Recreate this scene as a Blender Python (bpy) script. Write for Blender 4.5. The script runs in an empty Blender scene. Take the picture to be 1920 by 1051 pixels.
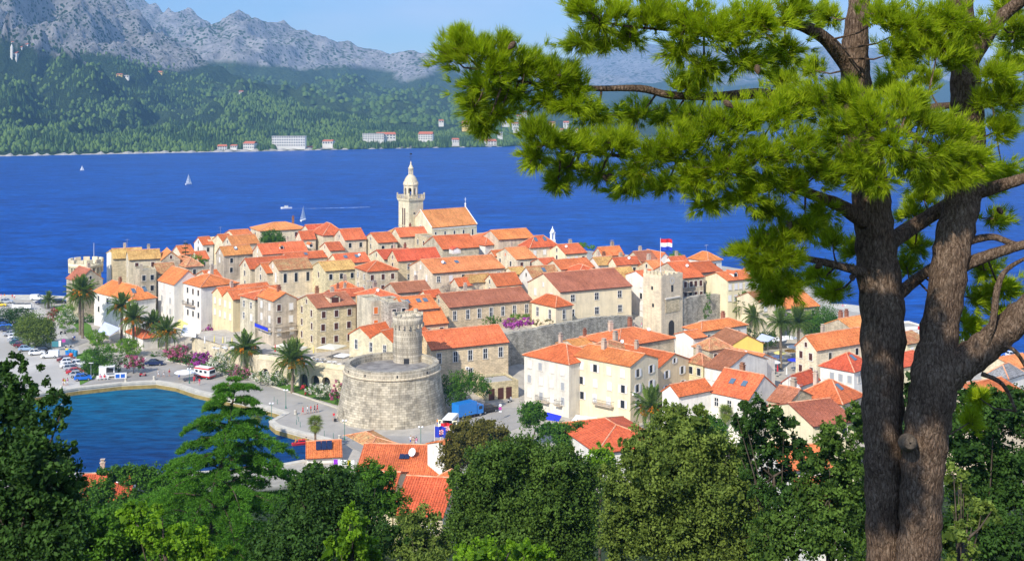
import bpy, bmesh, math, random
import numpy as np
from mathutils import Vector, Matrix, geometry as mgeo
R = math.radians
rng = np.random.default_rng(7)
random.seed(7)
S = bpy.context.scene
COL = S.collection
# ------------------------------------------------------------------ camera
F, CX, HY, CH = 2100.0, 960.0, 200.0, 64.0      # focal length in photo pixels, principal column, horizon row, eye height
cam_d = bpy.data.cameras.new('camera'); cam = bpy.data.objects.new('camera', cam_d); COL.objects.link(cam)
cam.location = (0, 0, CH); cam.rotation_euler = (R(90), 0, 0)
cam_d.sensor_width = 36; cam_d.lens = F / 1920 * 36
cam_d.shift_y = -(525.5 - HY) / 1920
cam_d.clip_start = 0.3; cam_d.clip_end = 40000
S.camera = cam
# ------------------------------------------------------------------ sky and sun
SUN_AZ = (-0.48, -0.877); SUN_EL = R(39)
w = bpy.data.worlds.new('World'); S.world = w; w.use_nodes = True
nt = w.node_tree; nt.nodes.clear()
sky = nt.nodes.new('ShaderNodeTexSky'); sky.sky_type = 'NISHITA'; sky.sun_disc = False
sky.sun_elevation = SUN_EL; sky.sun_rotation = math.atan2(SUN_AZ[0], SUN_AZ[1])
sky.air_density = 1.2; sky.dust_density = 0.15; sky.ozone_density = 5.0; sky.altitude = 60
bg = nt.nodes.new('ShaderNodeBackground'); bg.inputs[1].default_value = 0.15
wo = nt.nodes.new('ShaderNodeOutputWorld')
tn = nt.nodes.new('ShaderNodeMix'); tn.data_type = 'RGBA'; tn.blend_type = 'MULTIPLY'; tn.inputs[0].default_value = 1.0; tn.inputs[7].default_value = (.80, .92, 1.12, 1)
nt.links.new(sky.outputs[0], tn.inputs[6])
tc = nt.nodes.new('ShaderNodeTexCoord'); mpw = nt.nodes.new('ShaderNodeMapping'); mpw.inputs['Scale'].default_value = (1.6, 1.6, 5.0); nt.links.new(tc.outputs['Generated'], mpw.inputs[0])
cn = nt.nodes.new('ShaderNodeTexNoise'); cn.inputs['Scale'].default_value = 2.2; cn.inputs['Detail'].default_value = 6; nt.links.new(mpw.outputs[0], cn.inputs['Vector'])
cr_ = nt.nodes.new('ShaderNodeValToRGB'); cr_.color_ramp.elements[0].position = .42; cr_.color_ramp.elements[1].position = .70; cr_.color_ramp.elements[1].color = (.65, .65, .65, 1); nt.links.new(cn.outputs[0], cr_.inputs[0])
cm = nt.nodes.new('ShaderNodeMix'); cm.data_type = 'RGBA'; cm.inputs[7].default_value = (7.5, 7.6, 8.4, 1); nt.links.new(cr_.outputs[0], cm.inputs[0]); nt.links.new(tn.outputs[2], cm.inputs[6]); nt.links.new(cm.outputs[2], bg.inputs[0]); nt.links.new(bg.outputs[0], wo.inputs[0])
sun_d = bpy.data.lights.new('sun', 'SUN'); sun_d.energy = 4.6; sun_d.angle = R(0.53); sun_d.color = (1.0, 0.93, 0.82)
sun = bpy.data.objects.new('sun', sun_d); COL.objects.link(sun)
sd = Vector((SUN_AZ[0]*math.cos(SUN_EL), SUN_AZ[1]*math.cos(SUN_EL), math.sin(SUN_EL)))
sun.rotation_euler = sd.to_track_quat('Z', 'Y').to_euler(); sun.location = sd*200
S.view_settings.view_transform = 'Standard'; S.view_settings.look = 'None'
S.view_settings.exposure = 0.42; S.view_settings.gamma = 1.0; S.view_settings.use_curve_mapping = False
S.cycles.use_denoising = True
S.cycles.max_bounces = 6; S.cycles.diffuse_bounces = 3; S.cycles.transmission_bounces = 4; S.cycles.volume_bounces = 0
S.cycles.transparent_max_bounces = 6
S.cycles.volume_step_rate = 4

# ------------------------------------------------------------------ helpers
def P(px, py, Y):
    return Vector(((px-CX)/F*Y, Y, CH-(py-HY)/F*Y))
def G(px, py, z=1.5):
    return P(px, py, (CH-z)*F/(py-HY))
def sm(a, b, x):
    t = min(1.0, max(0.0, (x-a)/(b-a))); return t*t*(3-2*t)
def tag(o, label=None, cat=None, group=None, kind=None):
    if label: o['label'] = label
    if cat: o['category'] = cat
    if group: o['group'] = group
    if kind: o['kind'] = kind
    return o
def empty(name, loc, rz=0.0, label=None, cat=None, group=None):
    o = bpy.data.objects.new(name, None); COL.objects.link(o)
    o.location = loc; o.rotation_euler = (0, 0, rz); o.empty_display_size = 0.3
    return tag(o, label, cat, group)
def link(name, me, parent=None, loc=None, rz=None):
    o = bpy.data.objects.new(name, me); COL.objects.link(o)
    if parent is not None: o.parent = parent
    if loc is not None: o.location = loc
    if rz is not None: o.rotation_euler = (0, 0, rz)
    return o
def copy_tree(o, parent=None):
    c = o.copy(); COL.objects.link(c); c.parent = parent
    for ch in list(o.children): copy_tree(ch, c)
    return c

class MB:
    """collects polygons; build() makes one mesh with metric UVs taken from each face's own plane"""
    def __init__(s): s.v = []; s.f = []; s.m = []
    def poly(s, pts, m=0):
        i = len(s.v); s.v += [tuple(p) for p in pts]; s.f.append(tuple(range(i, i+len(pts)))); s.m.append(m); return s
    def box(s, x0, x1, y0, y1, z0, z1, m=0, skip=''):
        a = [(x0,y0,z0),(x1,y0,z0),(x1,y1,z0),(x0,y1,z0),(x0,y0,z1),(x1,y0,z1),(x1,y1,z1),(x0,y1,z1)]
        for k, q in {'b':(3,2,1,0),'t':(4,5,6,7),'f':(0,1,5,4),'r':(1,2,6,5),'k':(2,3,7,6),'l':(3,0,4,7)}.items():
            if k not in skip: s.poly([a[j] for j in q], m)
        return s
    def slab(s, pts, th, m=0, me=None):
        me = m if me is None else me
        pts = [Vector(p) for p in pts]
        n = (pts[1]-pts[0]).cross(pts[2]-pts[0]).normalized()
        b = [p-n*th for p in pts]
        s.poly(pts, m); s.poly(list(reversed(b)), me)
        for i in range(len(pts)):
            j = (i+1) % len(pts); s.poly([pts[i], b[i], b[j], pts[j]], me)
        return s
    def tube(s, path, rad, n=8, m=0, cap=True):
        path = [Vector(p) for p in path]
        rad = rad if hasattr(rad, '__len__') else [rad]*len(path)
        base = len(s.v); ref = None
        for i, p in enumerate(path):
            d = (path[min(i+1, len(path)-1)]-path[max(i-1, 0)]).normalized()
            if ref is None: ref = Vector((0,0,1)) if abs(d.z) < .9 else Vector((1,0,0))
            a = d.cross(ref).normalized(); b = a.cross(d).normalized(); ref = b
            for k in range(n):
                t = 2*math.pi*k/n; q = p+(a*math.cos(t)+b*math.sin(t))*rad[i]; s.v.append(tuple(q))
        for i in range(len(path)-1):
            for k in range(n):
                k2 = (k+1) % n
                s.f.append((base+i*n+k, base+i*n+k2, base+(i+1)*n+k2, base+(i+1)*n+k)); s.m.append(m)
        if cap:
            s.f.append(tuple(base+k for k in reversed(range(n)))); s.m.append(m)
            s.f.append(tuple(base+(len(path)-1)*n+k for k in range(n))); s.m.append(m)
        return s
    def lathe(s, prof, n=24, c=(0,0), m=0, a0=0.0, a1=2*math.pi, closed=True):
        base = len(s.v); full = abs(a1-a0-2*math.pi) < 1e-6; cnt = n if full else n+1
        for r_, z in prof:
            for k in range(cnt):
                t = a0+(a1-a0)*k/n; s.v.append((c[0]+r_*math.cos(t), c[1]+r_*math.sin(t), z))
        for i in range(len(prof)-1):
            for k in range(n):
                k2 = (k+1) % cnt
                s.f.append((base+i*cnt+k, base+i*cnt+k2, base+(i+1)*cnt+k2, base+(i+1)*cnt+k)); s.m.append(m)
        return s
    def mesh(s, name, mats, smooth=False):
        me = bpy.data.meshes.new(name); me.from_pydata(s.v, [], s.f)
        mats = mats if isinstance(mats, (list, tuple)) else [mats]
        for x in mats: me.materials.append(x)
        if len(mats) > 1: me.polygons.foreach_set('material_index', s.m)
        if smooth: me.polygons.foreach_set('use_smooth', [True]*len(s.f))
        uv = me.uv_layers.new(name='UVMap')
        dat = np.zeros(len(me.loops)*2, dtype=np.float32)
        vs = me.vertices
        for p in me.polygons:
            n = p.normal
            if abs(n.z) > .999: e = Vector((1,0,0)); f = Vector((0,1,0))
            else:
                e = Vector((-n.y, n.x, 0)).normalized(); f = n.cross(e)
            for li in p.loop_indices:
                co = vs[me.loops[li].vertex_index].co
                dat[2*li] = co.dot(e); dat[2*li+1] = co.dot(f)
        uv.data.foreach_set('uv', dat)
        me.validate(); me.update()
        return me
    def build(s, name, mats, parent=None, smooth=False, loc=None, rz=None):
        return link(name, s.mesh(name, mats, smooth), parent, loc, rz)

def np_mesh(name, V, Fq, mats, mi=None, rnd=None, smooth=False):
    """V (n,3), Fq (m,k) all faces with k corners"""
    me = bpy.data.meshes.new(name); n, m, k = len(V), len(Fq), Fq.shape[1]
    me.vertices.add(n); me.vertices.foreach_set('co', np.asarray(V, np.float32).ravel())
    me.loops.add(m*k); me.loops.foreach_set('vertex_index', Fq.astype(np.int32).ravel())
    me.polygons.add(m); me.polygons.foreach_set('loop_start', np.arange(0, m*k, k, dtype=np.int32))
    mats = mats if isinstance(mats, (list, tuple)) else [mats]
    for x in mats: me.materials.append(x)
    if mi is not None: me.polygons.foreach_set('material_index', np.asarray(mi, np.int32))
    if smooth: me.polygons.foreach_set('use_smooth', np.ones(m, bool))
    if rnd is not None:
        at = me.attributes.new('rnd', 'FLOAT', 'FACE'); at.data.foreach_set('value', np.asarray(rnd, np.float32))
    me.update(calc_edges=True)
    return me
def merge_np(parts):
    """list of (V,F) -> one (V,F)"""
    vs, fs, o = [], [], 0
    for v, f in parts: vs.append(v); fs.append(f+o); o += len(v)
    return np.concatenate(vs), np.concatenate(fs)

# ------------------------------------------------------------------ materials
def mat(name, col, rough=0.8, spec=0.3, metal=0.0):
    m = bpy.data.materials.new(name); m.use_nodes = True
    b = m.node_tree.nodes['Principled BSDF']
    b.inputs['Base Color'].default_value = (*col, 1); b.inputs['Roughness'].default_value = rough
    b.inputs['Specular IOR Level'].default_value = spec; b.inputs['Metallic'].default_value = metal
    m.diffuse_color = (*col, 1)
    return m
def N(m, t, **kw):
    n = m.node_tree.nodes.new(t)
    for k, v in kw.items(): setattr(n, k, v)
    return n
def L(m, a, b): m.node_tree.links.new(a, b)
def ramp(m, fac, stops):
    r = N(m, 'ShaderNodeValToRGB'); e = r.color_ramp.elements
    while len(e) < len(stops): e.new(0.5)
    for x, (p, c) in zip(e, stops): x.position = p; x.color = (*c, 1) if len(c) == 3 else c
    L(m, fac, r.inputs[0]); return r
def mixc(m, fac, a, b, blend='MIX'):
    n = N(m, 'ShaderNodeMix', data_type='RGBA', blend_type=blend)
    for s_, v in ((n.inputs[0], fac), (n.inputs[6], a), (n.inputs[7], b)):
        if isinstance(v, (int, float)): s_.default_value = v
        elif isinstance(v, tuple): s_.default_value = (*v, 1)
        else: L(m, v, s_)
    return n.outputs[2]
def noise(m, vec, scale, detail=4, rough=0.55):
    n = N(m, 'ShaderNodeTexNoise'); n.inputs['Scale'].default_value = scale
    n.inputs['Detail'].default_value = detail; n.inputs['Roughness'].default_value = rough
    if vec is not None: L(m, vec, n.inputs['Vector'])
    return n
def bsdf(m): return m.node_tree.nodes['Principled BSDF']
def bump(m, h, strength=0.4, dist=0.05):
    b = N(m, 'ShaderNodeBump'); b.inputs['Strength'].default_value = strength; b.inputs['Distance'].default_value = dist
    L(m, h, b.inputs['Height']); L(m, b.outputs[0], bsdf(m).inputs['Normal'])
def sc(c, k): return tuple(min(1, x*k) for x in c)

def vary(m, col, dv, dh):
    """each house its own shade of the same material"""
    oi = N(m, 'ShaderNodeObjectInfo'); hs = N(m, 'ShaderNodeHueSaturation'); L(m, col, hs.inputs['Color'])
    a = N(m, 'ShaderNodeMapRange'); a.inputs[3].default_value = 1-dv; a.inputs[4].default_value = 1+dv; L(m, oi.outputs['Random'], a.inputs[0]); L(m, a.outputs[0], hs.inputs['Value'])
    f = N(m, 'ShaderNodeMath', operation='FRACT'); k = N(m, 'ShaderNodeMath', operation='MULTIPLY'); k.inputs[1].default_value = 7.31; L(m, oi.outputs['Random'], k.inputs[0]); L(m, k.outputs[0], f.inputs[0])
    b = N(m, 'ShaderNodeMapRange'); b.inputs[3].default_value = .5-dh*.25; b.inputs[4].default_value = .5+dh*.35; L(m, f.outputs[0], b.inputs[0]); L(m, b.outputs[0], hs.inputs['Hue'])
    return hs.outputs[0]
def wall_mat(name, col, stone=0.5, stain=0.35, bw=0.8, bh=0.32, k2=.72):
    """plaster (stone=0) to coursed rubble (stone=1), with run-off stains"""
    m = mat(name, col, 0.9, 0.15); uv = N(m, 'ShaderNodeUVMap'); ob = N(m, 'ShaderNodeTexCoord')
    br = N(m, 'ShaderNodeTexBrick'); br.offset = 0.5
    br.inputs['Scale'].default_value = 1.0; br.inputs['Brick Width'].default_value = bw; br.inputs['Row Height'].default_value = bh
    br.inputs['Mortar Size'].default_value = 0.025; br.inputs['Mortar Smooth'].default_value = 0.4; br.inputs['Bias'].default_value = -0.2
    br.inputs['Color1'].default_value = (*sc(col, 1.12), 1); br.inputs['Color2'].default_value = (*sc(col, k2), 1)
    br.inputs['Mortar'].default_value = (*sc(col, k2-.24), 1)
    L(m, uv.outputs[0], br.inputs['Vector'])
    base = mixc(m, stone, col, br.outputs['Color'])
    n1 = noise(m, ob.outputs['Object'], 0.35, 5, 0.6)
    r1 = ramp(m, n1.outputs[0], [(0.36, (1-stain*.8,)*3), (0.6, (1.06, 1.05, 1.02))])
    base = mixc(m, 1.0, base, r1.outputs[0], 'MULTIPLY')
    mp = N(m, 'ShaderNodeMapping'); mp.inputs['Scale'].default_value = (1.6, 1.6, 0.12); L(m, ob.outputs['Object'], mp.inputs[0])
    n2 = noise(m, mp.outputs[0], 1.0, 4, 0.65)
    r2 = ramp(m, n2.outputs[0], [(0.33, (1-stain, 1-stain*1.05, 1-stain*1.15)), (0.52, (1, 1, 1))])
    base = mixc(m, 0.8, base, r2.outputs[0], 'MULTIPLY')
    base = vary(m, base, .10, .04)
    L(m, base, bsdf(m).inputs['Base Color'])
    bump(m, br.outputs['Fac'], -0.35*stone-0.05, 0.04)
    return m
def roof_mat(name, c1, c2, c3, mot=0.5):
    """barrel tiles: colour per tile, rows across the slope, weathering in patches"""
    m = mat(name, c1, 0.85, 0.15); uv = N(m, 'ShaderNodeUVMap'); ob = N(m, 'ShaderNodeTexCoord')
    br = N(m, 'ShaderNodeTexBrick'); br.offset = 0.0
    br.inputs['Scale'].default_value = 1.0; br.inputs['Brick Width'].default_value = 0.26; br.inputs['Row Height'].default_value = 0.42
    br.inputs['Mortar Size'].default_value = 0.035; br.inputs['Mortar Smooth'].default_value = 0.7
    br.inputs['Color1'].default_value = (*c1, 1); br.inputs['Color2'].default_value = (*c2, 1); br.inputs['Mortar'].default_value = (*sc(c2, .55), 1)
    L(m, uv.outputs[0], br.inputs['Vector'])
    n1 = noise(m, ob.outputs['Object'], 0.6, 5, 0.7); r1 = ramp(m, n1.outputs[0], [(0.5-.1*mot, (0, 0, 0)), (0.72-.12*mot, (1, 1, 1))])
    base = mixc(m, r1.outputs[0], br.outputs['Color'], c3)
    n3 = noise(m, ob.outputs['Object'], 3.2, 3, 0.7); r3 = ramp(m, n3.outputs[0], [(0.34, (.52, .50, .48)), (0.58, (1.12, 1.12, 1.14))])
    base = mixc(m, 0.55+.4*mot, base, r3.outputs[0], 'MULTIPLY')
    mps = N(m, 'ShaderNodeMapping'); mps.inputs['Scale'].default_value = (2.0, .22, 1); L(m, uv.outputs[0], mps.inputs[0])
    n8 = noise(m, mps.outputs[0], 1.0, 4, .65); r8 = ramp(m, n8.outputs[0], [(.36, (.66, .64, .62)), (.56, (1.06, 1.06, 1.06))])
    base = mixc(m, .55, base, r8.outputs[0], 'MULTIPLY')
    wv = N(m, 'ShaderNodeTexWave', wave_type='BANDS', bands_direction='Y', wave_profile='SAW'); wv.inputs['Scale'].default_value = 0.38
    wv.inputs['Distortion'].default_value = 0.6; wv.inputs['Detail'].default_value = 1; L(m, uv.outputs[0], wv.inputs[0])
    r4 = ramp(m, wv.outputs[0], [(0.0, (.80,)*3), (0.35, (1, 1, 1)), (1, (1.03,)*3)])
    base = mixc(m, 0.6, base, r4.outputs[0], 'MULTIPLY')
    n6 = noise(m, ob.outputs['Object'], 0.22, 3, 0.6); r6 = ramp(m, n6.outputs[0], [(0.35, (.74, .72, .70)), (0.65, (1.10, 1.12, 1.15))])
    base = mixc(m, 0.85, base, r6.outputs[0], 'MULTIPLY')
    base = vary(m, base, .15, .03)
    L(m, base, bsdf(m).inputs['Base Color'])
    wu = N(m, 'ShaderNodeTexWave', wave_type='BANDS', bands_direction='X'); wu.inputs['Scale'].default_value = 0.6; L(m, uv.outputs[0], wu.inputs[0])
    bump(m, wu.outputs[0], 0.35, 0.05)
    return m
def noisy(name, c1, c2, scale, rough=0.9, spec=0.2, bstr=0.0, lo=.38, hi=.62, c3=None, s3=0.05):
    m = mat(name, c1, rough, spec); g = N(m, 'ShaderNodeNewGeometry')
    n1 = noise(m, g.outputs['Position'], scale, 6, 0.62); r = ramp(m, n1.outputs[0], [(lo, c1), (hi, c2)])
    out = r.outputs[0]
    if c3:
        n2 = noise(m, g.outputs['Position'], s3, 4, 0.6); r2 = ramp(m, n2.outputs[0], [(0.45, (0, 0, 0)), (0.62, (1, 1, 1))])
        out = mixc(m, r2.outputs[0], out, c3)
    L(m, out, bsdf(m).inputs['Base Color'])
    if bstr: bump(m, n1.outputs[0], bstr, 0.1)
    return m
def leaf_mat(name, dark, light, trans=0.3, extra=None):
    m = mat(name, light, 0.6, 0.12)
    a = N(m, 'ShaderNodeAttribute', attribute_name='rnd'); st = [(0.0, dark), (0.75, light)]
    if extra: st = [(0.0, dark), (0.7, light), (0.93, light), (0.97, extra)]
    r = ramp(m, a.outputs['Fac'], st)
    L(m, r.outputs[0], bsdf(m).inputs['Base Color'])
    t = N(m, 'ShaderNodeBsdfTranslucent'); tc = mixc(m, 1.0, r.outputs[0], (1.25, 1.35, .55), 'MULTIPLY'); L(m, tc, t.inputs[0])
    mx = N(m, 'ShaderNodeMixShader'); mx.inputs[0].default_value = trans
    L(m, bsdf(m).outputs[0], mx.inputs[1]); L(m, t.outputs[0], mx.inputs[2])
    L(m, mx.outputs[0], m.node_tree.nodes['Material Output'].inputs['Surface'])
    return m
M = {}
# walls
M['white'] = wall_mat('white_plaster', (.80, .765, .70), 0.08, .16)
M['white2'] = wall_mat('offwhite_render', (.70, .655, .57), 0.06, .2)
M['lime'] = wall_mat('pale_limestone', (.74, .635, .455), 0.6, .24)
M['stone'] = wall_mat('grey_limestone', (.58, .495, .36), 0.9, .3)
M['grey'] = wall_mat('weathered_render', (.60, .525, .405), 0.4, .36)
M['beige'] = wall_mat('beige_render', (.74, .60, .38), 0.12, .16)
M['cream'] = wall_mat('cream_render', (.76, .66, .45), 0.10, .14)
M['ochre'] = wall_mat('ochre_stone', (.70, .58, .37), 0.8, .18, .8, .36, .66)
M['yellow'] = wall_mat('yellow_paint', (.85, .64, .17), 0.0, .05)
M['peach'] = wall_mat('peach_paint', (.72, .46, .22), 0.0, .15)
M['rubble'] = wall_mat('rough_rubble', (.50, .465, .39), 1.0, .38, .7, .4, .58)
M['fort'] = wall_mat('fortress_stone', (.55, .485, .375), 1.0, .45, .9, .45, .56)
M['church'] = wall_mat('church_stone', (.75, .645, .455), 0.5, .22)
# roofs
M['orange'] = roof_mat('orange_tiles', (.86, .26, .085), (.72, .185, .058), (.66, .19, .07), .45)
M['red'] = roof_mat('red_tiles', (.78, .175, .062), (.66, .135, .048), (.60, .14, .055), .35)
M['brown'] = roof_mat('brown_tiles', (.50, .185, .095), (.42, .15, .075), (.40, .155, .085), .45)
M['old'] = roof_mat('old_mixed_tiles', (.66, .27, .115), (.50, .20, .09), (.54, .34, .15), .9)
M['lichen'] = roof_mat('lichened_tiles', (.78, .48, .15), (.60, .32, .105), (.70, .43, .14), .9)
M['apricot'] = roof_mat('apricot_tiles', (.90, .37, .12), (.80, .29, .09), (.80, .28, .095), .5)
M['slate'] = roof_mat('grey_slabs', (.36, .36, .36), (.28, .28, .28), (.32, .31, .29), .5)
M['cap'] = noisy('ridge_mortar', (.62, .22, .10), (.70, .42, .26), 0.8)
M['glass'] = mat('window_glass', (.015, .02, .028), 0.12, 0.5)
M['blue_glass'] = mat('roof_window_glass', (.10, .16, .22), 0.15, 0.6)
M['surround'] = noisy('window_stone', (.62, .58, .50), (.72, .68, .60), 2.0)
M['sh_w'] = mat('white_shutter', (.78, .77, .75), 0.6)
M['sh_b'] = mat('brown_shutter', (.085, .030, .022), 0.6)
M['sh_g'] = mat('green_shutter', (.02, .26, .09), 0.55)
M['sh_o'] = mat('orange_shutter', (.72, .20, .03), 0.55)
M['sh_y'] = mat('grey_shutter', (.36, .37, .38), 0.6)
M['iron'] = mat('dark_iron', (.03, .03, .032), 0.5, 0.4)
M['alu'] = mat('aluminium', (.55, .56, .58), 0.35, 0.5, 0.7)
M['paint_w'] = mat('white_paint', (.80, .80, .79), 0.45, 0.4)
M['chim'] = wall_mat('chimney_render', (.58, .48, .38), 0.2, .4)
M['brick'] = wall_mat('chimney_brick', (.45, .20, .12), 0.8, .3, .25, .08)
M['solar'] = mat('solar_cell', (.012, .02, .06), 0.15, 0.6)
# ground
M['asphalt'] = noisy('worn_asphalt', (.32, .30, .265), (.40, .375, .33), 0.25, .95, .15, 0, .3, .7, (.27, .255, .23), .06)
M['concrete'] = noisy('pale_concrete', (.44, .42, .375), (.53, .50, .445), 0.4, .9, .2, 0, .3, .7, (.38, .36, .32), .05)
M['paving'] = noisy('stone_paving', (.40, .36, .30), (.50, .46, .385), 0.5, .9, .2)
M['quay'] = noisy('quay_stone', (.46, .43, .36), (.58, .54, .45), 0.7, .9, .2)
M['algae'] = noisy('tidal_stone', (.24, .17, .05), (.36, .27, .09), 0.9, .8, .3)
M['lawn'] = noisy('lawn', (.07, .15, .02), (.11, .22, .03), 1.2, .95, .1)
M['earth'] = noisy('undergrowth', (.012, .022, .008), (.03, .045, .014), 0.5, .95, .1)
# plants
M['bark'] = noisy('bark', (.045, .034, .024), (.10, .08, .06), 3.0, .95, .1, .4)
M['palmbark'] = noisy('palm_bark', (.15, .115, .08), (.27, .22, .16), 2.5, .95, .1, .5)
M['leaf_dark'] = leaf_mat('dark_leaf', (.009, .030, .006), (.052, .115, .018), .2)
M['leaf_holm'] = leaf_mat('holm_leaf', (.018, .048, .008), (.105, .185, .028), .26)
M['leaf_olive'] = leaf_mat('olive_leaf', (.036, .070, .012), (.200, .270, .048), .3)
M['leaf_mid'] = leaf_mat('green_leaf', (.022, .068, .008), (.095, .215, .018), .3)
M['leaf_bright'] = leaf_mat('bright_leaf', (.055, .13, .008), (.20, .36, .018), .38)
M['leaf_autumn'] = leaf_mat('yellowing_leaf', (.06, .065, .012), (.19, .165, .03), .28)
M['leaf_pine'] = leaf_mat('pine_needle', (.07, .14, .008), (.38, .47, .016), .45, (.42, .20, .03))
M['leaf_cedar'] = leaf_mat('cedar_needle', (.016, .075, .010), (.125, .30, .028), .35)
M['leaf_palm'] = leaf_mat('palm_leaf', (.035, .08, .014), (.17, .25, .045), .32)
M['fl_pink'] = leaf_mat('pink_blossom', (.34, .06, .16), (.60, .17, .30), .25)
M['fl_magenta'] = leaf_mat('magenta_blossom', (.28, .03, .28), (.52, .09, .46), .25)
M['fl_white'] = leaf_mat('white_blossom', (.48, .46, .38), (.75, .74, .66), .2)
M['fl_red'] = leaf_mat('red_blossom', (.35, .02, .03), (.55, .05, .07), .2)
M['fl_dates'] = leaf_mat('orange_dates', (.50, .18, .01), (.80, .34, .02), .2)
M['twig'] = leaf_mat('bare_twig', (.12, .09, .08), (.25, .20, .18), .0)
M['far_tree'] = leaf_mat('far_pine', (.024, .062, .012), (.115, .185, .032), .0)
# ------------------------------------------------------------------ ground heights
CA, SA = math.cos(R(28)), math.sin(R(28))
HP = [(-400, 66), (-20, 63.6), (0, 62.3), (8, 59.6), (13, 57.2), (25, 50), (45, 40.5), (70, 30.5), (100, 19.5), (125, 11.5), (155, 5), (186, 1.5), (900, 1.5)]
def hill(Y):
    for (a, za), (b, zb) in zip(HP, HP[1:]):
        if Y <= b: return za+(zb-za)*(Y-a)/(b-a)
    return 1.5
def ramp_pts(t, pts):
    if t <= pts[0][0]: return pts[0][1]
    for (a, za), (b, zb) in zip(pts, pts[1:]):
        if t <= b: return za+(zb-za)*(t-a)/(b-a)
    return pts[-1][1]
QP = [(222, 1.5), (243, 9), (300, 11), (385, 14.5), (430, 11), (462, 1.5)]
PP = [(60, 0.08), (85, .5), (112, 1), (205, 1), (250, .1)]
FLAT = [(-400, 400), (-143, 372), (-86, 302), (-79, 283), (-57, 258), (-36, 246), (-30, 242), (-12, 241), (0, 256), (12, 268), (24, 278), (36, 288), (44, 291), (64, 304), (80, 300), (130, 335), (300, 320), (300, 60), (-400, 60)]
def inside(x, y, poly):
    c = False; j = len(poly)-1
    for i in range(len(poly)):
        xi, yi = poly[i]; xj, yj = poly[j]
        if (yi > y) != (yj > y) and x < (xj-xi)*(y-yi)/(yj-yi)+xi: c = not c
        j = i
    return c
def gz(X, Y):
    if inside(X, Y, FLAT): return hill(Y)
    p = X*CA+Y*SA; q = -X*SA+Y*CA
    t = 1.5+(ramp_pts(q, QP)-1.5)*ramp_pts(p, PP)
    return max(hill(Y), t)
def ground_Y(px, py, H):
    lo, hi = 190.0, 520.0
    for _ in range(40):
        y = (lo+hi)/2; c = P(px, py, y)
        if c.z-gz(c.x, c.y) > H: lo = y
        else: hi = y
    return (lo+hi)/2
# ------------------------------------------------------------------ coast outline (world metres)
def g2(px, py): v = G(px, py, 1.5); return (v.x, v.y)
QUAY = [g2(*a) for a in [(640, 834), (605, 822), (560, 811), (517, 799), (505, 789), (535, 774), (500, 764), (430, 748), (366, 733), (330, 721), (293, 715), (228, 718), (146, 727), (48, 742), (-120, 762)]]
NEAR = [(-420, 165), (-250, 185), g2(0, 885), g2(300, 887), g2(470, 880), g2(570, 862)]
FARQ = [(-330, 260), (-330, 372), g2(0, 553), g2(75, 553), g2(128, 556)]
TOWN = [(-143, 372), (-128, 405), (-96, 438), (-40, 466), (25, 470), (72, 445), (98, 408), (104, 372)]
RIGHT = [g2(1560, 575), g2(1600, 577), g2(1616, 588), g2(1612, 597), g2(1740, 618), g2(1870, 655), g2(1925, 672), (160, 225), (240, 140), (420, 60), (420, -140), (-420, -140)]
OUT = NEAR+QUAY+FARQ+TOWN+RIGHT
def seg_d(x, y, poly):
    best = 1e9
    for i in range(len(poly)):
        ax, ay = poly[i]; bx, by = poly[(i+1) % len(poly)]
        dx, dy = bx-ax, by-ay; t = max(0, min(1, ((x-ax)*dx+(y-ay)*dy)/(dx*dx+dy*dy+1e-9)))
        best = min(best, math.hypot(x-ax-t*dx, y-ay-t*dy))
    return best
pts = [Vector(p) for p in OUT]; n0 = len(pts)
yy = -130.0
while yy < 470:
    st = 5.0 if yy > -10 else 12.0; xx = -415.0
    while xx < 418:
        if inside(xx, yy, OUT) and seg_d(xx, yy, OUT) > 2.0: pts.append(Vector((xx+random.uniform(-1, 1), yy+random.uniform(-1, 1))))
        xx += st if abs(xx) < 170 else 14
    yy += st
res = mgeo.delaunay_2d_cdt(pts, [(i, (i+1) % n0) for i in range(n0)], [], 1, 1e-4)
m_ground = noisy('town_ground', (.36, .33, .275), (.46, .42, .35), 0.5, .95, .15)
gpos = N(m_ground, 'ShaderNodeNewGeometry'); sx = N(m_ground, 'ShaderNodeSeparateXYZ'); L(m_ground, gpos.outputs['Position'], sx.inputs[0])
gn = noise(m_ground, gpos.outputs['Position'], .15, 4); ad = N(m_ground, 'ShaderNodeMath', operation='MULTIPLY_ADD'); L(m_ground, gn.outputs[0], ad.inputs[0]); ad.inputs[1].default_value = 22; L(m_ground, sx.outputs[1], ad.inputs[2])
gr = N(m_ground, 'ShaderNodeMapRange'); gr.inputs[1].default_value = 188; gr.inputs[2].default_value = 200; L(m_ground, ad.outputs[0], gr.inputs[0])
old = bsdf(m_ground).inputs['Base Color'].links[0].from_socket
en = ramp(m_ground, gn.outputs[0], [(.35, (.018, .03, .01)), (.65, (.045, .065, .02))])
L(m_ground, mixc(m_ground, gr.outputs[0], en.outputs[0], old), bsdf(m_ground).inputs['Base Color'])
gm = bpy.data.meshes.new('ground'); gm.from_pydata([(v.x, v.y, gz(v.x, v.y)) for v in res[0]], [], [tuple(f) for f in res[2]])
gm.materials.append(m_ground); gm.polygons.foreach_set('use_smooth', [True]*len(gm.polygons)); gm.update()
tag(link('ground', gm), kind='structure')
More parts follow.
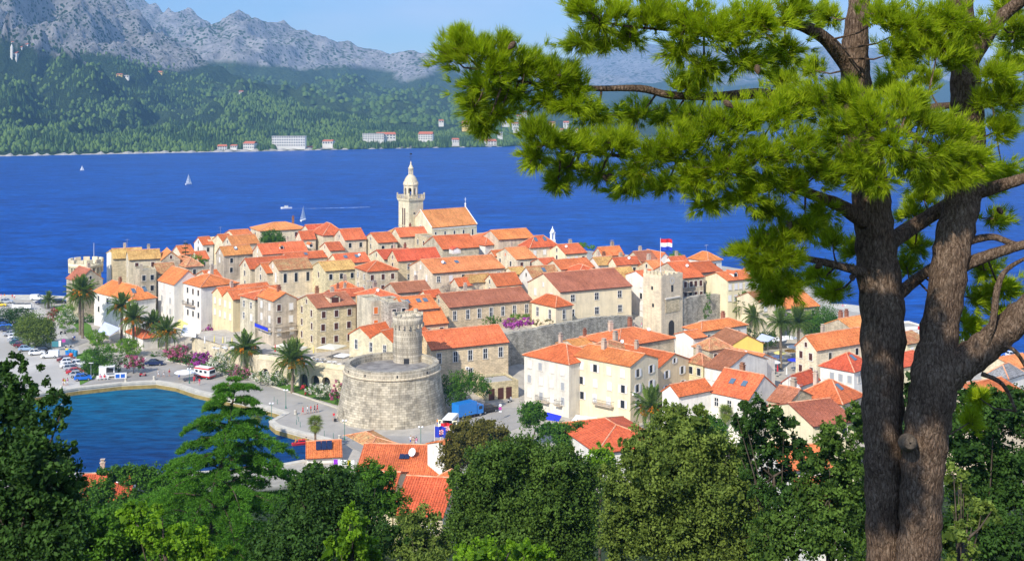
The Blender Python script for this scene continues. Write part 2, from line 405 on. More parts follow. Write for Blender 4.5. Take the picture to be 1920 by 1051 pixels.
# quay walls: a stone edging course and a face that darkens to tidal algae
def quay_wall(pts2, name, edge=1.1):
    top = MB(); face = MB(); low = MB(); cop = []
    n = len(pts2)
    off = []
    for i in range(n):
        a = Vector(pts2[max(0, i-1)]); b = Vector(pts2[min(n-1, i+1)]); d = (b-a).normalized(); off.append(Vector((d.y, -d.x)))
    mid_ = (Vector(pts2[0])+Vector(pts2[1]))/2+off[0]*.6
    if not inside(mid_.x, mid_.y, OUT): pts2 = list(reversed(pts2)); off = [-v for v in reversed(off)]
    for i in range(n-1):
        a, b = Vector(pts2[i]), Vector(pts2[i+1]); oa, ob_ = off[i], off[i+1]
        ai, bi = a+oa*edge, b+ob_*edge; ao, bo = a-oa*.12, b-ob_*.12
        top.poly([(ai.x, ai.y, 1.62), (bi.x, bi.y, 1.62), (bo.x, bo.y, 1.62), (ao.x, ao.y, 1.62)])
        top.poly([(ao.x, ao.y, 1.62), (bo.x, bo.y, 1.62), (bo.x, bo.y, 1.2), (ao.x, ao.y, 1.2)])
        top.poly([(bi.x, bi.y, 1.62), (ai.x, ai.y, 1.62), (ai.x, ai.y, 1.45), (bi.x, bi.y, 1.45)])
        face.poly([(a.x, a.y, 1.3), (b.x, b.y, 1.3), (b.x, b.y, .75), (a.x, a.y, .75)])
        a2, b2 = a-oa*.05, b-ob_*.05
        low.poly([(a2.x, a2.y, .82), (b2.x, b2.y, .82), (b2.x, b2.y, -1.5), (a2.x, a2.y, -1.5)])
    o = top.build(name, M['quay']); tag(o, kind='structure')
    face.build('quay_face', M['quay'], o); low.build('tide_line', M['algae'], o)
quay_wall(list(reversed(QUAY)), 'harbour_quay')
quay_wall(list(reversed(FARQ)), 'far_quay'); quay_wall(list(reversed(NEAR)), 'near_shore'); quay_wall(list(reversed(TOWN)), 'town_shore'); quay_wall(list(reversed(RIGHT[:8])), 'right_quay')
def sheet(name, pp, z, m, kind='structure'):
    v = [Vector((a, b, z)) for a, b in pp]
    b_ = MB()
    for t in mgeo.tessellate_polygon([v]): b_.poly([v[i] for i in t])
    for i, p in enumerate(b_.f):
        a, b, c = [Vector(b_.v[k]) for k in p]
        if (b-a).cross(c-a).z < 0: b_.f[i] = tuple(reversed(p))
    return tag(b_.build(name, m), kind=kind)
sheet('car_park', [g2(*a) for a in [(-200, 700), (-200, 565), (60, 567), (130, 600), (142, 640), (170, 710), (150, 724), (50, 738)]], 1.54, M['concrete'])
sheet('harbour_road', [g2(*a) for a in [(150, 722), (176, 700), (230, 703), (262, 694), (270, 672), (300, 655), (318, 662), (308, 676), (340, 684), (400, 695), (470, 712), (560, 742), (610, 760), (634, 770), (650, 800), (700, 815), (760, 818), (830, 806), (880, 775), (905, 760), (980, 765), (975, 800), (900, 830), (830, 850), (700, 860), (640, 828), (520, 796), (512, 788), (540, 774), (500, 760), (366, 729), (293, 711), (228, 714)]], 1.545, M['asphalt'])
sheet('access_road', [g2(*a) for a in [(60, 568), (90, 580), (112, 612), (140, 650), (166, 640), (150, 622), (118, 590), (95, 571)]], 1.56, M['asphalt'])
sheet('seaside_promenade', [g2(*a) for a in [(-200, 562), (60, 563), (125, 566), (128, 558), (75, 554.5), (-200, 554.5)]], 1.57, M['quay'])
for nm, pp in (('lawn', [(95, 571), (118, 590), (150, 622), (185, 655), (170, 610), (130, 585)]), ('lawn', [(150, 722), (142, 668), (168, 655), (205, 680), (186, 700), (176, 710)]),
               ('lawn', [(300, 652), (318, 662), (312, 676), (345, 682), (400, 693), (470, 709), (560, 738), (640, 762), (640, 745), (560, 718), (470, 695), (390, 680), (340, 665)])):
    sheet(nm, [g2(*a) for a in pp], 1.60, M['lawn'])
# pale kerb along the road verge
for seg in ([(318, 662), (312, 676), (345, 683), (400, 694), (470, 710.5), (560, 740), (636, 766)],):
    k = MB()
    for a, b in zip(seg, seg[1:]):
        A, B = Vector(g2(*a)), Vector(g2(*b)); d = (B-A).normalized(); n = Vector((-d.y, d.x))*.18
        k.slab([(A-n).to_3d()+Vector((0, 0, 1.68)), (B-n).to_3d()+Vector((0, 0, 1.68)), (B+n).to_3d()+Vector((0, 0, 1.68)), (A+n).to_3d()+Vector((0, 0, 1.68))], .18)
    tag(k.build('kerb', M['quay']), kind='structure')
# ------------------------------------------------------------------ sea
m_sea = mat('sea_water', (.004, .055, .30), 0.4, 0.025)
gp = N(m_sea, 'ShaderNodeNewGeometry'); mp = N(m_sea, 'ShaderNodeMapping'); mp.inputs['Scale'].default_value = (.35, 1.0, 1); L(m_sea, gp.outputs['Position'], mp.inputs[0])
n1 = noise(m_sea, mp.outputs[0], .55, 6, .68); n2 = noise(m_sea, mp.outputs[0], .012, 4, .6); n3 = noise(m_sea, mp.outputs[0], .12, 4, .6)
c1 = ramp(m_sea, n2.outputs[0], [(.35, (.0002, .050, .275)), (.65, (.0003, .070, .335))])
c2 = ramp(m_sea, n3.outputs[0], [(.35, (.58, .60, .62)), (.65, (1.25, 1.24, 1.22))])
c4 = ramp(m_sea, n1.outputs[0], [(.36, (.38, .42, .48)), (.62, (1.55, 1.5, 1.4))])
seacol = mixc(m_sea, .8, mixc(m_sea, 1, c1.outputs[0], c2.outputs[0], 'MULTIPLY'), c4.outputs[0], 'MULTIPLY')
# the sheltered basin is shallower: darker teal over weed and stone
ss = N(m_sea, 'ShaderNodeSeparateXYZ'); L(m_sea, gp.outputs['Position'], ss.inputs[0])
mr = N(m_sea, 'ShaderNodeMapRange'); mr.inputs[1].default_value = 300; mr.inputs[2].default_value = 250; L(m_sea, ss.outputs[1], mr.inputs[0])
mr2 = N(m_sea, 'ShaderNodeMapRange'); mr2.inputs[1].default_value = 205; mr2.inputs[2].default_value = 250; L(m_sea, ss.outputs[1], mr2.inputs[0])
basin = mixc(m_sea, mr2.outputs[0], (.001, .036, .140), (.002, .095, .185))
basin = mixc(m_sea, .85, basin, c4.outputs[0], 'MULTIPLY')
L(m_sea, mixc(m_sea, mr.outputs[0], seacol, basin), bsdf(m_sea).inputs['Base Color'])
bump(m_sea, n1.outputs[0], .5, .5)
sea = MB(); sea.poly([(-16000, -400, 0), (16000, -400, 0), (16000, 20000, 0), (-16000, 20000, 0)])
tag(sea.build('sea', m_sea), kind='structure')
# ------------------------------------------------------------------ mountains across the channel
def interp(tab, x): return np.interp(x, [t[0] for t in tab], [t[1] for t in tab])
SHORE = [(-1200, 1300), (-300, 1400), (0, 1440), (200, 1500), (400, 1570), (500, 1600), (700, 1690), (950, 1790), (1200, 2300), (1500, 3200), (1900, 4200), (3000, 6000)]
def fbm(x, y, sc0, oct_=5, seed=0, ridge=False):
    r_ = np.random.default_rng(seed); out = np.zeros_like(x); a = 1.0; s = sc0
    for o in range(oct_):
        gsz = 64; g = r_.random((gsz, gsz))
        u = (x/s+r_.random()*50) % gsz; v = (y/s+r_.random()*50) % gsz
        i = np.floor(u).astype(int); j = np.floor(v).astype(int); fu = u-i; fv = v-j
        fu = fu*fu*(3-2*fu); fv = fv*fv*(3-2*fv); i %= gsz; j %= gsz; i2 = (i+1) % gsz; j2 = (j+1) % gsz
        val = (g[i, j]*(1-fu)+g[i2, j]*fu)*(1-fv)+(g[i, j2]*(1-fu)+g[i2, j2]*fu)*fv
        if ridge: val = 1-np.abs(2*val-1)
        out += a*(val-.5); a *= .5; s *= .5
    return out
def hill_layer(name, crest, Yc, pxs, rows, rough, mats, rockline, shape, seed, amp=1.0):
    pxs = np.asarray(pxs, float); cz = np.asarray([CH-(interp(crest, p)-HY)/F*interp(Yc, p) for p in pxs])
    ys = np.asarray([interp(SHORE, p) for p in pxs]); yc = np.asarray([interp(Yc, p) for p in pxs])
    s = np.concatenate([np.linspace(0, 1, rows), np.linspace(1, 1.5, 12)[1:]])
    SS, PX = np.meshgrid(s, pxs, indexing='ij')
    Yg = ys[None, :]+(yc-ys)[None, :]*SS; Xg = (PX-CX)/F*Yg
    sh = np.where(SS <= 1, shape(np.clip(SS, 0, 1)), 1-(SS-1)*1.2)
    Z = cz[None, :]*sh
    nz = fbm(Xg*1.7, Yg*.75, rough, 6, seed, True)+.7*fbm(Xg*2.0, Yg*.7, rough*.33, 5, seed+1, True); nz = nz-np.percentile(nz, 62)
    env = np.clip(SS*3, 0, 1)*np.clip(1.0-.35*np.exp(-((SS-1)/.12)**2), 0, 1)
    Z = Z+nz*env*np.minimum(rough*.28, cz[None, :]*.22)*amp
    Z[0, :] = -3
    Z[1:, :] = np.maximum(Z[1:, :], 1.2)
    V = np.stack([Xg, Yg, Z], -1).reshape(-1, 3); nr, nc = Xg.shape
    idx = np.arange(nr*nc).reshape(nr, nc)
    Fq = np.stack([idx[:-1, :-1], idx[:-1, 1:], idx[1:, 1:], idx[1:, :-1]], -1).reshape(-1, 4)
    me = np_mesh(name, V, Fq, mats, smooth=True)
    pyv = HY-(V[:, 2]-CH)*F/V[:, 1]
    bl = interp(rockline, (V[:, 0]/V[:, 1]*F+CX))
    rock = np.clip((bl-pyv)/26+.5+1.3*fbm(V[:, 0], V[:, 1], rough*.5, 5, seed+3), 0, 1)
    at = me.attributes.new('rock', 'FLOAT', 'POINT'); at.data.foreach_set('value', rock.astype(np.float32))
    o = link(name, me); tag(o, kind='structure')
    return V.reshape(nr, nc, 3), rock.reshape(nr, nc)
def mountain_mat(name, rockc, rock2, green, green2, vs, ns):
    m = mat(name, rockc, .95, .05); g = N(m, 'ShaderNodeNewGeometry'); a = N(m, 'ShaderNodeAttribute', attribute_name='rock')
    nz = noise(m, g.outputs['Position'], ns, 8, .7); rc = ramp(m, nz.outputs[0], [(.35, rock2), (.58, rockc)])
    vo = N(m, 'ShaderNodeTexVoronoi'); vo.inputs['Scale'].default_value = vs; L(m, g.outputs['Position'], vo.inputs['Vector'])
    n4 = noise(m, g.outputs['Position'], ns*.35, 5, .6)
    sb = N(m, 'ShaderNodeMath', operation='SUBTRACT'); L(m, n4.outputs[0], sb.inputs[0]); L(m, vo.outputs['Distance'], sb.inputs[1])
    sr = ramp(m, sb.outputs[0], [(.10, (0, 0, 0)), (.16, (1, 1, 1))])
    n5 = noise(m, g.outputs['Position'], ns*4.5, 6, .75); gc = ramp(m, n5.outputs[0], [(.38, green), (.62, green2)])
    c = mixc(m, sr.outputs[0], rc.outputs[0], gc.outputs[0])
    rf = ramp(m, a.outputs['Fac'], [(.25, (0, 0, 0)), (.65, (1, 1, 1))])
    c = mixc(m, rf.outputs[0], gc.outputs[0], c)
    L(m, c, bsdf(m).inputs['Base Color']); bump(m, nz.outputs[0], 1.0, 30)
    return m
mA = mountain_mat('spur_slope', (.44, .42, .40), (.20, .195, .19), (.022, .045, .012), (.05, .085, .02), .10, .03)
mB = mountain_mat('mountain_slope', (.46, .44, .425), (.23, .22, .215), (.032, .058, .018), (.075, .115, .03), .065, .02)
mC = mountain_mat('far_slope', (.40, .39, .38), (.24, .23, .225), (.03, .05, .016), (.055, .085, .025), .035, .012)
cA = [(-1200, -300), (-400, -200), (0, -100), (150, -55), (230, 0), (280, 35), (340, 70), (420, 115), (490, 150), (600, 190), (700, 218), (800, 238), (880, 252), (960, 264), (1100, 266), (3000, 268)]
yA = [(-1200, 3400), (0, 3500), (230, 3200), (490, 2700), (700, 2300), (950, 2050), (1200, 2700), (1500, 3700), (3000, 7000)]
rA = [(-1200, 20), (0, 60), (60, 80), (140, 105), (230, 118), (330, 128), (420, 120), (500, 100), (700, 80), (3000, 60)]
VA, rkA = hill_layer('foothill', cA, yA, np.arange(-900, 1500, 7.0), 120, 420, mA, rA, lambda s: .62*s+.38*s**2.2, 11, 1.25)
cB = [(-900, -120), (100, -50), (230, -12), (280, 5), (330, 8), (380, 18), (410, 30), (440, 20), (470, 30), (520, 46), (600, 64), (650, 78), (700, 90), (760, 96), (810, 104), (850, 125), (900, 158), (950, 185), (1000, 200), (1100, 215), (1300, 235), (3000, 250)]
yB = [(-900, 5200), (300, 5200), (440, 4700), (700, 4600), (900, 4200), (1100, 4200), (3000, 8000)]
rB = [(-900, 100), (300, 110), (500, 130), (640, 125), (760, 150), (820, 140), (900, 150), (3000, 150)]
VB, rkB = hill_layer('mountain', cB, yB, np.arange(-500, 1500, 6.0), 130, 800, mB, rB, lambda s: .35*s+.65*s**2.4, 23, 1.15)
cC = [(-900, 100), (600, 122), (760, 112), (850, 110), (930, 104), (1000, 100), (1080, 104), (1130, 97), (1180, 90), (1260, 82), (1400, 92), (1600, 86), (1750, 96), (1900, 110), (2400, 120), (3600, 130)]
rC = [(-900, 150), (3600, 150)]
hill_layer('far_mountain', cC, [(-900, 9000), (3600, 9500)], np.arange(300, 3400, 12.0), 80, 1500, mC, rC, lambda s: .3*s+.7*s**2.0, 37, .7)
# rocky shoreline strip
sh = MB(); prev = None
for p in range(-300, 1100, 10):
    yv = float(interp(SHORE, p))-4-3*math.sin(p*.11); c = Vector(((p-CX)/F*yv, yv, 0)); d = Vector(((p-CX)/F*(yv+22), yv+22, 2.6+1.2*math.sin(p*.37)))
    if prev: sh.poly([prev[0]-Vector((0, 0, 1)), c-Vector((0, 0, 1)), d, prev[1]])
    prev = (c, d)
tag(sh.build('far_beach', noisy('shore_rock', (.36, .33, .28), (.50, .46, .40), .12)), kind='structure')
# forest on the foothill: merged crowns, nobody could count them
def blob_tpl(n1, rings, prof):
    v = []; 
    for z, r_ in prof:
        for k in range(n1): t = 2*math.pi*k/n1; v.append((r_*math.cos(t), r_*math.sin(t), z))
    f = []
    for i in range(len(prof)-1):
        for k in range(n1): f.append((i*n1+k, i*n1+(k+1) % n1, (i+1)*n1+(k+1) % n1, (i+1)*n1+k))
    return np.array(v), np.array(f)
tp_round = blob_tpl(5, 0, [(.1, .8), (.5, 1.0), (1.0, .25)])
tp_cone = blob_tpl(4, 0, [(0, 1.0), (.3, .9), (1.0, .04)])
FH = [(510, 572, 255, 275, 'flat', 4, 14, 'long white four-storey hotel on the far shore'), (680, 720, 250, 262, 'flat', 3, 9, 'blue-white terraced hotel behind the far pines'), (706, 742, 248, 261, 'red', 2, 6, 'hotel wing with a red roof behind the far pines'), (784, 811, 247, 262, 'red', 3, 6, 'white red-roofed villa on the far shore'), (455, 477, 265, 279, 'red', 2, 5, 'white house with red roof left of the long hotel'), (408, 425, 271, 282, 'red', 2, 4, 'small white house by the far beach'), (431, 444, 271, 278, 'red', 1, 3, 'low red-roofed house between two far white houses'), (574, 587, 274, 281, 'red', 1, 3, 'small orange boathouse right of the long hotel'), (604, 624, 262, 271, 'red', 1, 4, 'red-roofed cottage among the far pines'),
 (896, 917, 250, 264, 'red', 3, 5, 'pinkish red-roofed house under the pine bough'), (909, 931, 261, 273, 'red', 2, 4, 'white shore house under the pine bough'), (848, 861, 259, 268, 'red', 2, 3, 'white cottage on the far shore left of the pinkish house'), (866, 884, 227, 240, 'yel', 2, 4, 'yellow house on the far hillside'), (823, 832, 224, 231, 'red', 1, 2, 'lone small house on the far hillside'), (5, 32, 96, 111, 'red', 1, 3, 'village church nave with red roof on the left hillside'), (26, 41, 86, 94, 'red', 2, 3, 'white village house above the hillside church'), (42, 52, 81, 89, 'red', 2, 2, 'small red-roofed house right of the hillside church'), (4, 12, 75, 82, 'red', 1, 2, 'highest small house of the hillside village'), (21, 31, 77, 83, 'red', 1, 2, 'red-roofed house at the top of the hillside village'), (40, 50, 89, 96, 'flat', 1, 2, 'flat white house beside the hillside church'), (-4, 6, 98, 107, 'red', 1, 2, 'red-roofed house at the left edge of the hillside village'), (295, 304, 133, 139, 'yel', 1, 2, 'yellow hut on the terraced hillside'), (199, 208, 134, 139, 'flat', 1, 2, 'pale hut on the terraced hillside, left one'), (218, 229, 138, 143, 'yel', 1, 2, 'ochre hut on the terraced hillside'), (232, 241, 141, 146, 'flat', 1, 2, 'pale hut on the terraced hillside, right one'), (448, 456, 170, 175, 'red', 1, 2, 'lone red-roofed hut by the far rock outcrop')]
rf = random.Random(4)
for i in range(26):
    px = rf.uniform(925, 1110); py = 205+rf.random()**.8*62; w_ = rf.uniform(7, 14); FH.append((px, px+w_, py, py+rf.uniform(6, 9), rf.choice(['red', 'red', 'red', 'flat', 'yel']), rf.choice((1, 2)), rf.choice((2, 3)), None))
def terrain_hit(px, py):
    j = min(max(int(round((px+900)/7.0)), 0), VA.shape[1]-1); col = VA[:, j]
    if py > 256 and px < 960: y = float(interp(SHORE, px))+(24 if py > 267 else 75); return Vector(((px-CX)/F*y, y, 3))
    for r_ in range(1, 120):
        if HY-(col[r_, 2]-CH)*F/col[r_, 1] <= py: return Vector(col[r_])
    return Vector(col[60])
FHY = [terrain_hit((h[0]+h[1])/2, h[3]) for h in FH]
nf = 35000
rows_, cols_ = VA.shape[:2]
ri = rng.random(nf)**1.25*(rows_-14)*.86+1; ci = rng.random(nf)*(cols_-2)
i0 = ri.astype(int); j0 = ci.astype(int); fr = (ri-i0)[:, None]; fc = (ci-j0)[:, None]
pos = (VA[i0, j0]*(1-fr)+VA[i0+1, j0]*fr)*(1-fc)+(VA[i0, j0+1]*(1-fr)+VA[i0+1, j0+1]*fr)*fc
rk = rkA[i0, j0]; keep = (rk < .35+.5*rng.random(nf)**3)
opn = fbm(pos[:, 0], pos[:, 1], 160, 4, 77); keep &= (opn < .36)
pxp = pos[:, 0]/pos[:, 1]*F+CX; keep &= (pxp > -120) & (pxp < 1150)
for h_, g_ in zip(FH, FHY): keep &= ~((pxp > h_[0]-3) & (pxp < h_[1]+3) & (pos[:, 1] < g_.y+16) & (pos[:, 1] > g_.y-(60 if h_[3] > 267 else 26)))      # clearings around the houses
pos = pos[keep]; nf = len(pos); kind = fbm(pos[:, 0], pos[:, 1], 90, 3, 55)+.35*(rng.random(nf)-.5) > 0.02
def scatter(tp, ps, rr, hh):
    v, f = tp; n = len(ps)
    ang = rng.random(n)*6.28; ca, sa = np.cos(ang)[:, None], np.sin(ang)[:, None]
    jit = 1+.32*(rng.random((n, len(v)))-.5)
    x = v[None, :, 0]*rr[:, None]*jit; y = v[None, :, 1]*rr[:, None]*jit; z = v[None, :, 2]*hh[:, None]
    X = x*ca-y*sa+ps[:, 0:1]; Y_ = x*sa+y*ca+ps[:, 1:2]; Z = z+ps[:, 2:3]-1
    V = np.stack([X, Y_, Z], -1).reshape(-1, 3); Fq = (f[None]+(np.arange(n)*len(v))[:, None, None]).reshape(-1, 4)
    return V, Fq, np.repeat(rng.random(n), len(f))
pr, pc = pos[~kind], pos[kind]
a = scatter(tp_round, pr, 2.4+2.6*rng.random(len(pr))**2, 5+5*rng.random(len(pr)))
b = scatter(tp_cone, pc, 1.3+1.0*rng.random(len(pc)), 7+6*rng.random(len(pc)))
nb_ = 9000; rB_, cB_ = VB.shape[:2]; ri = (rng.random(nb_)*.62*(rB_-14)+2).astype(int); ci = (rng.random(nb_)*(cB_-2)).astype(int); pB = VB[ri, ci]+rng.normal(size=(nb_, 3))*np.array([6, 9, 0]); kb = rkB[ri, ci] < .3+.3*rng.random(nb_)
pxb = pB[:, 0]/pB[:, 1]*F+CX; pB = pB[kb & (pxb > 350) & (pxb < 1150)]
tp_tuft = blob_tpl(4, 0, [(0, 1.0), (.6, .9), (1.0, .2)])
c = scatter(tp_tuft, pB, 4.5+4*rng.random(len(pB)), 6+5*rng.random(len(pB)))
V, Fq = merge_np([a[:2], b[:2], c[:2]]); rnd = np.concatenate([.25+.75*a[2], .45*b[2], .15+.5*c[2]])
tag(link('forest', np_mesh('forest', V, Fq, M['far_tree'], rnd=rnd, smooth=True)), 'dense far-off wood of pines and cypresses across the channel', 'forest', kind='stuff')
# ------------------------------------------------------------------ window kit (shared meshes)
_wk = {}
def win_mesh(kind, w_, h_):
    k = (kind, w_, h_)
    if k in _wk: return _wk[k]
    b = MB(); x0, x1 = -w_/2, w_/2
    if kind == 'surround':          # faces local -y
        t = .14
        b.box(x0-t, x0, -.07, .02, -.05, h_+t); b.box(x1, x1+t, -.07, .02, -.05, h_+t)
        b.box(x0-.002, x1+.002, -.068, .02, h_, h_+t); b.box(x0-t-.05, x1+t+.05, -.14, .02, -.15, -.051)
        me = b.mesh('window', M['surround'])
    elif kind == 'pane':
        b.box(x0+.002, x1-.002, -.02, .015, 0, h_); me = b.mesh('pane', M['glass'])
    elif kind == 'bars':
        t = .035
        b.box(-t, t, -.045, -.021, 0, h_); b.box(x0, x1, -.043, -.0212, h_*.55-t, h_*.55+t)
        b.box(x0, x0+.06, -.044, -.0211, 0, h_); b.box(x1-.06, x1, -.044, -.0211, 0, h_)
        me = b.mesh('window_frame', M['paint_w'])
    elif kind.startswith('sh'):
        for i in range(6):
            pass
        b.box(x0+.01, -.012, -.05, .0, .01, h_-.01); b.box(.012, x1-.01, -.05, .0, .01, h_-.01)
        for s_ in (-1, 1):
            for i in range(5):
                z = .08+(h_-.16)*i/5; a = s_*w_/4; b.box(a-w_/4+.08, a+w_/4-.08, -.066, -.0505, z, z+(h_-.2)/7)
        me = b.mesh('shutter', M[kind])
    elif kind.startswith('leaf'):
        b.box(-w_/4, w_/4, -.06, -.015, 0, h_); me = b.mesh('shutter', M['sh_'+kind[4:]])
    _wk[k] = me
    return me
def window(house, face, at, z, style, Lx, Wy, w_=.95, h_=1.5):
    """face 'f': the y=0 wall, 'l': the x=0 wall; at = metres along the wall"""
    if face == 'f': loc, rz = (at, -.004, z), 0.0
    else: loc, rz = (-.004, at, z), -math.pi/2
    wo_ = link('window', win_mesh('surround', w_, h_), house, loc, rz)
    if style in 'wbgry':
        link('shutter', win_mesh({'w': 'sh_w', 'b': 'sh_b', 'g': 'sh_g', 'r': 'sh_o', 'y': 'sh_y'}[style], w_, h_), wo_)
    else:
        link('pane', win_mesh('pane', w_, h_), wo_)
        if style in 'dn': 
            if style == 'n': link('window_frame', win_mesh('bars', w_, h_), wo_)
        elif style == 'o':
            for s_ in (-1, 1): link('shutter', win_mesh('leafw', w_, h_), wo_, (s_*(w_*.75+.14), -.07, 0))
        elif style == 'k':
            for s_ in (-1, 1): link('shutter', win_mesh('leafb', w_, h_), wo_, (s_*(w_*.75+.14), -.07, 0))
    return wo_
def chimney(parent, x, y, z, h=1.4, m='chim', s=.38):
    b = MB(); b.box(x-s, x+s, y-s, y+s, z-1.2, z+h); b.box(x-s-.09, x+s+.09, y-s-.09, y+s+.09, z+h, z+h+.12)
    b.box(x-s+.12, x+s-.12, y-s+.1, y+s-.1, z+h+.12, z+h+.5); b.box(x-s-.02, x+s+.02, y-s-.02, y+s+.02, z+h+.5, z+h+.58)
    return b.build('chimney', M[m], parent)
def antenna(parent, x, y, z, h=3.0):
    b = MB(); b.tube([(x, y, z-.5), (x, y, z+h)], .045, 5); b.tube([(x-.7, y, z+h-.25), (x+.7, y, z+h-.25)], .03, 4)
    for k in range(5): b.tube([(x-.6+.3*k, y-.35, z+h-.25), (x-.6+.3*k, y+.35, z+h-.25)], .02, 3)
    return b.build('antenna', M['alu'], parent)
def dish(parent, x, y, z, r_=.55, rz=None, m='paint_w'):
    b = MB(); prof = [(r_*t, .28*r_*t*t*1.2) for t in (0.02, .35, .7, 1.0)]
    b.lathe(prof, 14); b.tube([(0, 0, 0), (0, 0, -.35)], .04, 5)
    o = b.build('satellite_dish', M[m], parent, True, (x, y, z)); o.rotation_euler = (R(62), 0, rz if rz is not None else R(-30)); return o
def ac_unit(parent, x, y, z, rz=0):
    b = MB(); b.box(-.42, .42, -.34, -.02, 0, .6); o = b.build('air_conditioner', M['paint_w'], parent, False, (x, y, z), rz)
    c = MB(); c.lathe([(0.02, 0), (.22, 0)], 12); f = c.build('fan_grille', M['iron'], o, False, (-.1, -.345, .3)); f.rotation_euler = (R(90), 0, 0)
    return o
def ridge_caps(parent, segs, r_=.13):
    b = MB()
    for a, c in segs: b.tube([a, c], r_, 6)
    return b.build('ridge_cap', M['cap'], parent)

HOUSES = {}
def house(key, pxl, pxc, pxr, pye, pya, typ, HY_, roof, wall, lw, fw, label, A=None, Wm=None, Lm=None, wtop=None, base=None, name='house', cat='house', chim=1, sky_=0, ant=0, over=.35, floors=None, ww=.95, wh=1.5, group=None):
    """near corner at column pxc with its eave at row pye; the left wall runs back to column pxl, the front wall to column pxr;
    pya: row of the roof apex. HY_: eave height above ground, or the distance when above 60"""
    if A is None: A = min(44, max(28, 28+(600-pxc)*.045)) if pxc < 1300 else 30
    a = R(A); u = Vector((math.cos(a), math.sin(a))); v = Vector((-math.sin(a), math.cos(a)))
    Y = HY_ if HY_ > 60 else ground_Y(pxc, pye, HY_)
    C = P(pxc, pye, Y); ze = C.z
    def solve(px, d):
        t = (px-CX)/F; den = d.x-t*d.y
        return (t*C.y-C.x)/den if abs(den) > .02 else 99
    W_ = Wm or solve(pxl, v); L_ = Lm or solve(pxr, u)
    if Wm is None and not 3.5 <= W_ <= 24: W_ = min(24, max(4, W_)) if W_ > 0 else 9
    if Lm is None and not 3.5 <= L_ <= 70: L_ = min(70, max(4, L_)) if L_ > 0 else 9
    if base is None:
        base = min(gz(*(Vector(C.xy)+u*i*L_+v*j*W_)) for i in (0, 1) for j in (0, 1))-.6
    base = min(base, ze-2.5); H = ze-base
    root = empty(name, (C.x, C.y, base), a, label, cat, group)
    if typ == 'G' or typ == 'GG': mid = Vector(C.xy)+v*(W_/2 if typ == 'G' else W_/4)
    elif typ == 'R': mid = Vector(C.xy)+u*L_/2
    else: mid = Vector(C.xy)+u*L_/2+v*W_/2
    span = {'G': W_, 'GG': W_/2, 'R': L_}.get(typ, min(W_, L_))
    rise = CH-(pya-HY)/F*mid.y-ze if pya else span/2*.55
    rise = min(max(rise, span*.16), span*.42) if typ != 'F' else 0
    o_ = over; th = .16
    wb = MB(); rb = MB(); segs = []
    wb.box(0, L_, 0, W_, 0, H, skip='bt')
    def up(pts): return [Vector(p)+Vector((0, 0, th*.9)) for p in pts]
    if typ in ('G', 'R', 'GG'):
        def gable(x0, x1, y0, y1, alongx):
            """a ridge roof over the rectangle"""
            if alongx:
                ym = (y0+y1)/2; k = rise/((y1-y0)/2)
                for x in (x0, x1):
                    t = [(x, y0, H), (x, y1, H), (x, ym, H+rise)]; wb.poly(t if x != x0 else list(reversed(t)))
                e0, e1 = y0-o_, y1+o_; z0 = H-o_*k
                rb.slab(up([(x0-o_*.5, e0, z0), (x1+o_*.5, e0, z0), (x1+o_*.5, ym, H+rise), (x0-o_*.5, ym, H+rise)]), th)
                rb.slab(up([(x1+o_*.5, e1, z0), (x0-o_*.5, e1, z0), (x0-o_*.5, ym, H+rise), (x1+o_*.5, ym, H+rise)]), th)
                segs.append((Vector((x0-o_*.5, ym, H+rise+.17)), Vector((x1+o_*.5, ym, H+rise+.17))))
            else:
                xm = (x0+x1)/2; k = rise/((x1-x0)/2)
                for y in (y0, y1):
                    t = [(x0, y, H), (x1, y, H), (xm, y, H+rise)]; wb.poly(t if y == y0 else list(reversed(t)))
                e0, e1 = x0-o_, x1+o_; z0 = H-o_*k
                rb.slab(up([(e0, y1+o_*.5, z0), (e0, y0-o_*.5, z0), (xm, y0-o_*.5, H+rise), (xm, y1+o_*.5, H+rise)]), th)
                rb.slab(up([(e1, y0-o_*.5, z0), (e1, y1+o_*.5, z0), (xm, y1+o_*.5, H+rise), (xm, y0-o_*.5, H+rise)]), th)
                segs.append((Vector((xm, y0-o_*.5, H+rise+.17)), Vector((xm, y1+o_*.5, H+rise+.17))))
        if typ == 'G': gable(0, L_, 0, W_, True)
        elif typ == 'R': gable(0, L_, 0, W_, False)
        else: gable(0, L_, 0, W_/2-.01, True); gable(0, L_, W_/2+.01, W_, True)
    elif typ in ('H', 'HR'):
        k = rise/(span/2); z0 = H-o_*k
        e = [Vector((-o_, -o_, z0)), Vector((L_+o_, -o_, z0)), Vector((L_+o_, W_+o_, z0)), Vector((-o_, W_+o_, z0))]
        zr = H+rise
        if L_ >= W_:
            r0, r1 = Vector((W_/2, W_/2, zr)), Vector((L_-W_/2 if typ == 'H' else L_-W_/2, W_/2, zr))
            if L_-W_ < .3: r1 = r0+Vector((.3, 0, 0))
            polys = [[e[0], e[1], r1, r0], [e[1], e[2], r1], [e[2], e[3], r0, r1], [e[3], e[0], r0]]
            hips = [(e[0], r0), (e[1], r1), (e[2], r1), (e[3], r0), (r0, r1)]
        else:
            r0, r1 = Vector((L_/2, L_/2, zr)), Vector((L_/2, W_-L_/2, zr))
            polys = [[e[0], e[1], r0], [e[1], e[2], r1, r0], [e[2], e[3], r1], [e[3], e[0], r0, r1]]
            hips = [(e[0], r0), (e[1], r0), (e[2], r1), (e[3], r1), (r0, r1)]
        for p in polys: rb.slab(up(p), th)
        for a_, b_ in hips: segs.append((a_+Vector((0, 0, .16)), b_+Vector((0, 0, .16))))
    elif typ == 'F':
        rb.box(.2, L_-.2, .2, W_-.2, H-.35, H-.1)
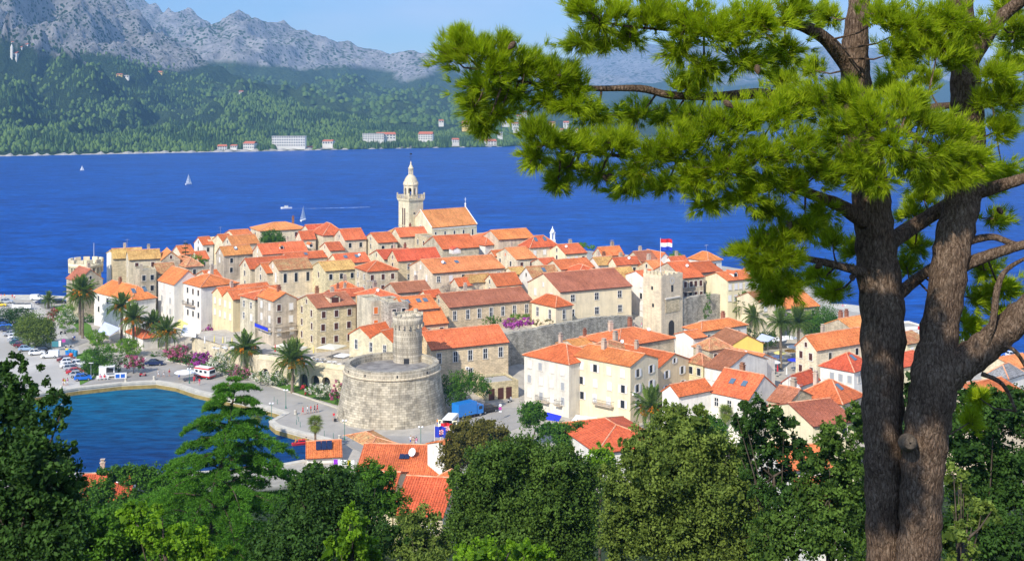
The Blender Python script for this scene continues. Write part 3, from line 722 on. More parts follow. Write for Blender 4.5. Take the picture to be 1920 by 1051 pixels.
        wb.box(0, L_, 0, .2, H, H+.5); wb.box(0, L_, W_-.2, W_, H, H+.5); wb.box(0, .2, .2, W_-.2, H, H+.5); wb.box(L_-.2, L_, .2, W_-.2, H, H+.5)
    wall_o = wb.build('wall', M[wall], root)
    roof_o = rb.build('roof', M[roof], root)
    if segs: ridge_caps(roof_o, segs)
    # gutter line under the front eave
    if typ != 'F':
        gb = MB(); gb.tube([(0, -over-.02 if typ in 'GHGG' else -.05, H-.16), (L_, -over-.02 if typ in 'GHGG' else -.05, H-.16)], .07, 5)
        if typ in ('G', 'GG', 'H'): gb.build('gutter', M['iron'], root)
    rs = random.Random(key)
    for i in range(chim):
        if typ == 'F': chimney(roof_o, L_*rs.uniform(.2, .8), W_*rs.uniform(.5, .9), H, 1.0); continue
        if typ in ('G', 'GG') or (typ[0] == 'H' and L_ >= W_): x, y = L_*rs.uniform(.25, .9), W_*rs.uniform(.55, .75)
        else: x, y = L_*rs.uniform(.4, .7), W_*rs.uniform(.3, .85)
        chimney(roof_o, x, y, H+rise*.55, rs.uniform(.8, 1.5)+rise*.4, rs.choice(['chim', 'chim', 'brick']), rs.uniform(.3, .45))
    for i in range(ant): antenna(roof_o, L_*rs.uniform(.1, .9), W_*rs.uniform(.4, .6), H+rise*.9, rs.uniform(2, 3.6))
    for i in range(sky_):
        xx = L_*(i+1)/(sky_+1)+rs.uniform(-.6, .6)
        sb = MB()
        if typ in ('G', 'H', 'GG'):
            k = rise/(span/2); f1, f2 = .45, .45+1.3/(span/2)
            y1, y2 = span/2*f1, span/2*f2; z1, z2 = H+y1*k+th+.16, H+y2*k+th+.16
            sb.slab([(xx-.5, y1, z1), (xx+.5, y1, z1), (xx+.5, y2, z2), (xx-.5, y2, z2)], .18)
        else:
            k = rise/(span/2); yy_ = W_*(i+1)/(sky_+1)+rs.uniform(-.5, .5); x1, x2 = span/2*.4, span/2*.4+1.1; z1, z2 = H+x1*k+th+.16, H+x2*k+th+.16
            sb.slab([(x1, yy_+.5, z1), (x1, yy_-.5, z1), (x2, yy_-.5, z2), (x2, yy_+.5, z2)], .18)
        sb.build('skylight', M['blue_glass'], roof_o)
    # windows
    for face, spec, ln in (('l', lw, W_), ('f', fw, L_)):
        if not spec: continue
        for item in (spec if isinstance(spec, list) else [spec]):
            cols, rows, st = item[:3]; top = item[3] if len(item) > 3 else None
            fl = floors or 3.0
            for r_ in range(rows):
                z = H-1.0-wh-fl*r_ if top is None else H+top-fl*r_
                if z < .6: break
                for c_ in range(cols):
                    at = ln*(c_+.5)/cols+(rs.uniform(-.15, .15) if ln > 6 else 0)
                    if ln*1.0/cols < 1.5 and cols > 1: at = ln*(c_+.5)/cols
                    s_ = st[rs.randrange(len(st))]
                    window(root, face, at, z, s_, L_, W_, ww, wh)
        if typ in ('G', 'GG') and face == 'l' and rise > 1.9 and W_/(2 if typ == 'GG' else 1) > 4.5:
            for g in ([W_/2] if typ == 'G' else [W_/4, W_*3/4]): window(root, 'l', g, H+.15, (lw if not isinstance(lw, list) else lw[0])[2][0], L_, W_, .7, 1.0)
        if typ == 'R' and face == 'f' and rise > 1.9: window(root, 'f', L_/2, H+.2, (fw if not isinstance(fw, list) else fw[0])[2][0], L_, W_, .7, 1.0)
    d = dict(root=root, roof=roof_o, wall=wall_o, L=L_, W=W_, H=H, rise=rise, span=span, Y=Y, base=base, ze=ze, typ=typ); HOUSES[key] = d
    return d
def dormer(key, at, win='d', w_=1.5, h_=1.3, frac=.35, m='white', roof=None, side='f'):
    """a gabled dormer on the front slope of a ridge roof"""
    d = HOUSES[key]; k = d['rise']/(d['span']/2); y0 = d['span']/2*frac; z0 = d['H']+y0*k; y1 = min(d['span']/2*.98, y0+(h_+.55)/k)
    r_ = empty('dormer', (at, 0, 0)) if side == 'f' else empty('dormer', (0, at, 0), -math.pi/2); r_.parent = d['root']
    b = MB(); b.box(-w_/2, w_/2, y0, y1, z0-.2, z0+h_, skip='b'); b.poly([(-w_/2, y0, z0+h_), (w_/2, y0, z0+h_), (0, y0, z0+h_+.5)])
    b.build('dormer_wall', M[m], r_)
    c = MB()
    c.slab([(-w_/2-.15, y1, z0+h_-.1), (-w_/2-.15, y0-.2, z0+h_-.1), (0, y0-.2, z0+h_+.58), (0, y1+.6, z0+h_+.58)], .1)
    c.slab([(w_/2+.15, y0-.2, z0+h_-.1), (w_/2+.15, y1, z0+h_-.1), (0, y1+.6, z0+h_+.58), (0, y0-.2, z0+h_+.58)], .1)
    c.build('dormer_roof', roof or M['old'], r_)
    p = MB(); st = {'d': 'glass', 'b': 'sh_b', 'w': 'sh_w'}[win]; ww = w_*.68
    p.box(-ww/2, ww/2, y0-.05, y0-.003, z0+.15, z0+h_-.12); p.build('pane', M[st], r_)

T = house
# --- far left quarter by the crenellated tower
T('arch_house', 189, 213, 233, 478, 470, 'G', 355, 'lichen', 'white', None, None, 'white house beside the crenellated round tower, joined to it by an arch', A=40, Wm=6, Lm=7, chim=0)
T('l1', 205, 212, 268, 485, 467, 'G', 350, 'lichen', 'ochre', None, (1, 1, 'd'), 'ochre stone house with a tall chimney under a yellow lichened roof', A=24, Wm=10, chim=1, ant=1)
T('l2', 231, 242, 302, 487, 470, 'G', 336, 'lichen', 'lime', (1, 2, 'd'), (2, 2, 'b'), 'long pale house with a yellow-brown roof and one brown shutter', A=24, Wm=10)
T('l3', 300, 303, 338, 487, 472, 'R', 338, 'apricot', 'stone', None, (1, 1, 'b'), 'grey stone gable house with a fresh apricot roof, end of the lichened row', A=24, Wm=10, chim=0)
T('l4', 137, 146, 193, 527, 498, 'R', 332, 'brown', 'stone', None, (1, 1, 'd'), 'stone gable house with a brick-brown roof in front of the crenellated tower', A=42, Wm=9, chim=1)
d6 = T('l6', 176, 246, 292, 563, 527, 'H', 306, 'orange', 'white', (4, 2, 'd'), None, 'white waterfront house with two shed dormers and a broad orange hipped roof', A=46, Wm=22, chim=1, sky_=2)
T('l7', 258, 262, 293, 510, 500, 'F', 318, 'stone', 'stone', None, (2, 2, 'd'), 'roofless grey stone house behind the white dormer house', A=30, Wm=9, chim=1)
T('l8', 318, 349, 380, 500, 480, 'H', 336, 'old', 'lime', (2, 1, 'd'), (1, 1, 'd'), 'ruined pale house with a hole in its old brown roof', A=38, chim=0)
T('l9', 286, 296, 331, 513, 495, 'G', 326, 'old', 'stone', None, None, 'low stone house with a sagging mottled roof beside the ruined one', A=30, Wm=8, chim=0)
T('l10', 290, 327, 336, 533, 506, 'R', 306, 'orange', 'white', (2, 3, 'yw'), None, 'tall white house with grey shutters and a plain orange roof', A=40, Wm=11, Lm=8, chim=0, base=2.0)
T('l11', 333, 377, 416, 538, 514, 'H', 300, 'orange', 'white', (4, 3, 'dyd'), None, 'white house with stone lower floors and a dark iron balcony', A=42, Wm=12.5, Lm=11, chim=1, base=2.0)
T('l12', 368, 392, 414, 524, 508, 'G', 318, 'red', 'lime', None, None, 'low house with red tiles tucked behind the white balcony house', A=34, chim=1, ant=1)
# --- waterfront row
T('w13', 392, 437, 500, 561, 545, 'GG', 287, 'orange', 'beige', (4, 2, 'w'), (1, 2, 'w'), 'beige twin-gabled waterfront house with white shutters', A=38, Wm=13, Lm=14, base=3.0, chim=1)
T('w14', 452, 478, 512, 561, 548, 'H', 278, 'orange', 'grey', (2, 2, 'wn'), None, 'narrow weathered grey waterfront house beside the twin gables', A=40, Wm=8, Lm=9, base=4.0, chim=0)
T('w15', 478, 513, 557, 564, 549, 'R', 270, 'orange', 'grey', (2, 3, 'w'), (2, 3, 'wwb'), 'grey and beige waterfront house with a blue awning balcony', A=36, Wm=9.5, base=5.0, chim=1)
T('w16', 557, 594, 667, 577, 557, 'G', 263, 'brown', 'ochre', (2, 3, 'b'), (3, 3, 'b'), 'ochre stone waterfront house with brown shutters and a gabled dormer', A=32, base=6.0, chim=2)
dormer('w16', 5.2, 'b', 2.6, 1.5, .22, 'lime', M['brown'])
T('w17', 667, 696, 748, 560, 541, 'H', 266, 'orange', 'peach', (1, 2, 'g'), None, 'peach house with green shutters and an orange hipped roof', A=32, base=6.0, chim=1, ant=2)
T('w18', 690, 697, 728, 568, 0, 'F', 257, 'grey', 'grey', None, (2, 2, 'r'), 'grey flat-roofed annex with orange shutters', A=30, Wm=9, base=5, chim=0)
T('w18b', 724, 730, 766, 572, 0, 'F', 254, 'stone', 'rubble', None, (2, 1, 'd'), 'rubble-built roof terrace beside the orange-shuttered annex', A=30, Wm=9, base=5, chim=0)
# --- back row against the sea
T('b19', 470, 488, 577, 433, 418, 'H', 8, 'apricot', 'lime', (1, 1, 'd'), (2, 1, 'b'), 'long hipped house on the skyline with weathered apricot tiles behind the round green tree', A=28, chim=1)
T('b20', 570, 580, 614, 434, 422, 'G', 8.5, 'red', 'lime', None, None, 'low red roof on the skyline right of the long hipped house', Wm=8, chim=0)
T('b21', 585, 606, 648, 441, 418, 'H', 9, 'orange', 'lime', None, None, 'steep pyramidal orange roof rising over the back row', chim=0)
T('b22', 555, 566, 592, 449, 434, 'G', 7.5, 'orange', 'lime', None, (1, 1, 'b'), 'small pale gabled house with one brown door beside the rubble garden wall', chim=0)
T('b23', 591, 611, 632, 445, 429, 'G', 8, 'orange', 'lime', (1, 1, 'd'), None, 'narrow gabled house with a stone chimney under the pyramidal roof', chim=1)
T('b24', 626, 647, 687, 450, 430, 'G', 9, 'orange', 'lime', (1, 1, 'd'), (2, 1, 'd'), 'pale gabled house with a wide smooth orange roof near the bell tower', chim=0)
T('b25', 682, 709, 745, 455, 437, 'G', 9, 'orange', 'lime', (1, 1, 'd'), (2, 1, 'd'), 'gabled house with ivy on its wall, next to the ruined stone tower', chim=0)
T('b26', 600, 619, 646, 470, 455, 'G', 7, 'orange', 'cream', (1, 1, 'd'), None, 'tiny cream gabled house with a short orange roof', chim=0)
T('b27', 744, 748, 777, 442, 0, 'F', 9, 'rubble', 'rubble', None, (1, 1, 'd'), 'roofless rubble tower house below the cathedral front', Wm=7, chim=0)
T('b27r', 738, 750, 803, 444, 428, 'G', 10, 'orange', 'lime', None, None, 'orange roof wrapped round the foot of the cathedral tower', Wm=8, chim=1)
T('b28', 778, 800, 827, 447, 0, 'F', 11, 'stone', 'ochre', (2, 2, 'd'), (1, 2, 'n'), 'tall stone house with a dark balcony terrace in front of the nave', chim=0)
T('b29', 474, 492, 577, 477, 458, 'G', 8, 'orange', 'lime', (1, 1, 'w'), (2, 1, 'w'), 'long pale house with two small white dormers in its orange roof', chim=1)
for x in (7, 17): dormer('b29', x, 'd', 1.3, 1.0, .35, 'white', M['orange'])
T('b30', 530, 541, 613, 487, 475, 'G', 7, 'orange', 'lime', None, None, 'low orange roof with one roof window behind the yellow lichened houses', Wm=8, sky_=1, chim=0)
T('b31', 405, 420, 475, 479, 463, 'G', 9, 'apricot', 'grey', (1, 1, 'w'), (2, 2, 'd'), 'grey stone house with a bare side wall and weathered apricot roof', chim=0, sky_=1)
T('b32a', 399, 418, 436, 453, 440, 'G', 8, 'orange', 'lime', None, None, 'small pale gable on the skyline left of the ivy-topped roof', chim=0, ant=1)
T('b32', 418, 435, 486, 459, 443, 'G', 8, 'apricot', 'lime', (1, 1, 'd'), None, 'gabled skyline house with mottled apricot tiles above a dark hedge', chim=0)
T('b33', 430, 438, 473, 441, 432, 'G', 9, 'orange', 'lime', None, None, 'thin orange roof peeping up on the skyline left of the long hipped house', Wm=8, chim=0)
T('b34', 384, 391, 418, 452, 0, 'F', 8.5, 'cream', 'cream', None, (2, 1, 'd'), 'cream flat-roofed house on the skyline edge', Wm=8, chim=0)
T('b35', 364, 380, 400, 459, 445, 'G', 8, 'red', 'white', (1, 1, 'd'), (1, 1, 'd'), 'white house with a small red roof beside the cream flat-roofed house', chim=0)
T('b36', 322, 340, 366, 477, 461, 'G', 7.5, 'orange', 'lime', None, None, 'orange roof on the sea edge behind the tiered araucaria', chim=0, ant=1)
T('b36b', 358, 372, 392, 486, 472, 'G', 7.5, 'orange', 'lime', None, (1, 1, 'd'), 'half-hidden orange-roofed house with a vine terrace', chim=0)
T('b37', 450, 469, 482, 504, 485, 'G', 8, 'orange', 'lime', (1, 2, 'd'), None, 'narrow pale gabled house left of the second narrow gable', Lm=14, chim=0)
T('b37b', 478, 500, 513, 512, 494, 'G', 8, 'orange', 'lime', (1, 2, 'd'), None, 'narrow pale gabled house squeezed against the house with tall white doors', Lm=14, chim=0)
T('b38', 501, 523, 587, 507, 488, 'G', 9, 'old', 'lime', (2, 1, 'w'), (3, 1, 'd'), 'pale gabled house with two tall white doors and a mossy brown roof', chim=0, wh=2.6)
T('b38t', 520, 545, 592, 522, 0, 'F', 5.5, 'paving', 'stone', None, None, 'walled stone roof terrace in front of the mossy brown roof', chim=0)
T('b39', 586, 610, 670, 508, 491, 'G', 8, 'lichen', 'ochre', (1, 1, 'b'), (3, 1, 'd'), 'ochre stone house with the brightest yellow lichened roof', chim=0)
T('b40', 626, 634, 694, 494, 477, 'G', 8, 'orange', 'lime', None, None, 'orange roof with two roof windows behind the yellow lichened roof', Wm=9, sky_=2, chim=0)
T('b41', 666, 689, 746, 509, 489, 'H', 8, 'red', 'stone', (2, 2, 'n'), (3, 2, 'b'), 'stone house with three brown shutters and a short red hipped roof', chim=0)
T('b42', 693, 720, 735, 486, 469, 'G', 8, 'red', 'lime', (1, 1, 'd'), None, 'small pale gable between the red hipped house and the dormer house', Lm=10, chim=1)
T('b43', 727, 746, 826, 489, 469, 'G', 9.5, 'red', 'ochre', (1, 1, 'd'), (2, 2, 'n'), 'ochre house with a white dormer and a red roof left of the palace terrace', chim=1)
dormer('b43', 19, 'w', 2.6, 1.2, .35, 'white', M['red'])
T('b44', 768, 811, 946, 512, 487, 'G', 9, 'apricot', 'lime', (2, 2, 'w'), (6, 1, 'wnd'), 'long pale stone house with a bright apricot roof and two roof windows', chim=0, sky_=0)
for x in (5.0, 9.0):
    d_ = HOUSES['b44']; k_ = d_['rise']/(d_['span']/2); y1_, y2_ = d_['span']*.27, d_['span']*.27+1.4; s_ = MB()
    z_ = lambda y: d_['H']+y*k_+.32
    s_.slab([(x, y1_, z_(y1_)), (x+1.1, y1_, z_(y1_)), (x+1.1, y2_, z_(y2_)), (x, y2_, z_(y2_))], .18); s_.build('skylight', M['blue_glass'], d_['roof'])
T('b45', 690, 745, 809, 549, 531, 'G', 7.5, 'brown', 'stone', None, (2, 1, 'n'), 'stone house with a faded brick-red roof behind the orange hipped one', Wm=9, chim=1, ant=1)
T('b46', 590, 640, 676, 545, 528, 'H', 6.5, 'red', 'stone', None, None, 'low bright red roof between the terrace and the waterfront row', Wm=8, chim=1)
T('b46b', 600, 625, 690, 558, 547, 'G', 7, 'orange', 'stone', None, None, 'patched orange roof with a tall chimney behind the ochre waterfront house', Wm=8, chim=2)
T('b47', 786, 802, 826, 558, 545, 'G', 7.5, 'red', 'lime', None, None, 'tiny gable with bright red tiles left of the long brown-roofed hall', chim=0)
T('b48', 752, 760, 822, 582, 558, 'G', 256, 'orange', 'stone', None, None, 'orange roof with three roof windows under a tiny white gable', Wm=10, chim=0, sky_=3, base=6)
T('b49', 757, 790, 840, 609, 581, 'G', 254, 'orange', 'ochre', None, (2, 1, 'bd'), 'ochre house with orange tiles directly behind the small round tower', Wm=9, chim=0, base=5)
T('hall', 805, 842, 997, 576, 551, 'G', 271, 'brown', 'ochre', (1, 0, 'd'), (7, 2, 'n'), 'long ochre stone hall with seven tall windows and a brown roof', chim=1, base=5.5, floors=5.5, wh=2.2, ww=.9)
T('pav', 997, 1042, 1073, 575, 553, 'H', 273, 'red', 'cream', (2, 1, 'n'), (1, 1, 'n'), 'cream pavilion with a bright orange-red pyramid roof at the end of the hall', A=38, chim=0, base=5, wh=2.2)
T('big52', 990, 1050, 1184, 547, 513, 'G', 281, 'brown', 'cream', (2, 1, 'w'), [(3, 1, 'n'), (3, 1, 'n', -6.4)], 'big cream building with a broad brown roof beside the square gate tower', A=27, chim=0, base=5, wh=1.7, ww=1.2)
T('b53', 974, 1000, 1052, 523, 501, 'G', 8, 'old', 'white', (1, 0, 'd'), None, 'white gable house with a mottled roof and one blue roof window', chim=0, sky_=1)
T('b54', 1029, 1060, 1100, 476, 459, 'G', 8.5, 'orange', 'cream', (1, 1, 'd'), (3, 1, 'wd'), 'cream gable house with a white chimney near the little white belfry', chim=1)
T('b55', 973, 994, 1048, 464, 442, 'H', 9.5, 'red', 'lime', None, (3, 1, 'w'), 'large deep-red hipped roof left of the little white belfry', chim=0, sky_=2)
T('b56', 846, 910, 985, 460, 437, 'H', 9, 'orange', 'white', (4, 1, 'w'), (2, 1, 'n'), 'white palace with tall arched shutters and the widest orange hipped roof', A=42, chim=0, wh=2.2, ww=1.3)
T('b56b', 905, 935, 1002, 449, 432, 'G', 11, 'orange', 'lime', None, None, 'upper orange roof with a white gable behind the palace', chim=0)
T('b57', 824, 830, 898, 467, 443, 'G', 10, 'red', 'stone', None, None, 'plain red lean-to roof below the cathedral nave', Wm=14, chim=0)
T('b58', 928, 968, 1006, 486, 465, 'G', 8, 'apricot', 'lime', (2, 2, 'rd'), (2, 1, 'b'), 'pale house with an orange shutter and dark arched terrace', chim=1)
T('b58b', 915, 928, 945, 480, 470, 'G', 7, 'orange', 'lime', (1, 1, 'd'), None, 'tiny orange-roofed shed below the palace windows', chim=0)
T('b59', 866, 882, 925, 530, 516, 'G', 7, 'lichen', 'lime', None, None, 'small lichened roof behind the bare grey thicket', Wm=6, chim=0)
T('b59c', 845, 860, 880, 536, 522, 'G', 6.5, 'red', 'lime', None, None, 'scrap of red roof among the bare grey branches', Wm=5, chim=0)
T('b59b', 906, 931, 978, 536, 514, 'G', 7, 'orange', 'lime', (1, 1, 'd'), None, 'house with a roofed loggia terrace above the long brown-roofed hall', chim=0)
T('b60', 950, 965, 990, 514, 502, 'G', 8, 'lichen', 'lime', None, None, 'small lichened roof left of the white gable house', Wm=7, chim=1)
T('b61', 1014, 1022, 1050, 497, 485, 'G', 8, 'orange', 'lime', None, None, 'short orange roof below the cream gable house', Wm=8, chim=0)
T('b62', 1042, 1052, 1114, 505, 488, 'G', 8, 'orange', 'lime', None, None, 'orange roof with dark solar panels above the big brown roof', Wm=9, chim=0)
T('b63', 1064, 1084, 1130, 516, 496, 'H', 7.5, 'red', 'lime', None, None, 'red pyramid roof just above the big brown roof', Wm=10, chim=0)
T('b64', 1097, 1118, 1193, 525, 503, 'G', 8, 'lichen', 'stone', None, (4, 1, 'd'), 'stone house with a patchy yellow roof left of the gate tower', chim=0)
T('b65', 1102, 1122, 1156, 497, 483, 'G', 8.5, 'lichen', 'white', None, None, 'white house with a yellow roof and tall brick chimneys', chim=2)
T('b66', 1141, 1156, 1200, 497, 475, 'G', 9, 'orange', 'lime', None, (2, 1, 'wd'), 'orange-roofed house with a terracotta chimney stack facing the flag', chim=1)
T('b66b', 1112, 1130, 1170, 480, 464, 'G', 9, 'orange', 'lime', None, None, 'orange skyline roof right of the dark iron flue', chim=1, ant=1)
T('b67', 1192, 1202, 1234, 490, 472, 'G', 9, 'brown', 'lime', None, None, 'brown skyline roof behind the flagpole', Wm=8, chim=1)
T('b68', 1197, 1228, 1252, 506, 489, 'G', 8.5, 'apricot', 'ochre', (1, 1, 'd'), None, 'ochre gable house peeping over the gate tower', chim=1)
T('b69', 1216, 1236, 1254, 486, 470, 'R', 9, 'orange', 'white', None, None, 'white house with an orange roof on the skyline right of the flagpole', Wm=9, chim=0)
T('b70', 1245, 1262, 1292, 494, 482, 'G', 8, 'orange', 'white', (1, 1, 'd'), (2, 1, 'd'), 'small white house with a short orange roof near the sea', chim=1)
T('b71', 1291, 1328, 1353, 489, 472, 'H', 9, 'orange', 'white', (2, 1, 'd'), (1, 1, 'd'), 'white hipped house standing alone at the sea end of the back row', A=38, chim=0, ant=1)
T('b72', 1250, 1281, 1319, 521, 492, 'G', 9, 'red', 'stone', None, (4, 2, 'bd'), 'dark stone house with wooden balconies right of the gate tower', Wm=15, base=4, chim=0, A=26)
T('b73', 1290, 1312, 1354, 511, 493, 'G', 9, 'red', 'stone', None, None, 'red roof between the balcony house and the lone hipped house', Wm=11, chim=0)
T('b74', 1323, 1364, 1424, 526, 511, 'G', 298, 'orange', 'cream', (1, 0, 'd'), (6, 2, 'w'), 'tall cream-gabled house with grey flank and white shutters behind the palms', A=30, base=1.5, chim=0)
for x in (4, 10): dormer('b74', x, 'd', 1.4, 1.1, .3, 'white', M['orange'])
T('b75', 1173, 1212, 1240, 523, 509, 'G', 293, 'orange', 'white', (2, 3, 'wd'), None, 'tall white gabled house wedged against the left side of the gate tower', A=30, base=5, chim=0)
T('b77', 1440, 1467, 1536, 579, 550, 'G', 300, 'orange', 'stone', None, (3, 1, 'd'), 'stone house with a steep orange roof near the round sea bastion', A=24, Wm=14, base=1.5, chim=0)
T('b77b', 1385, 1424, 1466, 566, 548, 'G', 290, 'brown', 'cream', None, (2, 1, 'w'), 'cream house half hidden by pine boughs behind the palms', A=28, Wm=9, base=1.5, chim=0)
# --- lower suburb
T('s78', 1282, 1315, 1400, 621, 600, 'H', 262, 'orange', 'white', (2, 2, 'd'), (3, 1, 'n'), 'white hipped house below the square gate tower', A=34, base=1.5, chim=1)
T('s78b', 1281, 1300, 1320, 634, 628, 'G', 252, 'orange', 'white', None, None, 'white lean-to with an orange strip roof below the white hipped house', A=34, Wm=6, base=1.5, chim=0)
T('s80', 1338, 1369, 1431, 648, 628, 'R', 250, 'brown', 'yellow', None, None, 'yellow-walled gable house beside the market canopies', A=20, Wm=9, base=1.5, chim=0)
T('s81', 1300, 1330, 1371, 656, 634, 'H', 246, 'old', 'stone', None, (2, 1, 'd'), 'derelict house with a torn brown roof beside the yellow gable', A=34, base=1.5, chim=0)
T('s82', 1288, 1318, 1340, 683, 657, 'H', 236, 'old', 'ochre', (2, 2, 'd'), None, 'low ochre house with an old brown roof and stubby chimneys', A=40, base=1.5, chim=2)
T('s83', 1321, 1360, 1438, 694, 675, 'R', 231, 'brown', 'white', (3, 1, 'w'), None, 'house with a blank bluish-white gable and brown roof', A=44, base=1.5, chim=0)
T('s84', 1378, 1413, 1453, 683, 664, 'R', 240, 'apricot', 'white', None, (1, 1, 'd'), 'white gable house with a pale orange roof by the tall palm trunk', A=44, Wm=10, base=1.5, chim=0)
T('s85', 1492, 1531, 1630, 656, 628, 'G', 241, 'orange', 'lime', (2, 3, 'b'), (2, 1, 'd'), 'three-storey pale stone house with brown windows facing the market square', A=32, base=1.5, chim=1)
T('s86', 1538, 1601, 1640, 696, 661, 'H', 226, 'red', 'white', (4, 1, 'yw'), (2, 1, 'y'), 'white house with grey panels and a pyramid roof with one roof window', A=44, base=1.5, chim=0, sky_=1)
T('s87', 1472, 1500, 1536, 722, 704, 'G', 219, 'red', 'white', None, None, 'low white house with a flat-pitched red roof below the market palm', A=44, base=1.5, chim=0)
T('s88', 1494, 1579, 1620, 756, 712, 'H', 205, 'orange', 'grey', None, (1, 1, 'd'), 'grey rendered house with a wide orange hipped roof next to the pine trunks', A=46, base=1.5, chim=1, sky_=1)
T('s89', 1331, 1404, 1459, 748, 704, 'R', 206, 'orange', 'white', (3, 1, 'n'), None, 'white house with a wide orange roof and two roof windows above the oaks', A=46, base=1.5, chim=1, sky_=2)
T('s90', 1242, 1272, 1336, 742, 722, 'G', 207, 'orange', 'white', None, None, 'white gable house with an orange roof right of the date palm', A=34, base=1.5, chim=0)
T('s91', 1440, 1478, 1522, 757, 730, 'R', 199, 'brown', 'ochre', None, (1, 1, 'd'), 'ochre gable house with a brown roof and tangled aerials', A=46, base=1.5, chim=1, ant=1)
T('s92', 1490, 1524, 1602, 798, 757, 'G', 184, 'brown', 'cream', None, (2, 1, 'd'), 'cream house with a dark red-brown roof above the shaded oaks', A=22, Wm=13, base=1.5, chim=0, ant=1)
T('s93', 1082, 1120, 1252, 848, 792, 'H', 178, 'red', 'white', None, None, 'house with a long bright red hipped roof half buried in trees', A=20, Wm=17, base=1.5, chim=0)
T('s94', 983, 1067, 1079, 682, 645, 'HR', 225, 'red', 'white2', (4, 4, 'wwy'), None, 'four-storey white apartment house with two flower balconies', A=46, Lm=11, base=1.4, chim=1, floors=3.0)
T('s95', 1078, 1182, 1234, 686, 664, 'R', 219, 'orange', 'cream', (4, 4, 'wwo'), (2, 4, 'o'), 'four-storey cream apartment house with a long iron balcony and cafe awning', A=48, base=1.4, chim=1)
T('s96', 1190, 1234, 1294, 690, 663, 'R', 231, 'red', 'beige', None, (2, 3, 'o'), 'beige gable house with white-shuttered windows behind the cream apartments', A=46, Wm=13, base=1.4, chim=1)
T('s97', 1128, 1160, 1264, 650, 626, 'H', 247, 'orange', 'stone', None, None, 'light orange hipped roof with terrace clutter below the town wall', A=36, Wm=13, base=1.5, chim=2)
T('s97b', 1108, 1140, 1200, 664, 650, 'H', 238, 'old', 'white', None, None, 'patchwork roof with a pot terrace behind the apartments', A=40, Wm=9, base=1.5, chim=1)
T('s97c', 1060, 1085, 1130, 654, 641, 'G', 250, 'apricot', 'stone', None, None, 'thin apricot roof hard against the grey town wall', A=36, Wm=8, base=1.5, chim=1)
T('s98', 1862, 1890, 1921, 708, 674, 'H', 206, 'slate', 'white', (1, 1, 'd'), None, 'white house with a grey slab pyramid roof by the sea', A=40, base=1.5, chim=0)
T('s98b', 1830, 1850, 1925, 752, 722, 'G', 185, 'orange', 'lime', None, None, 'orange roof among the oaks right of the pine trunks', A=30, Wm=10, base=1.5, chim=0)
T('s98c', 1890, 1905, 1950, 690, 676, 'G', 225, 'apricot', 'lime', None, None, 'apricot roof behind the grey slab pyramid', A=30, Wm=8, base=1.5, chim=0)
T('s99', 1587, 1600, 1640, 618, 598, 'G', 276, 'apricot', 'stone', None, (2, 1, 'd'), 'stone house with an apricot roof and brick chimney beside the pine trunk', A=34, Wm=9, base=1.5, chim=2)
T('s99b', 1680, 1700, 1740, 645, 628, 'G', 262, 'old', 'cream', None, (2, 1, 'w'), 'cream house with mottled tiles seen between the two pine trunks', A=34, Wm=9, base=1.5, chim=0)
T('s99c', 1640, 1690, 1745, 688, 668, 'G', 236, 'red', 'cream', None, None, 'red-roofed house seen low between the two pine trunks', A=34, Wm=9, base=1.5, chim=0)
# --- harbour side
T('h101', 655, 736, 760, 641, 621, 'GG', 243, 'red', 'lime', (3, 1, 'n'), None, 'pale twin-gabled house left of the small round tower', A=50, Lm=12, base=5.5, chim=0, wh=2.0)
T('h102', 794, 809, 953, 655, 622, 'G', 245, 'orange', 'ochre', None, [(5, 1, 'n'), (1, 1, 'n', -7.2)], 'ochre stone hall with five white windows and an orange roof behind the bastion', A=26, Wm=11, base=1.5, chim=0, wh=2.2, ww=1.0)
T('h103', 905, 912, 972, 722, 0, 'F', 238, 'concrete', 'ochre', None, None, 'low stone garage block with three dark doors', A=24, Wm=7, base=1.4, chim=0)
for x in (1.2, 3.3, 5.2):
    b = MB(); b.box(x-.65, x+.65, -.06, -.004, .2, 2.6); b.build('garage_door', M['sh_b'], HOUSES['h103']['root'])
# --- the near roofs
T('n108', 648, 690, 752, 846, 824, 'H', 204, 'old', 'white', None, None, 'white house with a brown hipped roof right on the harbour edge', A=34, Wm=11, base=1.4, chim=0)
T('n109', 660, 668, 840, 886, 842, 'G', 182, 'orange', 'white', None, (2, 1, 'n'), 'white house with a big orange roof, solar strip and white dish', A=-4, Wm=15, base=1.4, chim=1)
T('n112', 555, 575, 640, 858, 838, 'G', 196, 'orange', 'white', (1, 1, 'd'), None, 'white house carrying a large tilted solar collector', A=10, Wm=9, base=1.4, chim=0)
T('n110', 733, 738, 822, 962, 893, 'G', 139, 'red', 'cream', None, (2, 1, 'n'), 'near cream house with coarse red tiles and a bay among the trees', A=-9, Wm=14, Lm=6.2, base=8, chim=0)
T('n110b', 660, 668, 735, 930, 898, 'G', 148, 'red', 'cream', None, None, 'red roof behind laundry lines and a vine', A=-6, Wm=10, base=8, chim=0)
T('n111', 808, 836, 866, 924, 878, 'H', 152, 'orange', 'peach', None, None, 'small orange pyramid roof beside the near red-tiled house', A=20, Wm=6, base=6, chim=0)
T('n111b', 822, 830, 880, 952, 934, 'G', 143, 'red', 'white', None, None, 'sliver of red roof in front of the small orange pyramid roof', A=-6, Wm=6, base=6, chim=0)
T('n111c', 836, 850, 900, 850, 832, 'G', 178, 'orange', 'white', None, None, 'white gable end poking out behind the yellowing tree', A=40, Wm=7, base=3, chim=0)
T('n113', 120, 140, 240, 946, 902, 'G', 170, 'red', 'white', None, None, 'red roof with a white dish buried in the left-hand trees', A=10, Wm=14, base=1.4, chim=1)
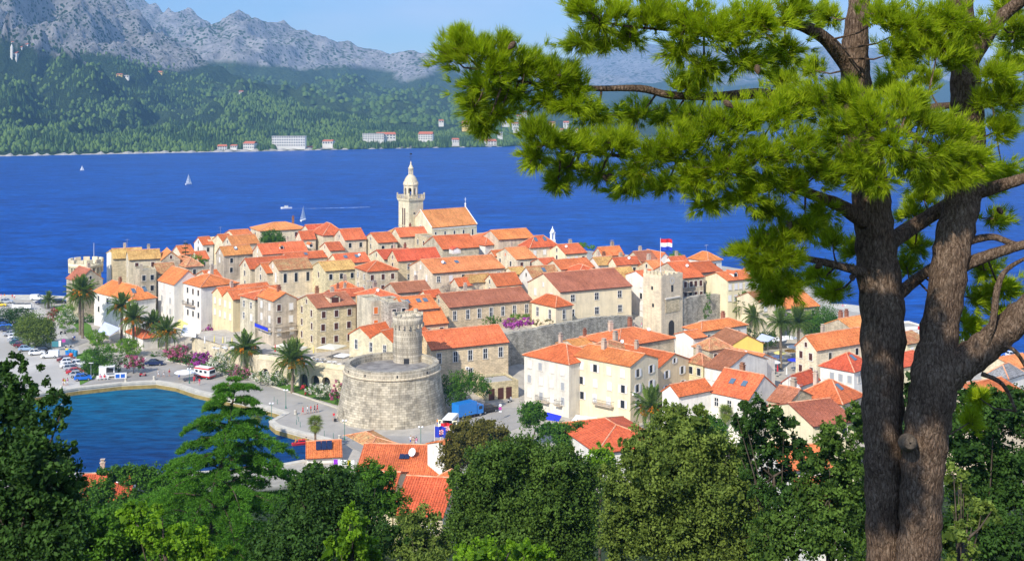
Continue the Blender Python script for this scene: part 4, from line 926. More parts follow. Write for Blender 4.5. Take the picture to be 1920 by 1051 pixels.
T('n114', 1500, 1520, 1560, 950, 930, 'G', 120, 'red', 'white', None, (2, 1, 'n'), 'red and white house glimpsed through the oak branches', A=10, Wm=9, base=8, chim=0)
T('n115', 1440, 1470, 1560, 880, 850, 'G', 140, 'orange', 'white', None, (2, 1, 'n'), 'white-walled house behind the tallest holm oak', A=10, Wm=9, base=6, chim=0)
# ------------------------------------------------------------------ landmarks
def arch_wall(b, x0, x1, zb, zt, arches, y0, y1, m=0, seg=10):
    """a wall along x, from y0 (front) to y1, pierced by round arches (centre, radius, springing height)"""
    cur = x0
    def solid(a, c):
        if c-a > 1e-3: b.box(a, c, y0, y1, zb, zt, m)
    for cx, r_, zs in sorted(arches):
        solid(cur, cx-r_); cur = cx+r_
        ps = [(cx-r_*math.cos(math.pi*k/seg), zs+r_*math.sin(math.pi*k/seg)) for k in range(seg+1)]
        for (xa, za), (xb, zb_) in zip(ps, ps[1:]):
            b.poly([(xa, y0, za), (xb, y0, zb_), (xb, y0, zt), (xa, y0, zt)], m)
            b.poly([(xb, y1, zb_), (xa, y1, za), (xa, y1, zt), (xb, y1, zt)], m)
            b.poly([(xa, y0, za), (xa, y1, za), (xb, y1, zb_), (xb, y0, zb_)], m)
            b.poly([(xa, y0, zt), (xb, y0, zt), (xb, y1, zt), (xa, y1, zt)], m)
    solid(cur, x1)
# arch carrying the white house beside the crenellated tower
d = HOUSES['arch_house']
# crenellated round tower on the sea corner
cw = P(161, 500, 350); cw.z = -1.1
tw = empty('crenellated_tower', cw, 0, 'pale round sea tower with battlements and a ring of corbels', 'tower')
b = MB(); b.lathe([(5.0, -1.5), (4.75, 3), (4.5, 13.2), (4.55, 13.4)], 32); b.lathe([(4.6, 15.2), (5.15, 15.25), (5.15, 16.6), (4.55, 16.6), (4.55, 15.6), (0.05, 15.6)], 32); b.build('shaft', M['church'], tw, True)
for k in range(22):
    t = 2*math.pi*k/22; c = MB(); c.box(-.22, .22, 0, .62, 13.5, 15.25); c.poly([(-.22, .62, 13.9), (.22, .62, 13.9), (.22, .1, 13.2), (-.22, .1, 13.2)])
    c.build('corbel', M['church'], tw, False, (4.5*math.cos(t), 4.5*math.sin(t), 0), t-math.pi/2)
for k in range(11):
    t = 2*math.pi*(k+.3)/11; c = MB(); c.box(-.95, .95, -.3, .3, 16.62, 17.7); c.build('merlon', M['church'], tw, False, (4.84*math.cos(t), 4.84*math.sin(t), 0), t-math.pi/2)
pole = MB(); pole.tube([(2.5, 0, 15.6), (2.5, 0, 22.6)], [.07, .04], 6); pole.build('mast', M['paint_w'], tw)
# cathedral: nave from the house kit, with frieze, buttress strips, cross, rose window
T('nave', 768, 810, 894, 427, 395, 'G', 412, 'apricot', 'church', None, None, 'cathedral nave with a tall stone gable, side windows and an apricot roof', A=38, base=9, name='cathedral', cat='cathedral', chim=0, over=.2)
d = HOUSES['nave']; r_ = d['root']
fr = MB(); fr.box(.4, d['L']-.4, -.18, -.003, d['H']-.75, d['H']-.25); fr.build('frieze', M['surround'], r_)
for k in range(26):
    a = MB(); x = .8+(d['L']-1.6)*k/25; a.box(x-.16, x+.16, -.16, -.004, d['H']-1.25, d['H']-.76); a.build('frieze_arch', M['church'], r_)
for k in range(5):
    x = 1.6+(d['L']-3.6)*k/4; window(r_, 'f', x, d['H']-4.6, 'd', 0, 0, .7, 2.9)
for x in (-.12, d['L']+.12):
    cp = MB()
    for s_ in (0, 1):
        y = 0 if s_ == 0 else d['W']; cp.tube([(x, y-.2 if s_ == 0 else y+.2, d['H']+.1), (x, d['W']/2, d['H']+d['rise']+.45)], .22, 4)
    cp.build('gable_coping', M['surround'], r_)
cr = MB(); x = d['L']+.1; y = d['W']/2; z = d['H']+d['rise']+.4
cr.lathe([(.02, z), (.35, z+.3), (.2, z+.7), (.42, z+1.1), (.05, z+1.5)], 8, (x, y)); cr.tube([(x, y, z+1.4), (x, y, z+3.6)], .07, 5); cr.tube([(x-.5, y, z+2.8), (x+.5, y, z+2.8)], .06, 5); cr.build('cross', M['paint_w'], r_)
rw = MB(); n = 20
for k in range(n):
    a0, a1 = 2*math.pi*k/n, 2*math.pi*(k+1)/n; q = lambda rr, t: (-.08, d['W']/2+rr*math.cos(t), d['H']-.6+rr*math.sin(t))
    rw.poly([q(.8, a1), q(.8, a0), q(1.15, a0), q(1.15, a1)])
rw.build('rose_window', M['surround'], r_); rp = MB(); rp.poly([(-.03, d['W']/2+.8*math.cos(-2*math.pi*k/n), d['H']-.6+.8*math.sin(-2*math.pi*k/n)) for k in range(n)]); rp.build('rose_glass', M['glass'], r_)
# aisle roof line below the windows
al = MB(); al.box(-.1, d['L'], -1.2, -.05, d['H']-5.6, d['H']-5.2); al.build('aisle_ledge', M['surround'], r_)
# bell tower
C = P(767, 374, 419); a = R(42); s = 6.6
bt = empty('bell_tower', (C.x, C.y, 9), a, 'tall cathedral bell tower with an octagonal belfry, dome and lantern', 'bell tower')
zt = C.z-9
b = MB(); b.box(0, s, 0, s, 0, zt-.8); b.box(-.12, s+.12, -.12, s+.12, 10.2, 10.45); b.box(-.2, s+.2, -.2, s+.2, zt-.8, zt-.45); b.box(-.38, s+.38, -.38, s+.38, zt-.45, zt)
b.build('shaft', M['church'], bt)
for face in 'lf':
    for o_ in ((-.62, .62) if face == 'l' else (-.9, .9)):
        c = MB(); hh = 8.2 if face == 'l' else .55; z0 = zt-11.6 if face == 'l' else zt-5.6
        if face == 'l': c.box(-.05, -.003, s/2+o_-.32, s/2+o_+.32, z0, z0+hh)
        else: c.box(s/2+o_-.35, s/2+o_+.35, -.05, -.003, z0, z0+hh)
        c.build('window', M['glass'] if face == 'f' else M['sh_b'], bt)
# balustrade: posts and rail
for k in range(4):
    for i in range(9):
        t = i/9; q = [(-.3+t*(s+.6), -.3), (s+.3, -.3+t*(s+.6)), (s+.3-t*(s+.6), s+.3), (-.3, s+.3-t*(s+.6))][k]
        p_ = MB(); w_ = .2 if i == 0 else .11; h_ = 2.3 if i == 0 else 1.4
        p_.box(q[0]-w_, q[0]+w_, q[1]-w_, q[1]+w_, zt, zt+h_); p_.build('corner_post' if i == 0 else 'baluster', M['church'], bt)
ra = MB()
for (x0, x1, y0, y1) in ((-.3, s+.3, -.42, -.18), (-.3, s+.3, s+.18, s+.42), (-.42, -.18, -.18, s+.18), (s+.18, s+.42, -.18, s+.18)): ra.box(x0, x1, y0, y1, zt+1.402, zt+1.6)
ra.build('balustrade_rail', M['church'], bt)
oc = empty('belfry', (s/2, s/2, zt)); oc.parent = bt
for k in range(8):
    t = R(22.5+45*k); t2 = t+R(45); R_ = 2.75; A_, B_ = Vector((R_*math.cos(t), R_*math.sin(t), 0)), Vector((R_*math.cos(t2), R_*math.sin(t2), 0))
    ln = (B_-A_).length; w_ = MB(); arch_wall(w_, 0, ln, .3, 5.3, [(ln/2, .62, 3.6)], 0, .35, seg=6); w_.box(ln/2-.6, ln/2+.6, .02, .33, .3, 1.0)
    o = w_.build('belfry_arch', M['church'], oc, False, A_, math.atan2(B_.y-A_.y, B_.x-A_.x))
    f_ = MB(); f_.lathe([(.16, 5.3), (.2, 5.9), (.06, 6.5)], 6, (R_*math.cos(t), R_*math.sin(t))); f_.build('pinnacle', M['church'], oc)
c = MB(); c.lathe([(2.95, 5.2), (3.0, 5.5), (2.7, 5.6), (2.6, 6.3), (2.35, 7.2), (1.85, 8.1), (1.25, 8.75), (.95, 9.0), (1.0, 9.15), (.05, 9.2)], 16); c.build('dome', M['church'], oc, True)
c = MB()
for k in range(6): t = R(60*k); c.box(.72*math.cos(t)-.15, .72*math.cos(t)+.15, .72*math.sin(t)-.15, .72*math.sin(t)+.15, 9.15, 11.3)
c.lathe([(1.05, 11.3), (1.05, 11.5), (.85, 11.7), (.6, 12.3), (.25, 12.9), (.3, 13.3), (.05, 14.2)], 12); c.build('lantern', M['church'], oc)
c = MB(); c.tube([(0, 0, 14), (0, 0, 17.2)], .06, 5); c.tube([(-.8, 0, 15.6), (.8, 0, 15.6)], .05, 4); c.tube([(0, -.8, 15.6), (0, .8, 15.6)], .05, 4); c.box(-.5, .5, -.04, .04, 16.6, 17.1); c.build('weather_vane', M['iron'], oc)
bl = MB(); bl.lathe([(.05, 4.0), (.35, 3.9), (.5, 3.2), (.75, 2.7)], 10); bl.build('bell', M['iron'], oc, True)
# loggia to the left of the tower
T('loggia', 729, 738, 746, 436, 428, 'H', 425, 'lichen', 'white', None, (2, 1, 'd'), 'small white loggia with a yellow roof at the foot of the bell tower', Wm=4, Lm=4.5, chim=0, A=38)
# small white belfry on the right ridge
q = P(1036, 455, 392); wb_ = empty('white_belfry', (q.x, q.y, 12), R(30), 'small white stone belfry rising above the red roofs', 'belfry')
z0 = q.z-12; b = MB(); b.box(-.9, .9, -.6, .6, 0, z0+1.2); b.box(-.75, -.4, -.45, .45, z0+1.2, z0+3.4); b.box(.4, .75, -.45, .45, z0+1.2, z0+3.4); b.box(-.9, .9, -.55, .55, z0+3.4, z0+3.7)
b.build('tower_wall', M['paint_w'], wb_); b = MB(); b.lathe([(.75, z0+3.7), (.7, z0+4.2), (.4, z0+4.8), (.12, z0+5.1), (.2, z0+5.4), (.03, z0+5.9)], 10); b.build('cap', M['paint_w'], wb_, True)
# ---- great round bastion
M['fort2'] = wall_mat('bastion_stone', (.55, .485, .375), 1.0, .4, .9, .45, .56)
for _n in M['fort2'].node_tree.nodes:
    if _n.type == 'UVMAP':      # courses wrap round the drum: angle along, height up
        _t = M['fort2'].node_tree; _c = _t.nodes.new('ShaderNodeTexCoord'); _s = _t.nodes.new('ShaderNodeSeparateXYZ'); _t.links.new(_c.outputs['Object'], _s.inputs[0])
        _a = _t.nodes.new('ShaderNodeMath'); _a.operation = 'ARCTAN2'; _t.links.new(_s.outputs[1], _a.inputs[0]); _t.links.new(_s.outputs[0], _a.inputs[1])
        _m = _t.nodes.new('ShaderNodeMath'); _m.operation = 'MULTIPLY'; _m.inputs[1].default_value = 10.5; _t.links.new(_a.outputs[0], _m.inputs[0])
        _k = _t.nodes.new('ShaderNodeCombineXYZ'); _t.links.new(_m.outputs[0], _k.inputs[0]); _t.links.new(_s.outputs[2], _k.inputs[1])
        for _l in list(_n.outputs[0].links): _t.links.new(_k.outputs[0], _l.to_socket)
        break
BC = Vector((-24.4, 228, 1.5)); bs = empty('round_bastion', BC, 0, 'massive round stone bastion with sloping walls and a low parapet', 'bastion')
prof = []
for k in range(13): t = k/12; prof.append((11.3-1.55*t-.12*math.sin(t*3.1), 8.95*t))
b = MB(); b.lathe(prof, 120); b.build('battered_wall', M['fort2'], bs, False)
b = MB(); b.lathe([(9.75, 8.93), (9.98, 9.0), (10.02, 9.18), (9.95, 9.33), (9.7, 9.4)], 72); b.build('string_course', M['stone'], bs, True)
b = MB(); b.lathe([(9.66, 9.3), (9.55, 10.55), (9.4, 10.62), (8.5, 10.62), (8.42, 10.5), (8.4, 8.9)], 72); b.build('parapet', M['fort'], bs)
b = MB(); b.lathe([(8.6, 9.15), (.03, 9.25)], 48); b.build('gun_platform', noisy('platform_floor', (.17, .155, .14), (.30, .28, .25), .5), bs)
for k, t in enumerate((R(-148), R(-117), R(-78), R(-38))):
    c = MB(); c.box(-.13, .13, -.04, .25, 9.6, 10.05); c.build('loophole', M['iron'], bs, False, (9.66*math.cos(t), 9.66*math.sin(t), 0), t+math.pi/2)
tb = empty('round_tower', (-21.9, 235.3, 10.6), 0, 'narrow round watch tower with a ragged crown and dark doorway on the bastion', 'tower')
b = MB(); b.lathe([(3.1, -9), (3.06, 0), (2.98, 6.6), (3.02, 8.0)], 36); b.lathe([(3.1, 8.0), (3.2, 8.6), (3.22, 9.6), (2.75, 9.6), (2.7, 8.6), (.05, 8.6)], 36)
b.build('shaft', M['fort'], tb, True)
rr = random.Random(5)
for k in range(18):
    t = 2*math.pi*k/18; c = MB(); h = rr.uniform(.2, .9); c.box(-.45, .45, -.12, .35, 9.65, 9.7+h*(.4+.6*(k % 3 == 0))); c2 = MB(); c2.box(-.18, .18, -.36, .0, 7.3, 8.02)
    c2.build('corbel', M['fort'], tb, False, (3.1*math.cos(t), 3.1*math.sin(t), 0), t+math.pi/2); c.build('crown_stone', M['fort'], tb, False, (3.1*math.cos(t), 3.1*math.sin(t), 0), t+math.pi/2)
c = MB(); c.box(-.55, .55, -3.12, -2.8, -1.3, 1.2); c.build('doorway', M['iron'], tb)
# ---- square gate tower with the flag
C = P(1240, 514, 286); a = R(42); gt = empty('gate_tower', (C.x, C.y, 1.5), a, 'tall square town gate tower with a coat-of-arms panel and a flag', 'tower')
t_ = lambda px, d_: ((px-CX)/F*C.y-C.x)/(d_[0]-(px-CX)/F*d_[1])
W_ = t_(1206, (-math.sin(a), math.cos(a))); L_ = t_(1280, (math.cos(a), math.sin(a))); H = C.z-1.5
b = MB(); b.box(0, L_, 0, W_, 0, H-1.2); b.build('tower_wall', M['church'], gt)
pb = MB(); pb.box(0, L_, 0, .5, H-1.2, H-.4); pb.box(0, L_, W_-.5, W_, H-1.2, H-.4); pb.box(0, .5, .5, W_-.5, H-1.2, H-.4); pb.box(L_-.5, L_, .5, W_-.5, H-1.2, H-.4); pb.build('parapet', M['church'], gt)
for k in range(5):
    m_ = MB(); y = W_*(k+.5)/5; m_.box(.01, .48, y-.45, y+.45, H-.4, H+rr.uniform(.3, .7)); m_.build('merlon', M['church'], gt)
for k in range(4):
    m_ = MB(); x = .9+(L_-1.2)*k/4; m_.box(x, x+.95, .01, .48, H-.4, H-.1+rr.uniform(.0, .3)); m_.build('merlon', M['church'], gt)
z7 = H-13.5
b = MB(); b.box(1.6, L_-1.4, -.12, -.003, z7+3.4, z7+6.9); b.build('stone_panel', M['ochre'], gt)
b = MB(); b.box(1.4, L_-1.2, -.35, -.003, z7+6.9, z7+7.2); b.build('panel_cornice', M['surround'], gt)
for (x, z, w_, h_) in ((L_*.5, z7+8.6, .8, 1.7),): 
    c = MB(); c.box(x-w_/2, x+w_/2, -.06, -.003, z, z+h_); c.build('window', M['glass'], gt)
    c = MB(); c.lathe([(.62, 0), (.95, 0)], 14); o = c.build('emblem', M['surround'], gt, False, (x, -.05, z+h_+1.2)); o.rotation_euler = (R(90), 0, 0)
for (y, z) in ((W_*.5, z7+9.2), (W_*.45, z7+4.8)):
    c = MB(); c.box(-.06, -.003, y-.3, y+.3, z, z+.9); c.build('window', M['glass'], gt)
g_ = MB(); n = 12; x = L_*.46
pts_ = [(x-1.1, -.05, z7-2.6), (x+1.1, -.05, z7-2.6)]+[(x+1.1*math.cos(math.pi*k/n), -.05, z7+.2+1.1*math.sin(math.pi*k/n)) for k in range(n+1)]
g_.poly(pts_); g_.build('gateway', M['iron'], gt)  # flat dark panel; its colour stands in for shade inside the gate
# flag kit
def flag(name, loc, h, fw, fh, cols, label, rz=0.0, crest=False, group=None, ph=0.0):
    fl = empty(name, loc, rz, label, 'flag', group)
    b = MB(); b.tube([(0, 0, 0), (0, 0, h)], [.07, .045], 7); b.lathe([(.01, h-.02), (.09, h+.05), (.01, h+.14)], 7); b.build('flagpole', M['paint_w'], fl)
    n = 14
    for i, cm in enumerate(cols):
        c = MB(); z1 = h-.1-fh*i/len(cols); z0 = h-.1-fh*(i+1)/len(cols)
        P_ = lambda k: (.05+fw*k/n*.97, .22*math.sin(k*.75+ph)*min(1, k/4), -.12*math.sin(k*.55+ph)*k/n)
        for k in range(n):
            p, q = P_(k), P_(k+1); c.poly([(p[0], p[1], z0+p[2]), (q[0], q[1], z0+q[2]), (q[0], q[1], z1+q[2]), (p[0], p[1], z1+p[2])])
        c.build('flag_stripe', cm, fl, True)
    if crest:
        c = MB(); s_ = fh/9
        for i in range(4):
            for j in range(4):
                x0 = fw*.42+s_*i*.8; z0 = h-.1-fh*.72+s_*j; k = x0/fw*n; y = .22*math.sin(k*.75+ph)*min(1, k/4)-.12
                c.poly([(x0, y, z0-.05), (x0+s_*.8, y, z0-.05), (x0+s_*.8, y, z0+s_-.05), (x0, y, z0+s_-.05)], (i+j) % 2)
        c.build('crest', [M['flag_r'], M['flag_w']], fl)
    return fl
M['flag_r'] = mat('flag_red', (.62, .02, .03), .7); M['flag_w'] = mat('flag_white', (.80, .80, .82), .7); M['flag_b'] = mat('flag_blue', (.02, .05, .45), .7); M['flag_y'] = mat('flag_gold', (.8, .5, .02), .7)
q = gt.matrix_basis @ Vector((.6, .8, H-1.2))
flag('tower_flag', q, 10.2, 3.0, 3.0, [M['flag_r'], M['flag_w'], M['flag_b']], 'red, white and blue striped flag flying from the square gate tower')
q = G(815, 866, 1.5)
flag('harbour_flag', q, 6.4, 2.0, 1.9, [M['flag_b']], 'plain blue flag with a pale emblem on a white pole by the bastion road', 0, True, ph=1.0)
q = G(826, 852, 1.5)
flag('harbour_flag', q, 5.8, 2.2, 1.9, [M['flag_r'], M['flag_w'], M['flag_b']], 'red, white and blue flag with a chequered shield on a pole by the bastion road', 0, True, ph=2.0)
# ---- town walls
def wall_run(name, pts_, zb, zt, th, m, label, ragged=0.0, cat='wall'):
    e = empty(name, (pts_[0][0], pts_[0][1], zb), 0, label, cat); o0 = Vector((pts_[0][0], pts_[0][1], zb))
    b = MB(); zt = zt if hasattr(zt, '__len__') else [zt]*len(pts_)
    for (a_, za), (c_, zc) in zip(zip(pts_, zt), zip(pts_[1:], zt[1:])):
        A_, B_ = Vector(a_), Vector(c_); d_ = (B_-A_).normalized(); n_ = Vector((-d_.y, d_.x))*th; k = max(1, int((B_-A_).length/1.4)) if ragged else 1
        for i in range(k):
            p, q_ = A_.lerp(B_, i/k), A_.lerp(B_, (i+1)/k+(.002 if ragged else 0)); z1 = za+(zc-za)*i/k+random.uniform(-ragged, ragged); z2 = za+(zc-za)*(i+1)/k+random.uniform(-ragged, ragged)*.3
            v = [p, q_, q_+n_, p+n_]; lo = [Vector((x.x, x.y, zb))-o0 for x in v]; hi = [Vector((v[j].x, v[j].y, z1 if j in (0, 3) else z2))-o0 for j in range(4)]
            b.poly([lo[0], lo[1], hi[1], hi[0]]); b.poly([lo[2], lo[3], hi[3], hi[2]]); b.poly(hi)
            b.poly([lo[3], lo[0], hi[0], hi[3]]); b.poly([lo[1], lo[2], hi[2], hi[1]])
    b.build('masonry', M[m], e); return e
wall_run('town_wall', [(-3.5, 257), (9.9, 267), (21, 277), (31, 287)], 1.4, [11.4, 11.9, 12.0, 10.5], 1.6, 'rubble', 'old grey rubble town wall between the hall and the gate tower', .25)
wall_run('town_wall', [(42, 290), (50, 297), (60, 303)], 1.4, [13.8, 14, 13.5], 1.6, 'rubble', 'tall dark rubble wall right of the gate tower, ivy at its end', .2)
wall_run('gate_ramp_wall', [(20, 270), (30, 276), (38, 279)], 1.4, [7.8, 7.6, 7.2], 1.0, 'rubble', 'low rubble parapet of the landing in front of the gate', .2)
sheet('gate_landing', [(21, 271), (31, 277), (39, 280), (36, 286), (24, 279)], 6.9, M['paving'])
# ---- arcaded terrace
A0, A1 = Vector((-58, 256)), Vector((-35.6, 244.2)); ln = (A1-A0).length; an = math.atan2(A1.y-A0.y, A1.x-A0.x)
ar = empty('arcade_wall', (A0.x, A0.y, 1.4), an, 'pale terrace wall with a row of dark round arches along the harbour road', 'wall')
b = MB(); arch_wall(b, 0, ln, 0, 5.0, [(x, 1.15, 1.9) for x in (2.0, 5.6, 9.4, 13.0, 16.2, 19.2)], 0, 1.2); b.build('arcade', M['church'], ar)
b = MB(); b.box(-.1, ln+.1, -.12, 1.0, 5.0, 5.25); b.box(0, ln, .1, .5, 5.25, 6.0); b.build('parapet', M['church'], ar)
b = MB(); b.poly([(0, 1.0, 0), (ln, 1.0, 0), (ln, 1.0, 4.9), (0, 1.0, 4.9)]); b.build('arch_recess', M['iron'], ar)  # one flat dark sheet, shade inside the arches painted as its colour
sheet('restaurant_terrace', [(-57.6, 256.8), (-36, 245.2), (-30, 241), (-18, 244), (-16, 262), (-50, 300), (-80, 288), (-79, 281.5)], 6.3, M['paving'])
wall_run('garden_wall', [(-82, 287), (-79, 281), (-66, 266), (-58.2, 256.2)], 1.4, [5.0, 5.6, 6.6, 7.0], .8, 'lime', 'pale garden wall under the cafe parasols, climbing to the arcade', .05)
wall_run('terrace_return', [(-36, 244.4), (-31, 240.5)], 1.4, 7.2, .8, 'fort', 'short stone wall joining the arcade to the round bastion', .05)
# long white quay hall and the round pier at the right-hand shore
T('ferry', 1575, 1690, 1735, 617, 0, 'F', 287, 'concrete', 'white', None, (4, 1, 'n'), 'long white flat-roofed hall with a red shop front on the right-hand quay', A=16, Wm=7, base=1.5, chim=0)
d = HOUSES['ferry']; b = MB(); b.box(2.2, 4.7, -.14, -.02, d['H']-.2, d['H']+.35); b.build('shop_sign', M['flag_w'], d['root'])
b = MB(); b.box(4.9, d['L']+1.5, -.16, -.02, d['H']-.25, d['H']+.55); b.build('shop_sign', M['flag_r'], d['root'])
pr_ = G(1585, 590, 1.5); pb_ = MB(); pb_.lathe([(9.2, -1), (9, 2.6), (8.6, 2.62), (.05, 2.6)], 40); o = pb_.build('round_pier', M['quay'], None, False, (pr_.x, pr_.y+4, 0)); tag(o, kind='structure')
# ------------------------------------------------------------------ plants
def rand_dirs(n):
    v = rng.normal(size=(n, 3)); return v/np.linalg.norm(v, axis=1)[:, None]
def leaf_quads(pos, nrm, ln, wd, up=None):
    """rhombic leaves at pos, in the plane with normal nrm"""
    n = len(pos); t = rand_dirs(n) if up is None else up
    a = np.cross(nrm, t); a /= np.linalg.norm(a, axis=1)[:, None]+1e-9; b = np.cross(nrm, a)
    ln = np.asarray(ln)[:, None]; wd = np.asarray(wd)[:, None]
    V = np.stack([pos-b*ln*.5, pos+a*wd*.5, pos+b*ln*.5, pos-a*wd*.5], 1).reshape(-1, 3)
    return V, np.arange(n*4).reshape(n, 4)
def clumps(lobes, per_lobe, shell=.55):
    """sub-clump centres inside ellipsoid lobes [(c, r)], with outward normals and radius"""
    cs, ns, rs_ = [], [], []
    for (c, r_) in lobes:
        c = np.asarray(c, float); r_ = np.asarray(r_, float); k = max(6, int(per_lobe*(r_.prod()**(2/3))/4))
        d_ = rand_dirs(k); rad = shell+(1-shell)*rng.random(k)**.6; rad *= 1+.18*rng.normal(size=k)*.6
        cs.append(c+d_*r_*rad[:, None]); n_ = d_/r_; ns.append(n_/np.linalg.norm(n_, axis=1)[:, None]); rs_.append(np.full(k, r_.mean()*.24))
    return np.concatenate(cs), np.concatenate(ns), np.concatenate(rs_)
def leaf_cloud(lobes, per_lobe, per_clump, ln, wd=.45, shell=.55, csize=1.0, flat=.5, core=0):
    c, n_, r_ = clumps(lobes, per_lobe, shell); k = len(c)
    idx = np.repeat(np.arange(k), per_clump); m = len(idx)
    off = rng.normal(size=(m, 3))*.5; off *= (r_[idx]*csize)[:, None]
    pos = c[idx]+off
    nn = rand_dirs(m)*1.0+n_[idx]*.7+np.array([0, 0, .5])*flat; nn /= np.linalg.norm(nn, axis=1)[:, None]
    L_ = ln*(.7+.6*rng.random(m)); V, Fq = leaf_quads(pos, nn, L_, L_*wd)
    tone = rng.random(k)
    rnd = np.clip(.55*tone[idx]+.45*rng.random(m), 0, 1)
    if core:                                   # inner leaves closing the crown, its inner shade put into their darker tone
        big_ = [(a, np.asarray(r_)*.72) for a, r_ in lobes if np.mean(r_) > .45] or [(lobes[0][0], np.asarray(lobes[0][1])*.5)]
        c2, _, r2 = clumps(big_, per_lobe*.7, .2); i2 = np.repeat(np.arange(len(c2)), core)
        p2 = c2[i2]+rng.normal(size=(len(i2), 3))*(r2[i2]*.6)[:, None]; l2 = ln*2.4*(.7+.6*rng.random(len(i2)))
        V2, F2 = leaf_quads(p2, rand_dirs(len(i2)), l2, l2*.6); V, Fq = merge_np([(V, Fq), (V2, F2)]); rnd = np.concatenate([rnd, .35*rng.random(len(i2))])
    return V, Fq, rnd, c
def trunk_limbs(b, base, top, r0, targets, n=8, rs=None):
    base, top = Vector(base), Vector(top); path = []
    for i in range(5):
        t = i/4; p = base.lerp(top, t); p += Vector((random.uniform(-1, 1), random.uniform(-1, 1), 0))*(top-base).length*.03*(0 < i); path.append(p)
    b.tube(path, [r0*(1-.6*i/4) for i in range(5)], n)
    for t in targets:
        t = Vector(t); s_ = path[random.choice((2, 3, 3, 4))]; m_ = s_.lerp(t, .5)+Vector((0, 0, -.1*(t-s_).length))
        b.tube([s_, m_, t], [r0*.3, r0*.16, r0*.05], 5)
def tree(name, base, lobes, label, m, cat='tree', leaf=.14, per_lobe=60, per_clump=26, r0=None, shell=.5, wd=.45, group=None, flowers=None, csize=1.0, lean=(0, 0), flat=.5, core=0):
    base = Vector(base); top = np.mean([l[0] for l in lobes], axis=0)
    root = empty(name, base, 0, label, cat, group)
    L0 = [(np.asarray(c)-np.array(base), r_) for c, r_ in lobes]
    V, Fq, rnd, c = leaf_cloud(L0, per_lobe, per_clump, leaf, wd, shell, csize, flat, core)
    link('crown' if cat == 'tree' else 'foliage', np_mesh(name+'_crown', V, Fq, M[m], rnd=rnd), root)
    if flowers:
        fm, fl_n, fs = flowers; V, Fq, rnd, _ = leaf_cloud([(a, np.asarray(r_)*1.04) for a, r_ in L0], per_lobe*.8, fl_n, fs, .9, .8, csize)
        link('blossom', np_mesh(name+'_blossom', V, Fq, M[fm], rnd=rnd), root)
    b = MB(); tt = Vector(top)-base; k = c[rng.choice(len(c), min(len(c), 14), replace=False)]
    trunk_limbs(b, (0, 0, -.3), (tt.x*.9, tt.y*.9, max(.4, tt.z*.9)), r0 or min(.17, max(.06, tt.z*.03)), k); b.build('trunk' if cat == 'tree' else 'stem', M['bark'], root, True)
    return root
def at_ground(px, py): g = G(px, py, 1.5); return g
# ---- palms
def frond_mesh(name, length, droop, seed, fan=False):
    r_ = np.random.default_rng(seed); parts = []; n = 20
    path = []
    for i in range(n+1):
        t = i/n; path.append((length*(t-.18*droop*t*t*t), length*(.42*t-droop*.95*t*t)))
    path = np.array(path); V, Fc = [], []
    for i in range(1, n+1):                                  # leaflets in pairs
        t = i/n; x, z = path[i]; ll = length*.20*math.sin(math.pi*min(1, .12+t*.86))**.7; w_ = length*.011+.03
        for s_ in (-1, 1):
            for sub in (0, .5):
                xx = x-sub*length/n*.9; a = .75-.4*t; tip = np.array([xx+ll*math.sin(a)*.8, s_*ll*math.cos(a)*.9, z-ll*(.15+.5*r_.random()*.6)]); o = np.array([xx, 0, z])
                d_ = np.array([w_, 0, 0]); k = len(V); V += [o-d_, (o+tip)/2+np.array([0, 0, .03*length*.3])-d_*.8, tip, (o+tip)/2+np.array([0, 0, .03*length*.3])+d_*1.2]; Fc.append((k, k+1, k+2, k+3))
    for i in range(n):                                       # midrib
        a, b_ = path[i], path[i+1]; k = len(V); w0 = .05*(1-i/n)+.012; V += [np.array([a[0], -w0, a[1]]), np.array([b_[0], -w0, b_[1]]), np.array([b_[0], w0, b_[1]]), np.array([a[0], w0, a[1]])]; Fc.append((k, k+1, k+2, k+3))
    Fq = np.array(Fc); rnd = r_.random(len(Fq))*.7+.15
    return np_mesh('frond', np.array(V), Fq, M['leaf_palm'], rnd=rnd)
FRONDS = {}
for k_, (l_, dr) in enumerate([(4.7, .25), (5.0, .5), (4.9, .8), (4.4, 1.05)]): FRONDS[k_] = [frond_mesh('frond', l_, dr, 30+k_*3+i) for i in range(2)]
def dates_mesh():
    lob = [((1.75*math.cos(t), 1.75*math.sin(t), -.35+.55*(i % 2)), (.6, .6, .6)) for i, t in enumerate(np.linspace(0, 2*math.pi, 9)[:-1])]
    V, Fq, rnd, _ = leaf_cloud(lob, 150, 12, .24, .8, .3); return np_mesh('dates', V, Fq, M['fl_dates'], rnd=rnd)
DATES = dates_mesh()
def palm_trunk_mesh(h, r_):
    b = MB(); n = int(h/.35); path = [(0, 0, h*i/n) for i in range(n+1)]; rad = [r_*(1.25-.25*min(1, i/4))*(1+.07*(i % 2)) for i in range(n+1)]
    rad[-1] *= 1.5; rad[-2] *= 1.35; rad[-3] *= 1.15
    b.tube(path, rad, 9); return b.mesh('trunk', M['palmbark'])
